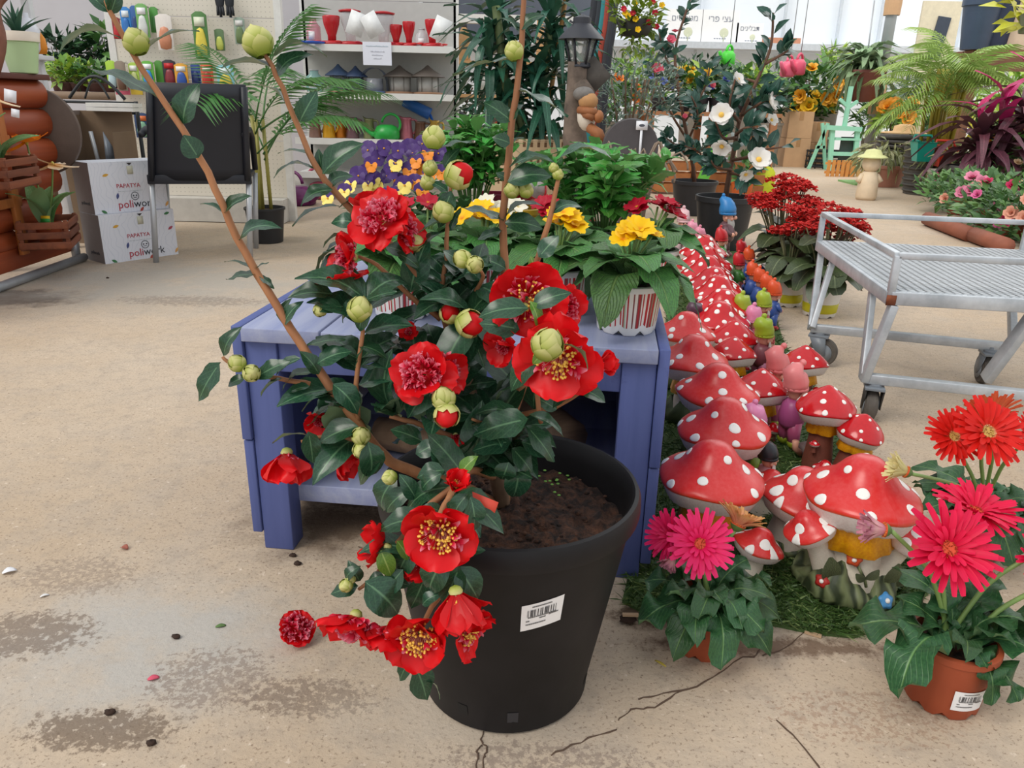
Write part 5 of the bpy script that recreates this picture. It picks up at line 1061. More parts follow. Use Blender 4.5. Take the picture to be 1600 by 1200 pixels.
obj('trunk', MB().tube(smooth([(0, 0, 0), (.02, .05, .12), (-.02, .12, .25), (.04, .2, .36), (.02, .3, .46)], 4), [.024]*8+[.02]*9, 9), mat('#7A4A34', .7, .25, 14, .2), dw)
for a in ([(0, .05, .12), (.05, -.1, .22), (.03, -.2, .36)], [(-.01, .15, .29), (.03, .02, .38), (.02, -.02, .5)]): obj('limb', MB().tube(smooth(a, 4), .015, 8), mat('#7A4A34', .7, .25, 14, .2), dw)

# generic far plants: one pot, one countless foliage mesh
def foliage(m, c, rx, rz, n, ls, seed, shape='ball', w_=.32, up=.3):
    rg = random.Random(seed)
    for i in range(n):
        while True:
            x, y, z = (rg.uniform(-1, 1) for _ in range(3))
            if x*x+y*y+z*z < 1: break
        if shape == 'cone': x, y = x*(1-.5*(z+1)/2), y*(1-.5*(z+1)/2)
        p = V(c)+V((x*rx, y*rx, z*rz)); d = V((x+rg.uniform(-.7, .7), y+rg.uniform(-.7, .7), z*.4+up+rg.uniform(-.6, .6))).normalized(); l = ls*rg.uniform(.6, 1.2)
        M = frame(p, d, V((rg.uniform(-.5, .5), rg.uniform(-.8, .2), 1)), l); m.m = rg.randrange(2)
        m.add([(0, 0, 0), (-w_*.8, .45, .06), (0, .5, 0), (w_*.8, .45, .06), (0, 1, -.12)], [(0, 2, 1), (0, 3, 2), (1, 2, 4), (2, 3, 4)], None, M)
def fplant(lab, base, pr, ph, pcol, rx, rz, zc, n, ls, cols, seed, name='potted_plant', cat='potted plant', shape='ball', w_=.32, stems=5, blooms=None, up=.3, group=None):
    t = thing(name, lab, cat, base, 0, group); rg = random.Random(seed)
    if pr: pot(t, pr*.8, pr, ph, mat(pcol, .5, .12), pr*.06, pr*.16, 24); soil(t, pr*.9, ph*.9, .003, 12)
    m = MB(); foliage(m, (0, 0, zc), rx, rz, n, ls, seed, shape, w_, up); obj('foliage', m, [mat(cols[0], .45, .25, 12, trans=.15), mat(cols[1], .45, .25, 12, trans=.15)], t, kind='stuff')
    if stems:
        m = MB()
        for i in range(stems): a = rg.uniform(0, 2*pi); m.tube(smooth([(rx*.08*cos(a), rx*.08*sin(a), ph*.85), (rx*.2*cos(a), rx*.2*sin(a), (ph+zc)/2), (rx*.5*cos(a), rx*.5*sin(a), zc+rz*.4)], 3), .006 if zc > .4 else .003, 5)
        obj('stems', m, mat('#6A5540', .7), t)
    for col, nb, sz in (blooms or ()):
        me = None
        for i in range(nb):
            a = rg.uniform(0, 2*pi); e = rg.uniform(-.3, 1); d = V((cos(a)*sqrt(1-e*e*.8), sin(a)*sqrt(1-e*e*.8) if sin(a) < .3 else -.5, e)).normalized(); p = V((0, 0, zc))+V((d.x*rx, d.y*rx, d.z*rz))
            if me is None:
                b = MB()
                for r_ in range(3):
                    for q in range(5): b.surf(lambda u, v: ((u-.5)*1.0*sin(pi*(.1+.7*v)), v, .25*v), 2, 3, rot(q*1.257+r_*.6) @ rot(.2+.42*r_, 'X') @ scl(1-.25*r_))
                me = b.mesh('flower', [mat(col, .5, .15, 40)])
            obj('flower', me, None, t, zframe(p, d+V((0, -.4, .2)), sz*rg.uniform(.8, 1.2), rg.uniform(0, 3)))
    return t
dk = ('#20402A', '#2F5534'); md = ('#3F6E35', '#5E8C42'); lt = ('#78A53A', '#A5C24A'); gy = ('#5C7264', '#7F9184')
shelfG = thing('metal_bench', 'black wrought iron bench with an arched back behind the log display', 'bench', V((P(150, 160, 4.7).x, 4.72, 0)))
bz = P(150, 160, 4.7).z
for dz in (0, -.055): obj('rail', MB().tube([(-.2, 0, bz+dz), (.22, 0, bz+dz)], .008, 6), mat('#1E2226', .5), shelfG)
obj('arch', MB().tube([(-.16+.32*k/16, 0, bz+.02+.12*sin(pi*k/16)) for k in range(17)], .009, 6), mat('#1E2226', .5), shelfG)
obj('arch', MB().tube([(-.07+.14*k/16, 0, bz+.02+.10*sin(pi*k/16)) for k in range(17)], .006, 6), mat('#1E2226', .5), shelfG)
for x in (-.2, .22): obj('leg', MB().tube([(x, 0, 0), (x, 0, bz+.01)], .012, 6), mat('#1E2226', .5), shelfG)
obj('seat', MB().box((.01, -.12, .42), (.46, .24, .02)), mat('#1E2226', .5), shelfG)
tb = thing('plant_table', 'low table of foliage plants against the grey wall at upper left', 'table', V((-3.1, 6.0, 0))); obj('tabletop', MB().box((0, 0, .78), (1.5, .9, .05)), mat('#8A7460', .7), tb)
for x in (-.65, .65):
    for y in (-.38, .38): obj('leg', MB().box((x, y, .378), (.06, .06, .755)), mat('#8A7460', .7), tb)
for px, col, s_, lab, py in ((95, dk, 1, 'dark glossy foliage plant left on the far table', 90), (122, dk, 2, 'dark leaved plant beside the grey pole on the far table', 88), (155, dk, 3, 'bushy dark plant next to the hanging tools', 85), (172, md, 4, 'green plant with reddish stems at the panel edge', 70)):
    p = P(px, py, 6.25); fplant(lab, V((p.x, 6.2, .806)), .07, .12, '#5A3A34', .13, .12, p.z-.806+.02, 110, .10, col, s_)
for px, col, s_, lab, py in ((105, lt, 5, 'lime green bushy plant front left on the far table', 112), (125, lt, 6, 'yellow green fern behind the iron arch', 118), (150, md, 7, 'mid green plant right behind the iron arch', 115)):
    p = P(px, py, 5.75); fplant(lab, V((p.x, 5.72, .806)), .06, .06, '#5A3A34', .13, .08, max(.1, p.z-.806), 150, .07, col, s_)
for k, py in enumerate((162, 172)):
    p = P(158, 177, 4.5); tag(obj('white_board', MB().box((0, 0, 0), (.26, .12, .02)), mat('#E9E6E0', .6), None, Tm(p.x+.02, 4.62, p.z+(.022+.021 if k == 0 else .0205)), smooth=False), 'upper white board stacked on the open carton' if k == 0 else 'lower white board stacked on the open carton', 'board')
# cartons
whitecard = NT('printed_white_carton'); _w = whitecard.n('ShaderNodeTexWave', i_Scale=7.0, i_Distortion=12.0, i_Detail=2.0); whitecard.l(whitecard.obj(), _w.inputs['Vector'])
whitecard.base(whitecard.mix(whitecard.ramp(_w.outputs['Fac'], [(.0, (0, 0, 0)), (.35, (0, 0, 0)), (.5, (1, 1, 1)), (.65, (0, 0, 0))]), lin('#DCDEE6'), lin('#CBCFDA'))); whitecard.b.inputs['Roughness'].default_value = .6; whitecard = whitecard.m
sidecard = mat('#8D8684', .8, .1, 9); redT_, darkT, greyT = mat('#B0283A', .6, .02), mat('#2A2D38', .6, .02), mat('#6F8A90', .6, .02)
def carton(lab, c0, cr, cl, h, z0=0.0):
    c0, cr, cl = V(c0), V(cr), V(cl); wv, dv = cr-c0, cl-c0; W2, D2 = wv.length, dv.length; ang = math.atan2(wv.y, wv.x); dang = math.atan2(-wv.x, wv.y)
    t = thing('carton', lab, 'box', V((c0.x, c0.y, z0)), ang, None); m = MB(); D2 = min(D2, .33)
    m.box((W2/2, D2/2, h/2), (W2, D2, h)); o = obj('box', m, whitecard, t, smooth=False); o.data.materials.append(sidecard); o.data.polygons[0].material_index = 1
    def fm(u, v, e=.0015): return Tm(u*W2, -e, v*h) @ rot(pi/2, 'X')
    s_ = h*.115
    text('PAPATYA', s_*1.02, t, fm(.48, .52), redT_); text('CHRYSANTHEMUM' if False else '— — — — — — —', s_*.5, t, fm(.5, .42), greyT)
    text('poli', s_*1.9, t, fm(.52, .15), redT_, align='RIGHT'); text('work', s_*1.9, t, fm(.52, .15), darkT, align='LEFT')
    m = MB(); m.openlathe([(.017, 0), (.021, 0)], 20, fm(.55, .31)); obj('emblem', m, mat('#70757C', .6), t); obj('emblem', MB().lathe([(1e-4, 0), (.004, .0004)], 8, fm(.53, .32)).lathe([(1e-4, 0), (.004, .0004)], 8, fm(.57, .32)).box((0, 0, 0), (.016, .003, .001), None, fm(.55, .28)), mat('#70757C', .6), t)
    for u, v, c_2 in ((.2, .75, '#D9A53A'), (.32, .33, '#4A5488'), (.93, .6, '#B0485A'), (.62, .03, '#B0483A'), (.12, .04, '#3F7A4A'), (.9, .92, '#3F7A4A'), (.98, .1, '#E0A860')):
        mm = MB(); mm.surf(lambda a, b: ((a-.5)*.014*sin(pi*(.05+.9*b)), (b-.5)*.03, 0), 4, 5); obj('printed_leaf', mm, mat(c_2, .6), t, fm(u, v) @ rot(u*9))
    m = MB(); m.surf(lambda a, b: (.014*(a-.5)*2, -.012*b*(1-abs(a-.5)*2), 0), 6, 2); obj('hand_hole', m, mat('#3A3436', .8), t, fm(.53, .97))
    obj('printed_leaf', MB().box((0, 0, 0), (.03, .04, .0004)), mat('#CFCDB8', .6), t, fm(.53, .83)); text('poliwork', s_*.9, t, Tm(-.0015, D2*.45, h*.2) @ rot(-pi/2) @ rot(pi/2, 'X'), darkT); return t, ang
b0, b1_, b2 = G(165, 413), G(279, 397), G(128, 406)
hb = .238; t1, bangle = carton('white printed carton on the floor, lower of the stack beside the chair', b0, b1_, b2, hb)
off = V((-.01, .0, 0)); t2, _ = carton('white printed carton on top of the other one beside the chair', b0+off+V((-.012, .02, 0)), b0+off+V((-.012, .02, 0))+(b1_-b0)*.98, b2+off, .245, hb+.001)
oc = thing('open_carton', 'open brown carton with raised flaps behind the printed cartons', 'box', V((P(165, 300, 4.5).x, 4.50, 0))); oz = P(158, 177, 4.5).z+.01
brownc = mat('#7C6650', .8, .12, 6)
for c_1, d_ in (((0, .13, oz/2), (.30, .008, oz)), ((-.15, 0, oz/2), (.008, .26, oz)), ((.15, 0, .3), (.008, .26, .6)), ((0, -.13, .22), (.30, .008, .44))): obj('carton_wall', MB().box(c_1, d_), brownc, oc, smooth=False)
obj('flap', MB().box((-.18, 0, .56), (.006, .26, .3), (0, .25, 0)), mat('#8E8078', .8), oc, smooth=False)
tl_ = thing('metal_bracket', 'grey metal bracket sticking out of the open carton', 'tool', V((P(150, 225, 4.45).x, 4.47, .34))); obj('bar', MB().bar((0, 0, 0), (-.03, 0, .26), .02, .008), zinc, tl_); obj('blade', MB().prism([(.03, 0), (.09, 0), (.08, .12), (.04, .2)], .004, rot(pi/2, 'X') @ Tm(0, .06, 0)), mat('#6E7680', .4, metal=.3), tl_)

# black plastic chair
blk = mat('#1C1F28', .5, .12, 10); alu = mat('#B4B7BB', .35, .08, 10, metal=.35)
nl, nr_, fr_, fl_ = G(244, 410), G(391, 407), G(413, 391), G(279, 389)
cb = (nl+nr_+fr_+fl_)/4; ch = thing('plastic_chair', 'black plastic chair with silver legs seen from behind beside the cartons', 'chair', V((cb.x, cb.y, 0)))
def k_(p, z): return V((p.x-cb.x, p.y-cb.y, z))
nl2, nr2 = nl, nr_; bw = (nr_-nl); bn = V((-bw.y, bw.x, 0)).normalized(); bl = bw.length
fr_ = nr_+bn*.36; fl_ = nl+bn*.36; cb2 = (nl+nr_+fr_+fl_)/4
for p, ins in ((nl, .0), (nr_, .0), (fr_, .0), (fl_, .0)): obj('leg', MB().tube([k_(p, 0), k_(p+bw.normalized()*.03, .41)], .0145, 10), alu, ch)
Mch = Mx((bw.normalized(), bn, V((0, 0, 1)))).transposed().to_4x4(); Mch.translation = k_(nl+bw.normalized()*.03, 0)
def bk(u, v):
    w2 = bl*(1.0-.07*v)+.01; x = bl/2+.045*v+(u-.5)*w2; y = -.01-.075*v-.02*(1-(2*u-1)**2)*1; return V((x, y, .405+.445*v))
m = MB(); m.surf(bk, 10, 8, Mch); o = obj('backrest', m, blk, ch); o.modifiers.new('thick', 'SOLIDIFY').thickness = .014
for u in (0.02, .98): obj('back_post', MB().tube([Mch @ (bk(u, v)+V((0, -.004, 0))) for v in (0, .3, .6, .98)], .017, 8), blk, ch)
m = MB(); m.surf(lambda u, v: V((bl*u, .36*v, .43-.012*sin(pi*u)*sin(pi*v))), 8, 6, Mch); o = obj('seat', m, blk, ch); o.modifiers.new('thick', 'SOLIDIFY').thickness = .022
obj('seat_rail', MB().box((bl/2, -.01, .41), (bl+.03, .03, .045), T=Mch), blk, ch, bevel=.004)
for x in (-.005, bl+.005): obj('armrest', MB().tube([Mch @ V(q) for q in ((x, -.06, .62), (x, .05, .64), (x, .2, .64), (x, .3, .60), (x, .34, .43))], .016, 8), blk, ch)
# palm behind the chair
pmM = leafmat('palm_leaflet', '#33602F', '#4C7F3C', '#6C9A50', '#56844A', .45, .15, 2, .05, .15, .0)
def frond(nl_, L, droop, ll, w_=.035):
    m = MB(); pts = [V((0, L*t*(1-.15*t), L*(.55*t-droop*t*t))) for t in [i/10 for i in range(11)]]; m.tube(pts, [.006*(1-.8*i/10)+.001 for i in range(11)], 4)
    for i in range(nl_):
        t = .22+.78*i/(nl_-1); p, d = along(pts, min(.999, t))
        for s_ in (-1, 1):
            dd = (V((s_*1.0, 0, 0))+d*.75+V((0, 0, -.15))).normalized(); l = ll*(1-.55*abs(t-.5)*1.3); M = frame(p, dd, V((0, 0, 1)), l)
            m.add([(0, 0, 0), (-w_, .4, .01), (0, .45, -.02), (w_, .4, .01), (0, 1, -.22)], [(0, 2, 1), (0, 3, 2), (1, 2, 4), (2, 3, 4)], [(.5, 0), (0, .4), (.5, .5), (1, .4), (.5, 1)], M)
    return m
def palm(lab, base, pr, ph, pcol, canes, L, seed, nf, ll, mt, droop=.7, el0=.2, potm=None, cat='palm', zc=0.0, w_=.035, nleaf=16):
    rg = random.Random(seed); t = thing('potted_palm', lab, cat, base); pot(t, pr*.82, pr, ph, potm or mat(pcol, .5), pr*.06, pr*.12, 32); soil(t, pr*.9, ph*.9, .004, 12)
    fm_ = [frond(nleaf, 1.0, droop*k, ll, w_).mesh('frond', [mt]) for k in (.7, 1.0, 1.3)]
    for i in range(nf):
        a = i*2.4+rg.uniform(-.3, .3); a = a+pi if zc < .6 and sin(a) > .1 and cos(a) < .5 else a; z = ph*.9+zc*rg.uniform(.5, 1); obj('frond', rg.choice(fm_), None, t, Tm(.03*cos(a), .03*sin(a), z) @ rot(a) @ rot(rg.uniform(-.1, el0+.75*(i/nf)), 'X') @ scl(L*rg.uniform(.75, 1.1)))
    for i in range(canes):
        a = i*2*pi/max(1, canes); obj('cane', MB().tube([(pr*.35*cos(a), pr*.35*sin(a), ph*.85), (pr*.3*cos(a), pr*.3*sin(a), ph+zc*rg.uniform(.7, 1.0))], pr*.06+.004, 7), mat('#A09A4A', .5, .2, 10), t)
    return t
pp = G(398, 384); palm('feathery palm in a small black pot right behind the chair', V((pp.x+.03, pp.y+.14, 0)), .11, .2, '#202124', 3, .88, 5, 10, .32, pmM, .5, .5, None, 'palm', .55, .06, 20)
# pegboard and what hangs on it
pegm = NT('perforated_cream_panel'); _v = pegm.sep(pegm.obj())
_d = lambda q: pegm.math('PINGPONG', pegm.math('MULTIPLY', q, 1/.028), .5)
_h = pegm.math('MULTIPLY', pegm.math('GREATER_THAN', _d(_v[0]), .4), pegm.math('GREATER_THAN', _d(_v[2]), .4)); pegm.base(pegm.mix(_h, lin('#D8D0C2'), lin('#B5ADA0'))); pegm.b.inputs['Roughness'].default_value = .6; pegm = pegm.m
PY = 5.35; pl0, pl1 = P(182, 100, PY).x, P(433, 100, PY).x
pb = thing('pegboard_stand', 'cream pegboard stand hung with garden accessories behind the chair', 'display stand', V(((pl0+pl1)/2, PY+.03, 0)))
pw2 = pl1-pl0
for k in range(4): obj('panel', MB().box((0, 0, .34+.37*k), (pw2, .02, .366)), pegm, pb, smooth=False)
for x in (-pw2/2-.02, pw2/2+.02): obj('upright', MB().box((x, .01, .85), (.045, .05, 1.7)), mat('#DEDCD8', .5), pb, smooth=False)
obj('foot', MB().box((0, 0, .08), (pw2, .3, .15)), mat('#C9C5BE', .6), pb, smooth=False)
def pack(lab, px, y0, y1, wpx, card, pouch=None, acc=None, lay=0, shape='card', name='tool_package'):
    a, b = P(px, y0, PY), P(px, y1, PY); yy = PY-.012-.035*(lay+1); hh = a.z-b.z; ww = wpx*(PY*_cp)/CF
    t = thing(name, lab, 'package', V((a.x, yy, b.z))); cm = mat(card, .45, .1, 30)
    n_ = 8; pl = [(-ww/2, 0), (ww/2, 0), (ww/2, hh*.93), (ww*.2, hh), (-ww*.2, hh), (-ww/2, hh*.93)]
    obj('card', MB().prism(pl, .006, rot(pi/2, 'X')), cm, t, bevel=.001)
    obj('hook', MB().tube([(0, .0, hh*.95), (0, PY-yy+.03, hh*.95)], .003, 5), zinc, t)
    if pouch: obj('tool', MB().lathe([(1e-4, .02*hh), (.34*ww, .06*hh), (.4*ww, .3*hh), (.3*ww, .52*hh), (.22*ww, .62*hh), (1e-4, .66*hh)], 10, Tm(0, -.008, 0) @ scl(1, .35, 1)), mat(pouch, .4, .15, 30), t)
    if acc: obj('label', MB().box((0, -.008, hh*.78), (ww*.7, .003, hh*.2)), mat(acc, .5), t)
    return t
for a in (('bright blue plastic dispenser pack, top left of the pegboard', 200, 12, 62, 15, '#2A7FC8', '#2A6FB8', '#DDE4EA'), ('dark blue pack next to the bright blue one', 214, 10, 58, 12, '#2F5FA0', '#27427A', None), ('green and white pack in the top pegboard row', 229, 8, 60, 18, '#6FA85A', '#D9DCD8', '#EDEDED', 1),
          ('long green pack behind the green and white one', 244, 12, 52, 13, '#4F9440', '#3E7A36', None), ('bundle of salmon gloves in a clear pack', 263, 24, 80, 24, '#E0D8D0', '#D08A68', None, 1), ('yellow handled pruning saw in a long green pack', 318, 20, 92, 22, '#4A7A3A', '#E3CF4A', '#DDE0C8', 1), ('small pack with yellow green clips right of the saw', 346, 46, 80, 14, '#5E7A50', '#C8D060', None),
          ('grey green pack half hidden by the palm frond', 377, 28, 70, 16, '#8FA090', '#6A8050', '#DAD8D4'), ('red handled tool at the left edge of the pegboard', 186, 28, 62, 12, '#8A2A2A', '#C02028', None), ('lime green pack at the left end of the middle row', 178, 95, 138, 16, '#A5CC3A', '#B8D0D8', None), ('pack of brown plant ties in the middle row', 196, 96, 142, 16, '#8A7A6A', '#6A4A3A', None, 1),
          ('lime and white pack in the middle row', 213, 98, 140, 15, '#A8C84A', '#C8D088', '#EDEDE8'), ('green and sky blue pack in the middle row', 238, 96, 136, 19, '#62AE3A', '#2A90D8', '#F0F0F0', 1), ('narrow green pack behind the green and blue one', 252, 95, 134, 12, '#4F8F36', None, None), ('black and red seed pack in the middle row', 268, 94, 136, 20, '#2E2830', '#8A2A34', '#C42028'),
          ('orange pack with white centre in the middle row', 290, 100, 138, 20, '#E0A02A', '#2F55A8', '#F2EFEA', 1), ('navy blue brush pack in the middle row', 309, 100, 134, 14, '#2A4590', '#24366E', None), ('red and orange pack in the middle row', 330, 100, 138, 18, '#D8603A', '#C02A20', '#EFE6DC', 1), ('aqua pack with a yellow fish at the right of the middle row', 358, 102, 144, 26, '#8CC8D4', '#D8C040', '#E4EEF0', 1), ('pink accessory pack below the lime one', 196, 130, 148, 22, '#D05A74', None, None), ('yellow pack with clips under the lime and white one', 218, 132, 148, 18, '#D8B83A', None, None),
          ('navy pack with a green hose reel, left one of the bottom row', 202, 178, 216, 22, '#1F3A66', '#7FB090', '#E0743A', 1), ('navy pack with a green hose reel, right one of the bottom row', 229, 176, 214, 22, '#1F3A66', '#7FB090', '#E0743A', 1)):
    pack(*a)
bgv = thing('glove_pair', 'black gloves hanging at the top of the pegboard by the palm', 'gloves', P(352, 16, PY-.06)); 
for dx in (-.03, .03): obj('glove', MB().ball((dx, 0, .06), (.03, .012, .06), 10, 6).tube([(dx-.015, 0, .02), (dx-.018, 0, -.03)], .009, 6).tube([(dx, 0, .02), (dx, 0, -.04)], .009, 6).tube([(dx+.015, 0, .02), (dx+.018, 0, -.03)], .009, 6), mat('#22252C', .7), bgv)
obj('hook', MB().tube([(0, 0, .1), (0, .08, .1)], .003, 5), zinc, bgv)
# ---------------------------------------------------------------- gondola shelving
GY = 6.62; gx0, gx1 = P(455, 100, GY).x, P(706, 100, GY).x; gw_ = gx1-gx0
gd = thing('gondola_shelf', 'white shop shelving with three shelves of feeders and watering cans', 'shelf unit', V(((gx0+gx1)/2, GY+.45, .0995)))
shM, bkM = mat('#DCDDDA', .45, .04), mat('#B9BAB6', .55, .06)
sz = [P(575, 71, GY).z-.1, P(575, 146, GY).z-.1, P(575, 218, GY).z-.1]
for k in range(5): obj('back_panel', MB().box((0, .0, .2+.36*k), (gw_, .02, .355)), bkM, gd, smooth=False)
for x in (-gw_/2, gw_/2): obj('upright', MB().box((x, .02, .95), (.04, .06, 1.9)), shM, gd, smooth=False)
for z in sz+[.12]:
    o = obj('shelf', MB().box((0, -.225, z-.012), (gw_+.02, .45, .024)).box((0, -.452, z-.02), (gw_+.02, .012, .05)), shM, gd, smooth=False)
obj('plinth', MB().box((0, -.2, .05), (gw_, .4, .1)), bkM, gd, smooth=False)
gtop = [z+.1+.0008 for z in sz]
def onshelf(px, k, back=.16): return V((P(px, 100, GY+back).x, GY+back, gtop[k]))
sc_ = thing('shelf_sign', 'white handwritten notice clipped to the upper shelf edge', 'sign', P(590, 102, GY-.02))
obj('card', MB().box((0, 0, .085), (.225, .003, .17)), mat('#E4E8F4', .5, .03), sc_, smooth=False)
for z, w2, c in ((.135, .17, '#9CC0CC'), (.095, .10, '#B4B8C4'), (.07, .08, '#A8ACB8'), (.045, .06, '#B4B8C4')):
    mm = MB()
    x = -w2/2
    while x < w2/2: mm.tube([(x, -.003, z), (x+.004, -.003, z+U(.004, .012)), (x+.008, -.003, z)], .0012, 3); x += .011
    obj('handwriting', mm, mat(c, .6), sc_)
redgl, cleargl = mat('#C21A24', .2, .1, 12, alpha=.9), glassy('#D8DCE0', .38)
def feeder(lab, px, hpx, red=True, wide=1.0, back=.16, card=None, k=0):
    s_ = hpx*(GY*_cp)/CF; t = thing('nectar_feeder', lab, 'bird feeder', onshelf(px, k, back)); r = .085*wide*s_/.2
    obj('base', MB().lathe([(r*1.25, 0), (r*1.35, .012), (r*1.1, .03), (r*.5, .035)], 16), mat('#B81C24', .35), t)
    obj('bottle', MB().lathe([(r*.4, .035), (r*.42, s_*.35), (r*.75, s_*.7), (r*.85, s_*.95), (r*.8, s_)], 14), redgl if red else cleargl, t)
    if not red: obj('lid', MB().lathe([(r*.9, s_), (r*.95, s_*1.05), (r*.5, s_*1.09)], 14), mat('#B81C24', .35), t)
    for i in range(4): a = i*pi/2+.5; obj('flower_port', MB().lathe([(.022, .0), (.03, .01), (.012, .014)], 8, Tm(r*1.5*cos(a), r*1.5*sin(a)*.6, .02)), mat('#D83A3A' if red else '#C82A40', .4), t)
    if card: obj('price_card', MB().box((0, 0, 0), (.13, .003, .17), (0, card, 0)), mat('#EEF0F0', .5), t, Tm(.08 if card > 0 else -.06, -r*1.6-.01, s_*.62)); 
feeder('all red nectar feeder, leftmost red one on the top shelf', 521, 42, True, .9, .12); feeder('tall clear nectar feeder with red lid and base and tilted card', 550, 48, False, .9, .16, .35); feeder('clear nectar feeder mostly behind a large white card', 601, 46, False, 1.0, .16, -.5); feeder('red nectar feeder right of the large card', 620, 32, True, .9); feeder('slim red nectar feeder second from the right', 640, 37, True, .75); feeder('red nectar feeder with white card at the right end of the shelf', 676, 40, True, .8, .12, .4)
def jar(lab, px, hpx, col, alpha, k=0, wide=.3, back=.16):
    s_ = hpx*(GY*_cp)/CF; t = thing('glass_jar', lab, 'jar', onshelf(px, k, back)); r = s_*wide
    obj('glass', MB().lathe([(r*.7, 0), (r, s_*.15), (r*.95, s_*.7), (r*.5, s_*.85), (r*.45, s_)], 18), glassy(col, alpha), t); obj('lid', MB().lathe([(r*.5, s_), (r*.52, s_*1.05), (1e-4, s_*1.06)], 14), mat('#C8CCD0', .4), t); obj('price_card', MB().box((0, -r-.01, s_*.35), (r*.8, .003, s_*.3)), mat('#E8E8EA', .5), t)
jar('clear glass jar at the left end of the top shelf', 463, 34, '#DDE0E4', .45); jar('pinkish glass jar next to the clear jar on the top shelf', 493, 38, '#D88A9A', .55); jar('round clear globe jar between the red feeders', 660, 26, '#E0E4E8', .45, 0, .42)
for i, px in enumerate((470, 492)):
    tr = tag(obj('plastic_tray', MB().openlathe([(.05, 0), (.09, .004), (.1, .02), (.095, .02), (.085, .008)], 16), mat('#2A5AC0', .4), None, Tm(*onshelf(px, 0, .035 if i else .03))), 'flat blue dish left of the other at the shelf edge' if i == 0 else 'flat blue dish under the pinkish jar at the shelf edge', 'dish')
def hut(lab, px, hpx, roofc, bodyc, wide=1.0, arch=False, k=1):
    s_ = hpx*(GY*_cp)/CF; t = thing('seed_feeder', lab, 'bird feeder', onshelf(px, k, .15)); r = .095*wide
    obj('base', MB().lathe([(r*1.1, 0), (r*1.15, .015), (r*.9, .02)], 16), mat('#9A7458' if not arch else roofc, .6), t)
    obj('tube', MB().lathe([(r*.75, .02), (r*.75, s_*.62)], 16), glassy(bodyc, .6), t)
    if arch: obj('roof', MB().surf(lambda u, v: (r*1.15*cos(pi*u), (v-.5)*r*1.6, .02+s_*.95*sin(pi*u)**.6), 12, 2), mat(roofc, .4, alpha=.8), t)
    else: obj('roof', MB().lathe([(r*1.3, s_*.60), (r*1.25, s_*.64), (r*.5, s_*.84), (r*.2, s_*.95), (r*.1, s_*1.0), (1e-4, s_*1.02)], 16), mat(roofc, .5, .15, 10), t)
    if not arch:
        for i in range(6): obj('bar', MB().tube([(r*.8*cos(i*1.05), r*.8*sin(i*1.05), .02), (r*.8*cos(i*1.05), r*.8*sin(i*1.05), s_*.61)], .004, 5), mat('#8A8884', .5), t)
hut('tall blue capped seed feeder, leftmost on the middle shelf', 528, 42, '#3A5070', '#8A98A4', .9); hut('second blue capped seed feeder on the middle shelf', 555, 40, '#34486A', '#7E8C9A', .8); hut('arched clear feeder with a blue base on the middle shelf', 584, 36, '#5A7098', '#B0B4BC', 1.0, True); hut('brown roofed pagoda feeder under the notice', 624, 42, '#5E5650', '#D8D8D4', 1.15); hut('brown roofed pagoda feeder at the right end of the middle shelf', 668, 43, '#5E5650', '#D8D8D4', 1.15)
jar('aqua glass jar behind the palm on the middle shelf', 490, 32, '#9CCFCB', .6, 1, .45)
def pitcher(lab, px, hpx, col, wide=.33, back=.16, tilt=0.0, k=2):
    s_ = hpx*(GY*_cp)/CF; t = thing('watering_jug', lab, 'jug', onshelf(px, k, back), 0, 'metal jugs on the bottom shelf'); r = s_*wide; c_1 = mat(col, .3, .25, 8, metal=.35)
    obj('body', MB().openlathe([(r*.95, 0), (r*1.0, .004), (r*.8, s_*.55), (r*.72, s_*.9), (r*.8, s_), (r*.74, s_*.99), (r*.65, s_*.8)], 20, None, lambda a, q, rr, z: (rr*(1+(.25*max(0, cos(a-pi))**6 if z > s_*.9 else 0)), z+(.02*max(0, cos(a-pi))**6 if z > s_*.9 else 0))), c_1, t, rot(tilt, 'Y'))
    obj('handle', MB().tube(smooth([(r*.7, 0, s_*.9), (r*1.35, 0, s_*.85), (r*1.4, 0, s_*.5), (r*.95, 0, s_*.25)], 4), .009, 6), c_1, t, rot(tilt, 'Y'))
for a in (('bronze brown jug, leftmost on the bottom shelf', 486, 32, '#8A6A5E'), ('golden yellow jug on the bottom shelf', 508, 33, '#D8A022'), ('second golden jug with red side', 527, 32, '#C8781E', .3, .2), ('plum brown jug left of the olive one', 546, 32, '#7A5A60'), ('olive green jug behind the spout of the green can', 573, 31, '#8A8F62'), ('rose pink jug right of the green can', 632, 34, '#B86A78', .36), ('dark bronze jug right of the pink one', 655, 28, '#6A4A3A', .4), ('mustard jug at the right end of the bottom shelf', 678, 30, '#C09A3E', .33), ('red jug partly hidden behind the golden one', 536, 28, '#C0342A', .25, .3)): pitcher(*a)
def wcan(lab, base, s_, col, rz=0.0):
    t = thing('watering_can', lab, 'watering can', base, rz); c_1 = mat(col, .35, .08, 10)
    obj('body', MB().lathe([(s_*.85, 0), (s_, s_*.1), (s_*1.02, s_*.5), (s_*.8, s_*.95), (s_*.45, s_*1.1), (s_*.4, s_*1.1)], 20), c_1, t)
    obj('spout', MB().tube(smooth([(-s_*.8, 0, s_*.3), (-s_*1.3, 0, s_*.45), (-s_*1.9, 0, s_*.95), (-s_*2.5, 0, s_*1.5)], 4), [s_*.2]*4+[s_*.14]*5+[s_*.1]*4, 8), c_1, t)
    obj('handle', MB().tube([(s_*.35+s_*.72*cos(a), 0, s_*1.15+s_*.75*sin(a)) for a in [(-1.2+4.2*i/14) for i in range(15)]], s_*.1, 8), c_1, t)
wcan('bright green watering can with round handle on the bottom shelf', onshelf(601, 2, .10), .105, '#22A040')
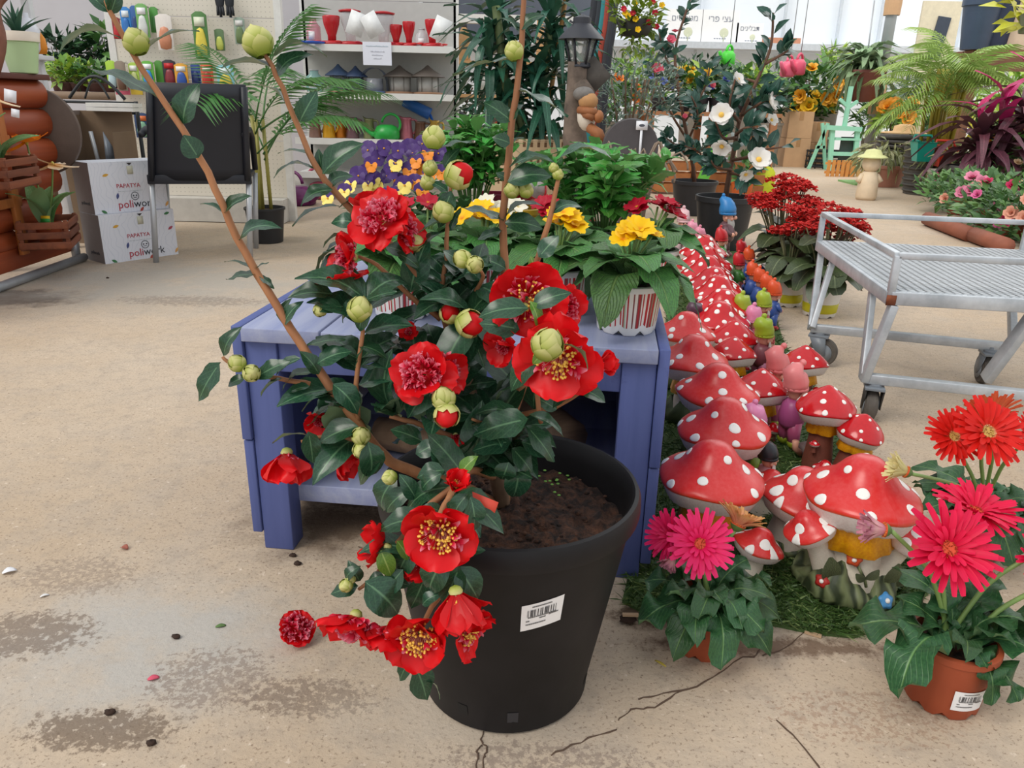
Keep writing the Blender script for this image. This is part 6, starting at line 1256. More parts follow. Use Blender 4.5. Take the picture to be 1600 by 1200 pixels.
tg = thing('plastic_scoop', 'bright blue plastic scoop leaning over the jugs', 'scoop', onshelf(652, 2, .36)); obj('scoop_body', MB().tube([(-.12, 0, .30), (.10, 0, .20)], [.045, .05], 8), mat('#2A6FC8', .4), tg); obj('handle', MB().tube([(.10, 0, .2), (.14, 0, .10), (.15, 0, 0)], .012, 6), mat('#2A6FC8', .4), tg)
rf = G(463, 322); wcan('purple watering can on the floor left of the shelves', V((rf.x, rf.y+.1, 0)), .13, '#6A1A5C', 2.6); rf = G(484, 318); wcan('rose pink watering can on the floor beside the purple one', V((rf.x+.02, rf.y+.38, 0)), .13, '#B04A66', 2.9)
rf = G(437, 325); t = thing('metal_bucket', 'grey metal can on the floor left of the purple watering can', 'bucket', V((rf.x-.05, rf.y+.06, 0))); obj('body', MB().openlathe([(.1, 0), (.105, .01), (.11, .24), (.115, .245), (.105, .24), (.1, .05)], 24), zinc, t); obj('handle', MB().tube([(.1*cos(a), 0, .24+.12*sin(a)) for a in [pi*i/10 for i in range(11)]], .006, 6), zinc, t)
vs_ = tag(obj('dark_planter', MB().openlathe([(.09, 0), (.12, .18), (.125, .2), (.11, .2), (.08, .03)], 20), mat('#4A2A2E', .5), None, Tm(P(352, 292, 5.9).x, 5.95, 0)), 'dark maroon planter under the chair by the kerb', 'planter')
# ---------------------------------------------------------------- background: centre
rw_p = Tm(0, 0, .165)
obj('bowl', MB().openlathe([(.012, -.036), (.03, -.03), (.044, -.005), (.050, .03), (.046, .03), (.036, -.002)], 28, rw_p @ rot(1.0, 'Y') @ rot(.6, 'X')), mat('#C8141E', .25, .08), rw, sharp=50)
obj('white_inside', MB().lathe([(.0455, .028), (.036, .0), (.02, -.02), (1e-4, -.024)], 28, rw_p @ rot(1.0, 'Y') @ rot(.6, 'X')), mat('#EFE6E4', .3), rw); obj('stand', MB().lathe([(.03, 0), (.028, .01), (.01, .03), (.01, .13), (1e-4, .135)], 16), mat('#E6DEDA', .4), rw)
# white beam and timber racks behind the dracaena
struct('trim_9', MB().box((P(800, 31, 9).x, 9.0, P(800, 31, 9).z), (1.75, .12, .085)), mat('#E2E3DF', .5), smooth=False)
for i, px in enumerate((688, 905)): struct('trim_%d' % (10+i), MB().box((P(px, 31, 9).x, 9.0, P(800, 31, 9).z/2), (.07, .08, P(800, 31, 9).z)), mat('#D5D6D2', .5), smooth=False)
wr = thing('timber_rack', 'open timber rack of garden goods right of the white shelving', 'shelf unit', V((P(755, 100, 8.2).x, 8.2, 0)))
pal = woodmat('pale_timber', '#B98A58', '#D3AC7C', .6, .7, 0, .1)
for x in (-.55, .55):
    for y in (-.2, .2): obj('post', MB().box((x, y, .8), (.06, .06, 1.6)), pal, wr, smooth=False)
for z in (.25, .55, .85, 1.15):
    for k in range(3): obj('plank', MB().box((0, -.16+.16*k, z), (1.2, .14, .03)), pal, wr, smooth=False)
def on_rack(dx, z, y=8.12): return V((wr.location.x+dx, y, z+.0155))
for i, (dx, z, lab) in enumerate(((-.46, 1.15, 'tan paper bag at the left of the rack top'), (-.32, 1.15, 'tan paper bag second on the rack top'), (-.18, 1.15, 'tan paper bag third on the rack top'))):
    t = thing('paper_bag', lab, 'bag', on_rack(dx, z)); obj('bag_body', MB().openlathe([(.075, 0), (.08, .02), (.07, .2), (.06, .26), (.03, .3)], 4, rot(pi/4) @ scl(1, .8, 1)), mat('#B08A5E', .8, .2, 20), t, smooth=False); obj('clip', MB().box((0, 0, .31), (.05, .03, .05)), mat('#2A2A2E', .5), t)
for i in range(7):
    tag(obj('timber_batten', MB().box((0, 0, .33), (.03, .02, .66), (.15, .12+.02*i, 0)), pal, None, Tm(wr.location.x-.52+.045*i, 7.9, .0), smooth=False), ('light timber batten leaning on the rack, number %s from the left' % ('one two three four five six seven'.split()[i])), 'batten', 'leaning battens')
for dx, z, lab in ((.05, .85, 'left clear glass cloche on the timber rack'), (.24, .85, 'right clear glass cloche on the timber rack')):
    t = thing('glass_cloche', lab, 'cloche', on_rack(dx, z)); obj('glass', MB().lathe([(.085, 0), (.088, .1), (.075, .17), (.03, .21), (1e-4, .215)], 18), glassy('#D9DED8', .5), t); obj('knob', MB().ball((0, 0, .225), .014, 8, 6), glassy('#D9DED8', .7), t)
for i, (dx, z, c, lab) in enumerate(((-.4, .55, dk, 'green seedling pot left on the middle rack board'), (.1, .55, md, 'small red flowered pot on the middle rack board'), (.4, .25, dk, 'dark seedling pot low on the timber rack'))):
    fplant(lab, on_rack(dx, z), .06, .09, '#B0503A', .09, .07, .15, 60, .07, c, 70+i, blooms=[('#C83A2A', 5, .02)] if i == 1 else None, stems=0)
t = thing('coiled_hose', 'black garden hose looping in front of the timber rack', 'hose', V((P(735, 190, 7.6).x, 7.6, 0)))
obj('hose', MB().tube(smooth([(-.2, 0, .72), (-.05, -.02, .66), (.1, -.03, .48), (.28, -.05, .30), (.45, 0, .16), (.55, .03, .05), (.75, .05, .035)], 5), .028, 8), mat('#202428', .45), t); obj('nozzle', MB().tube([(-.2, 0, .72), (-.27, .01, .77)], [.03, .05], 10), mat('#202428', .45), t)
tag(obj('tin_box', MB().box((0, 0, .12), (.22, .2, .24)).box((0, 0, .245), (.23, .21, .02)), mat('#C2503A', .5, .3, 12, col2='#E8D8C8'), None, Tm(P(718, 185, 7.7).x, 7.95, .0), smooth=False), 'red and white checked tin box on the floor by the rack', 'box')
# dracaena in a woven basket
bk_ = thing('potted_dracaena', 'tall dark dracaena with three canes in a woven basket', 'potted plant', V((P(822, 300, 5.5).x, 5.5, 0)))
wick = NT('woven_basket'); _v = wick.sep(wick.uv()); _a = wick.math('PINGPONG', wick.math('MULTIPLY', _v[0], 40), .5); _b = wick.math('PINGPONG', wick.math('MULTIPLY', _v[1], 13), .5)
wick.base(wick.mix(wick.math('MULTIPLY', wick.math('GREATER_THAN', _a, .30), wick.math('GREATER_THAN', _b, .26)), lin('#CDB492'), lin('#6B5038'))); wick.b.inputs['Roughness'].default_value = .8; wick.bump(wick.math('ADD', _a, _b), .4, .01); wick = wick.m
obj('basket', MB().openlathe([(.22, 0), (.25, .02), (.29, .3), (.30, .56), (.31, .58), (.29, .58), (.27, .3)], 48, None), wick, bk_); soil(bk_, .28, .52, .008, 20)
drM = leafmat('dracaena_leaf', '#1C4636', '#2F604A', '#4E8068', '#3F6B55', .3, .2, 2, .05, .1, .0)
dleaf = [leafgeo(lambda v: .085*sin(pi*min(1, .10+v*.88))**.7, 2, 8, a, .3, .04, 14, tp, i).mesh('leaf', [drM]) for i, (a, tp) in enumerate(((.1, .35), (.15, .6), (.2, .9)))]
def whorl(t, c, n, l, lo=-.3, hi=1.2, me=dleaf, wx=1.0):
    for i in range(n): obj('leaf', rng.choice(me), None, t, frame(V(c)+V((0, 0, -.14*i/n+.04)), heading(i*2.4+U(-.3, .3), hi-(hi-lo)*i/n+U(-.15, .15)), (0, 0, 1), l*U(.75, 1.1), wx))
for px, py, n in ((778, 50, 30), (790, 120, 26), (795, 190, 22), (862, 30, 26), (868, 95, 26), (840, 150, 24), (765, 95, 16), (850, 195, 16), (820, 100, 14), (780, 160, 18)):
    p = P(px, py, 5.5+U(-.12, .12))-bk_.location; whorl(bk_, p, n, .36)
for px, py, y0 in ((775, 10, -.05), (862, 10, .06), (800, 130, .0)): obj('cane', MB().tube(smooth([(U(-.05, .05), y0, .5), (P(px, 200, 5.5)-bk_.location)*.5+V((0, y0, .35)), P(px, py, 5.5)-bk_.location], 4), .028, 8), mat('#7A8A5A', .6, .25, 14), bk_)
obj('support_cane', MB().tube([(.1, .05, .5), P(885, -10, 5.5)-bk_.location], .016, 6), mat('#B98A50', .6), bk_)
# lantern statue
ls = thing('lantern_statue', 'tree trunk statue with a black lantern on top and a small brown animal below', 'statue', V((P(903, 200, 4.7).x, 4.7, 0)))
def lp(px, py, dy=0): return P(px, py, 4.7+dy)-ls.location
tw = mat('#7A6A5E', .8, .35, 9, .4, col2='#4E443C')
obj('trunk', MB().tube(smooth([(0, 0, 0), (.02, 0, .35), lp(896, 190), lp(900, 140), lp(903, 97)], 4), [.085]*4+[.07]*4+[.055]*9, 14), tw, ls)
obj('branch_stub', MB().tube([lp(905, 135), lp(918, 150, -.08)], [.06, .05], 9), tw, ls)
sb = obj('sign_board', MB().box((0, 0, 0), (.15, .02, .15), (0, .785, 0)), mat('#5E5852', .8, .3, 20), ls, Tm(*lp(926, 118)))
lt_ = lp(908, 68); lan = obj('lantern', MB().lathe([(.05, -.13), (.065, -.12), (.06, -.10)], 6).lathe([(.13, .02), (.115, .04), (.06, .09), (.05, .10), (.05, .13), (1e-4, .15)], 14), mat('#2A2C34', .45, .1), ls, Tm(*lt_), sharp=30)
for i in range(6): obj('lantern_bar', MB().bar((.055*cos(i*1.047), .055*sin(i*1.047), -.11), (.09*cos(i*1.047), .09*sin(i*1.047), .03), .012, .012), mat('#2A2C34', .45, .1), lan)
obj('lantern_glass', MB().lathe([(.05, -.11), (.082, .02)], 6), glassy('#C8CCC8', .3), lan)
obj('hanging_ring', MB().tube([lp(912, 52)+V((0, 0, 0)), lp(903, 40), lp(890, 32)], .006, 6), mat('#2A2C34', .45, .1), ls)
fur, ffur = mat('#9A6038', .7, .2, 20), mat('#DDD3C4', .7, .1, 20)
b = MB(); b.ball(lp(917, 180, -.12), (.055, .05, .085), 12, 8); obj('animal_body', b, ffur, ls)
b = MB(); b.ball(lp(919, 158, -.13), (.055, .05, .05), 12, 8); obj('animal_head', b, mat('#B98A5A', .7, .15, 20), ls); b = MB(); b.ball(lp(912, 147, -.12), (.06, .05, .04), 10, 7); obj('animal_cap', b, mat('#7E7A76', .8, .3, 30, .3), ls)
for q in ((905, 172, 932, 176), (910, 178, 928, 184)): obj('arm', MB().tube([lp(q[0], q[1], -.13), lp((q[0]+q[2])/2, q[1]+2, -.18), lp(q[2], q[3], -.18)], .022, 8), fur, ls)
b = MB(); b.ball(lp(935, 182, -.18), (.03, .03, .035), 8, 6); obj('acorn', b, mat('#A5683C', .6), ls)
obj('leg', MB().tube([lp(922, 200, -.15), lp(935, 208, -.2), lp(940, 222, -.2)], .03, 8), fur, ls)
for px, c, lab in ((918, '#22262E', 'black hose hanging from above behind the lantern'), (925, '#2A3038', 'second black hose hanging behind the lantern'), (937, '#A8402E', 'red hose in the hanging bundle'), (944, '#3A3A40', 'dark hose right of the red one in the bundle'), (931, '#2F8A90', 'teal hose in the hanging bundle'), (949, '#2C2F38', 'rightmost black hose in the hanging bundle')):
    a, b_ = P(px+14, -30, 6.4), P(px-4+(px-930)*.2, 108, 6.4); o = obj('hanging_hose', MB().tube(smooth([a+V((.05, 0, 1.6)), a, a.lerp(b_, .5)+V((.01, 0, 0)), b_, V((b_.x-.03, b_.y, .02))], 5), .028, 8), mat(c, .45, .1), None); tag(o, lab, 'hose', 'hanging hoses')
hb_ = thing('hanging_basket', 'hanging basket of yellow green foliage with orange and violet flowers at top centre', 'hanging basket', P(992, 40, 5.6))
m = MB(); foliage(m, (0, 0, .06), .17, .13, 260, .075, 9); foliage(m, (0, -.02, -.1), .09, .14, 90, .06, 10, up=-.5); obj('foliage', m, [mat('#8FA838', .5, .3, 12, trans=.2), mat('#6F8A34', .5, .3, 12, trans=.2)], hb_, kind='stuff')
obj('basket', MB().openlathe([(1e-4, -.08), (.09, -.06), (.13, .03), (.125, .03), (.08, -.04)], 18), mat('#3A3A36', .7), hb_)
for x in (-1, 0, 1): obj('chain', MB().tube([(.12*x, .05*(x == 0), .03), (0, 0, .6)], .003, 4), zinc, hb_)
for i in range(12): obj('flower', ros['r' if i % 2 else 'y'], None, hb_, zframe((U(-.15, .15), -.13, U(-.05, .15)), (U(-.3, .3), -1, .3), .02))
# grey green bush, pink camellia, white camellia
p = P(985, 200, 4.9); fplant('grey green olive bush left of the pink flowered shrub', V((p.x, 4.95, 0)), .15, .3, '#3A3C40', .30, .24, P(985, 150, 4.95).z, 520, .075, gy, 31, w_=.14, stems=9)
tb_ = thing('half_barrel', 'dark round tub lid standing on edge before the olive bush', 'tub', V((P(985, 225, 4.3).x, 4.3, 0)))
obj('disc', MB().lathe([(1e-4, -.005), (.115, -.005), (.12, -.03), (.145, -.03), (.15, 0), (.145, .03), (1e-4, .03)], 40, Tm(0, 0, P(985, 225, 4.3).z-.02) @ rot(pi/2, 'X')), mat('#4E4A4C', .6, .2, 14), tb_, sharp=40); obj('stand', MB().box((0, .03, (P(985, 225, 4.3).z-.18)/2), (.2, .16, P(985, 225, 4.3).z-.18)), mat('#5A4A3E', .8), tb_, smooth=False)
st_ = thing('plant_tag', 'white plant tag standing above the dark round tub', 'tag', P(1003, 196, 4.25)); obj('card', MB().box((0, 0, .0), (.06, .003, .045)), mat('#E8EAF0', .5), st_); obj('stake', MB().box((0, .002, -.1), (.012, .003, .17)), mat('#E8EAF0', .5), st_); obj('fish_mark', MB().ball((0, -.002, 0), (.016, .001, .007), 8, 5), mat('#4A4E5A', .6), st_)
tv = thing('curly_plant', 'leafless curly brown stemmed plant between the mint and the dark tub', 'potted plant', V((P(985, 260, 2.6).x, 2.75, 0)))
zt = P(985, 262, 2.75).z; pot(tv, .06, .08, .14, mat('#3A3A3C', .5), .004, .012); soil(tv, .07, .125, .003, 12); obj('stand', MB().lathe([(.09, 0), (.09, .02)], 12), blk, tv) if False else None
m = MB()
for i in range(34):
    a = U(0, 2*pi); r = U(.04, .22); h = zt+U(-.05, .06); e = V((r*cos(a), r*sin(a)*.5, h)); m.tube(smooth([(.02*cos(a), .02*sin(a), .12), (r*.35*cos(a), r*.2*sin(a), h*.75), (r*.8*cos(a), r*.4*sin(a), h+U(0, .04)), e, e+V((U(.0, .03)*cos(a), 0, -.03))], 3), .0035, 5)
obj('stems', m, mat('#8A7866', .7, .2, 30), tv, kind='stuff')
cl2 = leafgeo(cw, 2, 4, .1, .2, .02).mesh('leaf', [leafmat('dark_shrub_leaf', '#1D3F35', '#2F5548', '#4E7A66', '#54806E', .3, .25, 3, .04, .12, .05)])
wp_ = petalmat('white_camellia_petal', '#F0EDE4', '#F6F4F2', .5, .04, .3); wpet2 = MB().surf(lambda u, v: petalfn(u, v, .5, .2, .03, 1), 4, 4).mesh('petal', [wp_])
ppk = petalmat('pink_camellia_petal', '#D84A66', '#E8788C', .5, .08, .25); ppet = MB().surf(lambda u, v: petalfn(u, v, .5, .3, .03, 1), 4, 4).mesh('petal', [ppk])
wcen = MB().lathe([(1e-4, .3), (.1, .28), (.2, .15), (.22, .0)], 10).mesh('flower', [yel]); pcen = MB().ball((0, 0, .1), .2, 8, 6).mesh('flower', [ppk])
def shrub(lab, base, pr, ph, Y, twigs, leaves, fl, cen, pet, pcol='#2A2A2E', trunkr=.014, dens=1.0, fl_rad=None):
    t = thing('potted_shrub', lab, 'potted shrub', base); pot(t, pr*.8, pr, ph, mat(pcol, .45), pr*.06, ph*.1, 32); soil(t, pr*.9, ph*.88, .005, 14)
    segs = []
    for k, tw_ in enumerate(twigs):
        q = smooth([P(a, b, Y+c)-base for a, b, c in tw_], 4); n_ = len(q)
        if k == 0: q[0] = V((0, 0, ph*.85))
        obj('branch', MB().tube(q, [trunkr*(1-.75*i/n_)*(1 if k == 0 else .6)+.002 for i in range(n_)], 6), mat('#6A4A38', .7, .2, 20), t); segs.append(q)
    for i in range(leaves):
        q = rng.choice(segs); p_, d = along(q, U(.25, 1.0)); s = Mx.Rotation(U(0, 6.3), 3, d) @ d.orthogonal().normalized()
        obj('leaf', cl2, None, t, frame(p_+s*.01, s+d*.6+V((0, 0, U(-.2, .2))), V((U(-.4, .4), -.6, .7)), U(.075, .115), 1.1))
    for px, py, dy, rad, dr in fl:
        p_ = P(px, py, Y+dy); s = rad*(p_-V((0, 0, CH))).dot(FW)/CF; f = obj('flower', cen, None, t, zframe(p_-base, CD(*dr), s, U(0, 3)))
        for i in range(8): a = 2*pi*i/8; obj('petal', pet, None, f, rot(a) @ Tm(0, .1, .01*(i % 2)) @ rot(R(10+16*(i % 2)), 'X') @ scl(.95, .92, 1))
    return t
pc_ = G(1090, 338); shrub('shrub with pink blooms in a dark tub left of the white camellia', V((pc_.x-.02, pc_.y+.12, 0)), .17, .26, pc_.y+.12, [[(1085, 270, 0), (1075, 220, 0), (1062, 150, .0), (1055, 80, .05), (1075, 10, .05), (1085, -20, .05)], [(1075, 220, 0), (1050, 180, -.1), (1025, 130, -.1), (1020, 80, -.1)], [(1070, 190, 0), (1100, 140, 0), (1110, 100, 0)], [(1082, 250, 0), (1060, 230, -.1), (1040, 215, -.1)], [(1080, 240, 0), (1110, 225, -.1), (1120, 205, -.1)], [(1060, 120, 0), (1040, 90, .1), (1030, 50, .1)], [(1075, 220, 0), (1090, 180, -.1), (1080, 150, -.15)], [(1082, 255, 0), (1095, 240, -.15), (1070, 228, -.2)]],
    210, [(1027, 109, -.15, 11, (.1, .2, 1)), (1048, 63, 0, 9, (.2, .3, .9)), (1055, 50, .1, 7, (.0, .8, .3)), (1113, 133, 0, 6, (.3, .1, 1)), (1070, 182, -.15, 5, (0, .2, 1))], pcen, ppet)
wc = G(1128, 394); shrub('white flowering camellia in a black tub behind the gnomes', V((wc.x+.02, wc.y+.13, 0)), .165, .31, wc.y+.13, [[(1135, 300, 0), (1140, 270, 0), (1148, 230, .02), (1155, 190, .02), (1172, 150, .0), (1190, 110, .0), (1205, 70, 0), (1208, 20, 0)], [(1155, 190, 0), (1140, 165, -.1), (1150, 120, -.1)], [(1150, 215, 0), (1130, 215, -.1), (1118, 190, -.15)], [(1160, 180, 0), (1190, 160, -.1), (1212, 150, -.1)], [(1145, 250, 0), (1170, 245, -.1), (1190, 235, -.1), (1235, 228, -.1)], [(1195, 100, 0), (1222, 85, 0), (1232, 78, .0)], [(1142, 265, 0), (1120, 262, -.1), (1110, 250, -.1)], [(1185, 130, 0), (1165, 125, .1), (1150, 140, .1)], [(1140, 270, 0), (1160, 275, -.1), (1165, 285, -.1)], [(1150, 210, 0), (1165, 200, -.15), (1180, 200, -.15)]],
    190, [(1127, 180, -.2, 20, (-.25, .1, .95)), (1185, 250, -.2, 21, (.1, .2, .97)), (1152, 125, -.1, 14, (.5, .3, .6)), (1203, 160, -.15, 17, (.7, .2, .5)), (1128, 228, -.2, 17, (-.3, -.7, .4)), (1165, 272, -.15, 13, (.1, -.8, .5)), (1150, 142, -.05, 14, (-.2, -.3, .8)), (1188, 205, -.1, 13, (.2, -.5, .6)), (1205, 188, -.05, 12, (.3, .2, .8))], wcen, wpet2, '#1E2024')
op = G(1165, 318); fplant('small orange pot with a green seedling behind the black tub', V((op.x+.05, op.y+.35, 0)), .10, .16, '#D8682E', .14, .12, .28, 70, .10, md, 41, stems=3)
# plant staging in the middle distance
def stage(lab, x0, x1, Y, z, d=.6, col='#A8744E'):
    t = thing('plant_staging', lab, 'table', V(((x0+x1)/2, Y, 0))); wm = woodmat('staging_'+col.strip('#'), col, col, .6, .7, 0, .1) if False else mat(col, .7, .2, 8)
    n_ = 4
    for k in range(n_): obj('plank', MB().box((0, -d/2+d*(k+.5)/n_, z), (x1-x0, d/n_-.012, .035)), wm, t, smooth=False)
    for x in (-(x1-x0)/2+.06, 0, (x1-x0)/2-.06):
        for y in (-d/2+.05, d/2-.05): obj('leg', MB().box((x, y, z/2-.01), (.06, .06, z-.02)), wm, t, smooth=False)
    return t
stage('long orange brown plant table behind the pink flowered shrub', P(1000, 178, 8.0).x, P(1205, 178, 8.0).x, 8.0, P(1100, 178, 8.0).z, .7, '#B27A52')
ztab = P(1100, 178, 8.0).z+.0185
for i, (px, c, lab, bl) in enumerate(((1065, md, 'black square pot with yellow primroses on the long table', [('#F2C82A', 8, .04)]), (1092, lt, 'black pot with yellow green tulips on the long table', [('#E8B82A', 5, .04)]), (1120, dk, 'black pot with blue flowers on the long table', [('#4A5AB0', 6, .035)]), (1030, gy, 'grey foliage pot with blue flowers at the left of the long table', [('#7A8AD0', 6, .035)]), (1150, md, 'leafy pot in the middle of the long table', None), (1180, lt, 'bright leafy pot right on the long table', None))):
    fplant(lab, V((P(px, 170, 7.9).x, 7.9, ztab)), .085, .13, '#23252C', .14, .13, .26, 110, .11, c, 50+i, blooms=bl, stems=0)
for i, (px, lab) in enumerate(((1050, 'left orange wooden crate under the long table'), (1110, 'middle orange wooden crate under the long table'), (1165, 'right orange wooden crate under the long table'))):
    t = thing('wooden_crate', lab, 'crate', V((P(px, 240, 7.75).x, 7.75, 0))); 
    for k in range(3):
        for y in (-.12, .12): obj('slat', MB().box((0, y, .06+.1*k), (.34, .015, .075)), mat('#B5713E', .7, .25, 12), t, smooth=False)
        for x in (-.17, .17): obj('slat', MB().box((x, 0, .06+.1*k), (.015, .24, .075)), mat('#B5713E', .7, .25, 12), t, smooth=False)
t = thing('lime_board', 'lime green plastic sheet leaning on the long table', 'board', V((P(1117, 200, 7.5).x, 7.52, 0))); obj('sheet', MB().box((0, 0, .33), (.1, .012, .66), (-.12, .35, 0)), mat('#63B83A', .5), t, smooth=False)
tag(obj('yellow_bag', MB().openlathe([(.1, 0), (.12, .05), (.11, .22), (.05, .3), (.04, .31)], 12, scl(1, .6, 1)), mat('#D6E02A', .5, .25, 10), None, Tm(P(1205, 222, 7.6).x, 7.7, .0)), 'fluorescent yellow bag on the floor behind the white camellia', 'bag')
tag(obj('grey_box', MB().box((0, 0, .15), (.3, .3, .3)), mat('#A9ABB2', .7), None, Tm(P(1178, 230, 7.9).x, 8.35, 0), smooth=False), 'grey box on the floor behind the white camellia', 'box')
# hanging green and pink watering cans by the far wall
for px, py, c, lab in ((1137, 92, '#46C836', 'bright green watering can hung up before the far wall'), (1231, 108, '#E0607E', 'left pink watering can hung up before the far wall'), (1247, 105, '#D8506E', 'right pink watering can hung up before the far wall')):
    p = P(px, py, 12.0); t = thing('hanging_watering_can', lab, 'watering can', p, .8); s_ = .105; c_1 = mat(c, .4, .08)
    obj('body', MB().lathe([(s_*.8, -s_), (s_, -s_*.8), (s_, s_*.5), (s_*.6, s_)], 16), c_1, t); obj('spout', MB().tube([(-s_*.8, 0, -s_*.6), (-s_*1.6, 0, 0), (-s_*2.2, 0, s_*.8)], [.04, .03, .025], 7), c_1, t); obj('handle', MB().tube([(s_*cos(a)*.8+s_*.3, 0, s_*.8+s_*sin(a)*.9) for a in [pi*i/8 for i in range(9)]], .02, 6), c_1, t); obj('cord', MB().tube([(s_*.3, 0, s_*1.7), (s_*.3, 0, 1.6)], .006, 4), zinc, t)
# signs on the ledge of the far wall
zl = 1.9905; grn = mat('#D8DCC0', .7); inkM = mat('#8E93A0', .7, .02)
def fsign(lab, px, w2, h2, body, sz_, tree=True):
    p = P(px, 52, 16.62); t = thing('ledge_sign', lab, 'sign', V((p.x, 16.62, zl))); obj('panel', MB().box((0, 0, h2/2), (w2, .03, h2)), mat('#F4F5F6', .6, .02), t, smooth=False)
    text(body, sz_, t, Tm(0, -.018, h2*.72) @ rot(pi/2, 'X'), inkM); m = MB(); m.lathe([(1e-4, .002), (h2*.14, .001), (h2*.15, 0)], 14, Tm(w2*.12, -.017, h2*.3) @ rot(pi/2, 'X')); m.box((w2*.12, -.018, h2*.13), (.02, .003, h2*.2)); obj('tree_emblem', m, grn, t)
    m = MB()
    for k in range(5): m.box((-w2*.12+.05*k, -.018, h2*.12), (.035, .003, .016))
    obj('small_print', m, inkM, t)
fsign('white sign reading climbers on the far ledge, left of three', 1068, .70, .58, 'םיספטמ', .15); fsign('white fruit tree sign on the far ledge, middle of three', 1124, .72, .58, 'ירפ יצע', .16); fsign('smaller white sign on the far ledge, right of three', 1171, .52, .36, 'םינילבת', .12)
tag(obj('ledge_plank', MB().box((0, 0, .06), (.75, .06, .10)), mat('#C98A6C', .7, .15, 6), None, Tm(P(1220, 40, 16.6).x, 16.62, zl+.3-.0) if False else Tm(P(1222, 52, 16.62).x, 16.62, zl), smooth=False), 'pinkish wooden plank on the far ledge beside the signs', 'plank')

# ---------------------------------------------------------------- background: right side
cbM = mat('#D2A982', .8, .12, 5)
def cbox(lab, px, py, w2, d2, h2, yy, z0=0.0, rz=0.0):
    t = thing('cardboard_box', lab, 'box', V((P(px, py, yy).x, yy, z0)), rz); obj('box', MB().box((0, 0, h2/2), (w2, d2, h2)), cbM, t, smooth=False); obj('tape', MB().box((0, 0, h2+.001), (w2*1.003, .06, .003)).box((0, -d2/2-.001, h2-.06), (.06, .003, .12)), mat('#B98E62', .5), t, smooth=False)
gb = G(1240, 257); cbox('lower left cardboard box of the tall stack by the aisle', 1237, 250, .36, .36, .40, 11.9); cbox('upper left cardboard box of the tall stack by the aisle', 1237, 250, .35, .35, .36, 11.9, .4035); cbox('lower right cardboard box of the stack by the aisle', 1266, 250, .30, .34, .34, 12.1); cbox('upper right cardboard box of the stack by the aisle', 1266, 250, .29, .33, .28, 12.1, .3435)
# mint green frame chair
mg = mat('#9ADCC0', .5, .06); mc = thing('mint_easel', 'mint green wooden frame with a tall post beside the cardboard boxes', 'garden frame', V((P(1320, 245, 11.2).x, 11.2, 0)))
def mp(px, py, dy=0): q = P(px, py, 11.2+dy)-mc.location; return q
zf = 0
for a, b_ in (((1299, 246), (1301, 200)), ((1338, 246), (1340, 202))): q = mp(*a); obj('post', MB().bar((q.x, 0, 0), mp(*b_), .06, .05), mg, mc, smooth=False)
obj('top_rail', MB().bar(mp(1290, 199), mp(1345, 202), .10, .06), mg, mc, smooth=False); obj('bottom_rail', MB().bar(mp(1299, 240), mp(1338, 241), .06, .05), mg, mc, smooth=False)
obj('tall_post', MB().bar(mp(1319, 200), mp(1330, 135), .05, .05), mg, mc, smooth=False); obj('brace', MB().bar(mp(1312, 155), mp(1326, 168), .04, .04), mg, mc, smooth=False); obj('brace', MB().bar(mp(1340, 158), mp(1326, 168), .04, .04), mg, mc, smooth=False); obj('shelf_board', MB().box((0, .12, .42), (.36, .3, .03)), mg, mc, smooth=False)
obj('dark_backing', MB().box((.05, .05, .25), (.24, .02, .40)), mat('#3E4A48', .6), mc, smooth=False)
t = thing('folding_chair', 'mint green folding stand at the left of the mint frame', 'stand', V((P(1280, 240, 11.4).x, 11.4, 0)))
for a, b_ in (((-.12, 0, 0), (.06, 0, .62)), ((.12, 0, 0), (-.02, 0, .62)), ((-.06, 0, .3), (.06, 0, .3))): obj('bar', MB().bar(a, b_, .04, .04), mg, t, smooth=False)
# crates and fence bits on the floor
for px, c, lab in ((1311, '#DE9A52', 'low orange slatted tray left by the post'), (1336, '#D8B070', 'low pale slatted tray right by the post')):
    q = G(px, 276); t = thing('slatted_tray', lab, 'crate', V((q.x, q.y, 0)))
    for k in range(6): obj('slat', MB().box((-.15+.06*k, 0, .1), (.04, .02, .2)), mat(c, .7, .15), t, smooth=False)
    for z in (.05, .16): obj('rail', MB().box((0, .015, z), (.38, .015, .03)), mat(c, .7, .15), t, smooth=False)
q = G(1305, 266); t = thing('wire_basket', 'stack of black wire baskets on the floor by the mint frame', 'basket', V((q.x, q.y+.35, 0)))
for z in (.03, .10, .17, .24): obj('ring', MB().tube([(.3*cos(a), .2*sin(a), z) for a in [2*pi*i/16 for i in range(17)]], .015, 5), mat('#24282C', .5), t)
m = MB()
for i in range(16): a = 2*pi*i/16; m.tube([(.3*cos(a), .2*sin(a), 0), (.3*cos(a), .2*sin(a), .25)], .008, 4)
obj('wires', m, mat('#24282C', .5), t)
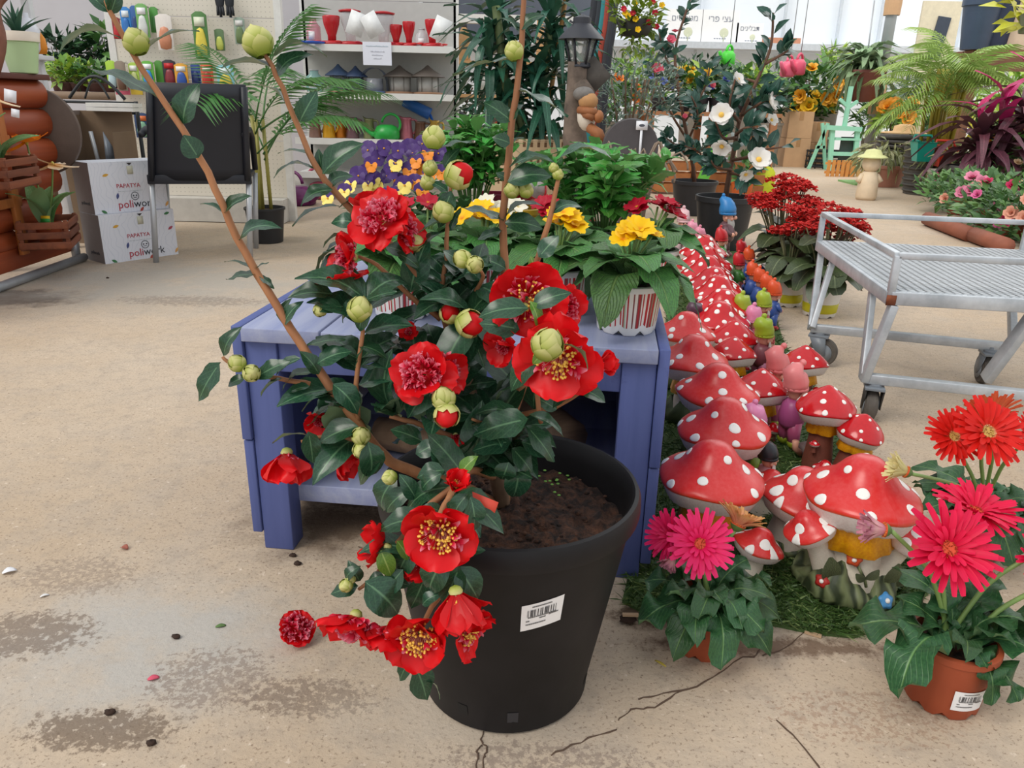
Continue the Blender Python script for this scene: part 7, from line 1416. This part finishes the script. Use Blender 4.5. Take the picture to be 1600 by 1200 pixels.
# roof post with staghorn fern
pst = thing('roof_post', 'grey steel roof post wrapped in cardboard, with a fern hung on it', 'post', V((G(1352, 262).x, G(1352, 262).y, 0))); PYp = pst.location.y
obj('pole', MB().tube([(0, 0, 0), (0, 0, 5)], .075, 14), mat('#AEB4BA', .4, .1, 5, metal=.3), pst)
for y0, y1 in ((58, 72), (200, 160), (45, 90)):
    pass
for z0, z1, r in ((.75, 1.15, .10), (2.05, 2.35, .11), (1.0, 1.05, .12)): obj('cardboard_wrap', MB().openlathe([(r, z0), (r*1.05, (z0+z1)/2), (r, z1), (r-.01, z1)], 10), cbM, pst, smooth=False)
fern = thing('staghorn_fern', 'staghorn fern in a brown pot hanging on the roof post', 'hanging plant', P(1352, 110, PYp-.3))
obj('pot', MB().openlathe([(1e-4, -.42), (.18, -.4), (.27, -.05), (.29, .0), (.25, .0), (.2, -.1)], 20), mat('#7A4238', .6), fern)
fl_m = leafmat('fern_frond', '#66845C', '#93AC82', '#9AAE84', '#7E9474', .55, .2, 2, .03, .2, .0); ffr = [leafgeo(lambda v: .10*sin(pi*min(1, .12+v*.86))**.6, 2, 8, a, .2, .05, 12, tp, i).mesh('frond', [fl_m]) for i, (a, tp) in enumerate(((.12, .4), (.2, .9), (.05, .2)))]
for i in range(95):
    a = U(0, 2*pi); e = U(-.7, 1.1); obj('frond', rng.choice(ffr), None, fern, frame((U(-.1, .1), U(-.1, .1), U(-.1, .15)), heading(a, e), (0, 0, 1), U(.32, .55), 1.0))
obj('hanger', MB().tube([(0, 0, .0), (.05, .2, .9)], .01, 5), zinc, fern)
# big palm in a ribbed tub
plm = leafmat('areca_leaflet', '#7FA046', '#A9C466', '#C6D890', '#9DB868', .5, .15, 2, .05, .25, .0)
pq = G(1450, 308); apm = mat('#5A5550', .6, .3, 5, .2, col2='#3C3A38')
ap = palm('large yellow green areca palm in a big ribbed grey tub', V((pq.x+.12, pq.y+.28, 0)), .27, .46, '', 0, .86, 8, 46, .34, plm, .62, .4, apm, 'palm', .72, .045, 18)
for i in range(18): a = U(0, 6.3); r = U(.02, .15); obj('cane', MB().tube([(r*cos(a), r*sin(a), .4), (r*1.4*cos(a), r*1.4*sin(a), 1.2)], .018, 6), mat('#B8A63E', .5, .3, 6), ap)
for i in range(7): obj('rib', MB().tube([((.227+.05*(k_i/7)) *cos(b_), (.227+.05*(k_i/7))*sin(b_), .04+.055*k_i) for k_i in [i] for b_ in [2*pi*j/28 for j in range(29)]], .014, 5), apm, ap)
for px, py, c, lab in ((1438, 240, '#1F9E8E', 'teal plastic planter hooked on the big grey tub'), (1472, 248, '#D8402E', 'red plastic planter hooked on the big grey tub')):
    p = P(px, py+12, pq.y-.06); t = thing('hook_planter', lab, 'planter', p); cc = mat(c, .4, .08); obj('planter_body', MB().openlathe([(.09, 0), (.14, .17), (.15, .18), (.13, .18), (.08, .03)], 4, rot(pi/4) @ scl(1.1, .9, 1)), cc, t, smooth=False); obj('handle', MB().tube([(-.1, .02, .18), (-.08, .04, .24), (.08, .04, .24), (.1, .02, .18)], .012, 6), cc, t); obj('hook', MB().tube([(0, .08, .18), (0, .16, .19)], .012, 5), cc, t)
# cordyline
cdm = leafmat('cordyline_leaf', '#4A2A34', '#6A3A48', '#8A5060', '#5A3640', .4, .2, 2, .05, .15, .0); cdp = leafmat('pink_cordyline_leaf', '#B01A5A', '#D83A7E', '#E070A0', '#A8285E', .4, .1, 2, .05, .25, .0)
mk = lambda mt, w2: [leafgeo(lambda v: w2*sin(pi*min(1, .10+v*.88))**.8, 2, 7, a, .25, .03, 10, tp, i).mesh('leaf', [mt]) for i, (a, tp) in enumerate(((.1, .3), (.16, .7)))]
cdl, cpl = mk(cdm, .10), mk(cdp, .11)
cq = G(1512, 325); cd = thing('potted_cordyline', 'dark purple cordyline with bright pink young leaves in a grey pot', 'potted plant', V((cq.x, cq.y+.1, 0)))
CY = cq.y+.1; pot(cd, .16, .2, .36, mat('#5A5856', .5, .12), .012, .04, 24); soil(cd, .18, .33, .004, 12)
for px, py, n, l in ((1530, 225, 34, .5), (1570, 235, 26, .45), (1600, 190, 24, .5)): p = P(px, py, CY)-cd.location; whorl(cd, p, n, l, -.5, .9, cdl); obj('cane', MB().tube([(0, 0, .33), p], .02, 7), mat('#6A5A50', .7), cd)
for px, py, n in ((1532, 205, 4), (1565, 200, 3), (1605, 175, 4)): p = P(px, py, CY)-cd.location; whorl(cd, p, n, .5, .8, 1.45, cpl)
# rose bed with log edging
rb_ = thing('log_edging', 'reddish brown log edging in front of the rose bed', 'edging', V((G(1490, 368).x, G(1490, 368).y, 0)))
e0, e1, e2 = G(1447, 352)-rb_.location, G(1512, 378)-rb_.location, G(1570, 398)-rb_.location
for a, b_ in ((e0, e1), (e1+V((.02, -.02, 0)), e2)): obj('log', MB().tube([a+V((0, 0, .05)), b_+V((0, 0, .05))], .05, 10), mat('#9A5A44', .7, .2, 8, .2), rb_)
rosecol = [('#E58AA8', .05), ('#C8245A', .045), ('#E8A890', .05), ('#E06AA0', .05), ('#E8C8A0', .04)]
for i, (px, py, dy, rx, rz_, lab, k) in enumerate(((1462, 335, .15, .34, .17, 'rose bush with pale green shoots at the left end of the bed', 9), (1500, 352, .1, .36, .22, 'rose bush with pink blooms second in the bed', 0), (1545, 372, .15, .38, .24, 'rose bush with crimson and pink blooms in the middle of the bed', 1), (1590, 385, .2, .4, .25, 'rose bush with peach blooms at the right end of the bed', 2), (1570, 335, .9, .4, .26, 'rose bush with pink blooms at the back of the bed', 3), (1618, 345, .9, .4, .26, 'rose bush with cream blooms at the back right of the bed', 4))):
    q = G(px, py); fplant(lab, V((q.x+.2, q.y+dy-.1, 0)), .09, .12, '#A8503A', rx, rz_*.9, .19, 520, .085, ('#47703A', '#6A9450'), 200+i, 'potted_rose', 'potted flower', blooms=[(rosecol[k][0], 9, rosecol[k][1]), (rosecol[(k+2) % 5][0], 4, .04)] if k < 9 else None, stems=4, up=.4)
# shelf with big dark pots at the top right
tsh = thing('timber_shelf', 'brown timber shelf on posts carrying big dark pots at the top right', 'shelf', V((P(1590, 85, 9.4).x, 9.4, 0))); tz = P(1560, 80, 9.4).z
for k in range(3): obj('plank', MB().box((.3, -.22+.22*k, tz-.03), (1.7, .2, .06)), mat('#8A6048', .7, .2, 6), tsh, smooth=False)
obj('apron', MB().box((.3, -.32, tz-.14), (1.7, .03, .16)), mat('#7E5642', .7, .2, 6), tsh, smooth=False)
for x in (-.4, 1.0): obj('post', MB().box((x, .1, (tz-.06)/2), (.09, .09, tz-.06)), mat('#8A6048', .7, .2, 6), tsh, smooth=False)
for px, r0, r1, h, c, lab in ((1521, .14, .19, .52, '#3E4E66', 'grey blue tall pot left on the timber shelf'), (1550, .2, .3, .95, '#25324F', 'dark navy tall pot in the middle of the timber shelf'), (1595, .24, .22, .8, '#D8C0A8', 'pale terracotta big pot at the right of the timber shelf')):
    t = thing('tall_pot', lab, 'pot', V((P(px, 80, 9.35).x, 9.35+(.0 if px != 1550 else .1), tz+.0008))); pot(t, r0, r1, h, mat(c, .4, .15, 6), .015, .08, 28)
t = thing('tall_pot', 'dark blue pot stacked above the grey blue one on the shelf', 'pot', V((P(1521, 80, 9.35).x, 9.35, tz+.522))); pot(t, .15, .2, .45, mat('#2F3D58', .4, .15, 6), .015, .06, 28)
t = thing('framed_board', 'cream framed board with a dark panel leaning by the far wall', 'board', V((P(1468, 60, 12).x, 12.1, 0))); zc_ = P(1475, 60, 12.1).z
obj('board', MB().box((0, 0, zc_), (.55, .04, .95)), mat('#E6DCC2', .6), t, smooth=False); obj('dark_panel', MB().box((.02, -.03, zc_), (.18, .03, .55), (0, .12, 0)), mat('#3C4656', .5), t, smooth=False); obj('post', MB().box((0, .02, (zc_-.47)/2), (.08, .04, zc_-.47)), mat('#E6DCC2', .6), t, smooth=False)
yl = P(1592, 15, 8.0); fplant('yellow leaved plant hanging into the top right corner', V((yl.x+.15, 8.0, yl.z-.2)), .12, .18, '#8A8A80', .3, .22, .25, 90, .22, ('#C8C838', '#E0DA60'), 90, name='hanging_plant', cat='hanging plant', stems=0)
# stacked trays and hats left of the palm
q = G(1400, 262); t = thing('tray_stack', 'stack of dark round trays with a straw hat on top, left of the areca palm', 'stack', V((P(1408, 230, 9.3).x, 9.3, 0))); zt_ = P(1408, 230, 9.3).z
obj('stand', MB().box((0, 0, (zt_-.12)/2), (.5, .4, zt_-.12)), mat('#C9C2B8', .8), t, smooth=False)
for k in range(5): obj('tray', MB().openlathe([(.2, 0), (.27, .012), (.28, .05), (.265, .05), (.25, .02), (1e-4, .018)], 24, Tm(.01*(k % 2), 0, zt_-.12+.05*k)), mat('#4E4A48', .6, .2), t)
obj('straw_hat', MB().lathe([(.25, 0), (.24, .012), (.12, .025), (.11, .08), (.05, .10), (1e-4, .1)], 24, Tm(0, 0, zt_+.15)), mat('#D8B080', .8, .15, 30), t)
# filler plants, each a thing
def pz(px, py, Y): return P(px, py, Y).z
for i, (px, Y, py, zc_, rx, rz_, n, ls_, cl, lab, bl, sh_, w2) in enumerate((
    (1275, 13.0, 140, 0, .55, .42, 260, .28, md, 'broad leaved green plant behind the cardboard boxes', [('#E8A82A', 8, .1)], 'ball', .3), (1225, 13.4, 135, 0, .5, .35, 220, .24, gy, 'greyish leafy plant left of the broad leaved one', None, 'ball', .3), (1180, 13.2, 132, 0, .5, .38, 220, .26, lt, 'light green palm like plant under the green can', None, 'ball', .14),
    (1300, 13.8, 112, 0, .45, .4, 200, .3, lt, 'light strap leaved plant behind the fern post', None, 'cone', .12), (1268, 12.6, 168, 0, .35, .22, 140, .2, md, 'low plant with yellow flowers above the cardboard boxes', [('#EDC02A', 9, .12)], 'ball', .3), (1372, 12.4, 185, 0, .5, .35, 230, .3, md, 'strap leaved green plant right of the roof post', None, 'cone', .12),
    (1400, 11.6, 182, 0, .35, .25, 160, .2, lt, 'lime plant with orange flowers right of the post', [('#F0A02A', 9, .11)], 'ball', .3), (1418, 13.5, 150, 0, .5, .3, 180, .26, gy, 'grey green plant behind the areca palm', None, 'ball', .2), (1590, 10.5, 150, 0, .5, .4, 240, .28, lt, 'pale green plant under the timber shelf', None, 'ball', .25), (1565, 8.3, 235, 0, .32, .3, 160, .24, md, 'green broad leaved plant beside the cordyline', [('#E89A3A', 8, .06)], 'ball', .4),
    (1545, 11.5, 205, 0, .4, .25, 160, .2, ('#C8C03A', '#D8D060'), 'yellow leaved plant behind the cordyline', None, 'ball', .3), (1205, 11.0, 160, 0, .3, .3, 150, .2, dk, 'dark leaved plant behind the white camellia', None, 'ball', .3), (1135, 11.5, 140, 0, .35, .3, 160, .22, dk, 'dark plant behind the long table', None, 'ball', .3), (960, 9.0, 150, 0, .35, .3, 160, .2, md, 'green plant with orange flowers behind the olive bush', [('#F08A2A', 8, .06)], 'ball', .3), (1000, 10.5, 130, 0, .5, .35, 220, .24, lt, 'light green plant further behind the olive bush', None, 'ball', .3),
    (930, 10.8, 165, 0, .4, .3, 160, .22, dk, 'dark plant behind the lantern statue', None, 'ball', .3), (720, 10.5, 150, 0, .4, .3, 160, .22, dk, 'dark plant behind the timber rack', None, 'ball', .3), (1445, 12.5, 195, 0, .5, .35, 200, .26, md, 'green plant behind the big grey tub', None, 'ball', .25), (1500, 13.5, 150, 0, .6, .5, 260, .3, lt, 'tall light plant between palm and cordyline', None, 'ball', .2), (1085, 13.6, 118, 0, .6, .35, 240, .22, dk, 'dark wispy shrub in front of the far wall', None, 'ball', .2))):
    z = max(.35, pz(px, py, Y)); fplant(lab, V((P(px, py, Y+.35*(i % 3)).x, Y+.35*(i % 3), 0)), .2, max(.25, z-rz_*.9), '#8E867C', rx*.8, rz_*.9, z, n, ls_*.85, cl, 300+i, shape=sh_, w_=w2, blooms=bl, stems=3)
for i, (px, py, Y, c, lab) in enumerate(((1385, 250, 9.0, ('#A9A878', '#8A9060'), 'pale trailing plant left of the teal planter'), (1490, 255, 7.9, ('#9AA870', '#B8B080'), 'pale trailing plant between the red planter and the cordyline'))):
    p = P(px, py, Y); fplant(lab, V((p.x, Y, 0)), .22, max(.2, p.z-.05), '#E2E0DC' if i else '#B07A68', .30, .16, p.z+.06, 200, .2, c, 400+i, w_=.12, up=-.6, stems=0, shape='ball')
for k, (px, py) in enumerate(((1385, 282), (1400, 280), (1392, 271), (1408, 268))):
    q = G(1392, 284); p = V((P(px, 280, q.y).x, q.y+.1, .0 if k < 2 else .1015)); t = thing('seedling_tray', ('front left', 'front right', 'upper left', 'upper right')[k]+' white window box of the small stack beside the palm tub', 'planter', p); obj('box', MB().box((0, 0, .05), (.105, .12, .1)), mat('#E8E6E2', .5), t, smooth=False); obj('brown_pot', MB().box((0, -.062, .04), (.05, .01, .05)), mat('#B0603E', .6), t)
t = thing('yellow_frog_ornament', 'pale yellow child shaped ornament standing by the post', 'ornament', V((G(1352, 312).x, G(1352, 312).y, 0))); yo_s = scl(.72)
yo = mat('#E8D2B4', .6, .1, 10); obj('body', MB().lathe([(.13, 0), (.15, .05), (.14, .25), (.10, .4), (1e-4, .42)], 16), yo, t); obj('head', MB().ball((0, 0, .52), .13, 12, 9), yo, t); obj('hat', MB().lathe([(.22, 0), (.2, .02), (.13, .05), (.1, .11), (1e-4, .13)], 18, Tm(0, 0, .6)), mat('#DADB9A', .5), t); t.scale = (.64, .64, .64)
for sy in (-1, 1): obj('arm', MB().tube([(.1*sy, 0, .36), (.17*sy, -.03, .26)], .04, 7), yo, t)
tag(obj('green_strip', MB().box((0, 0, .01), (1.0, .5, .02)), mat('#7FA86A', .8), None, Tm(G(1408, 292).x, G(1408, 292).y+.3, 0), smooth=False), 'strip of pale green artificial grass under the white boxes', 'grass mat')
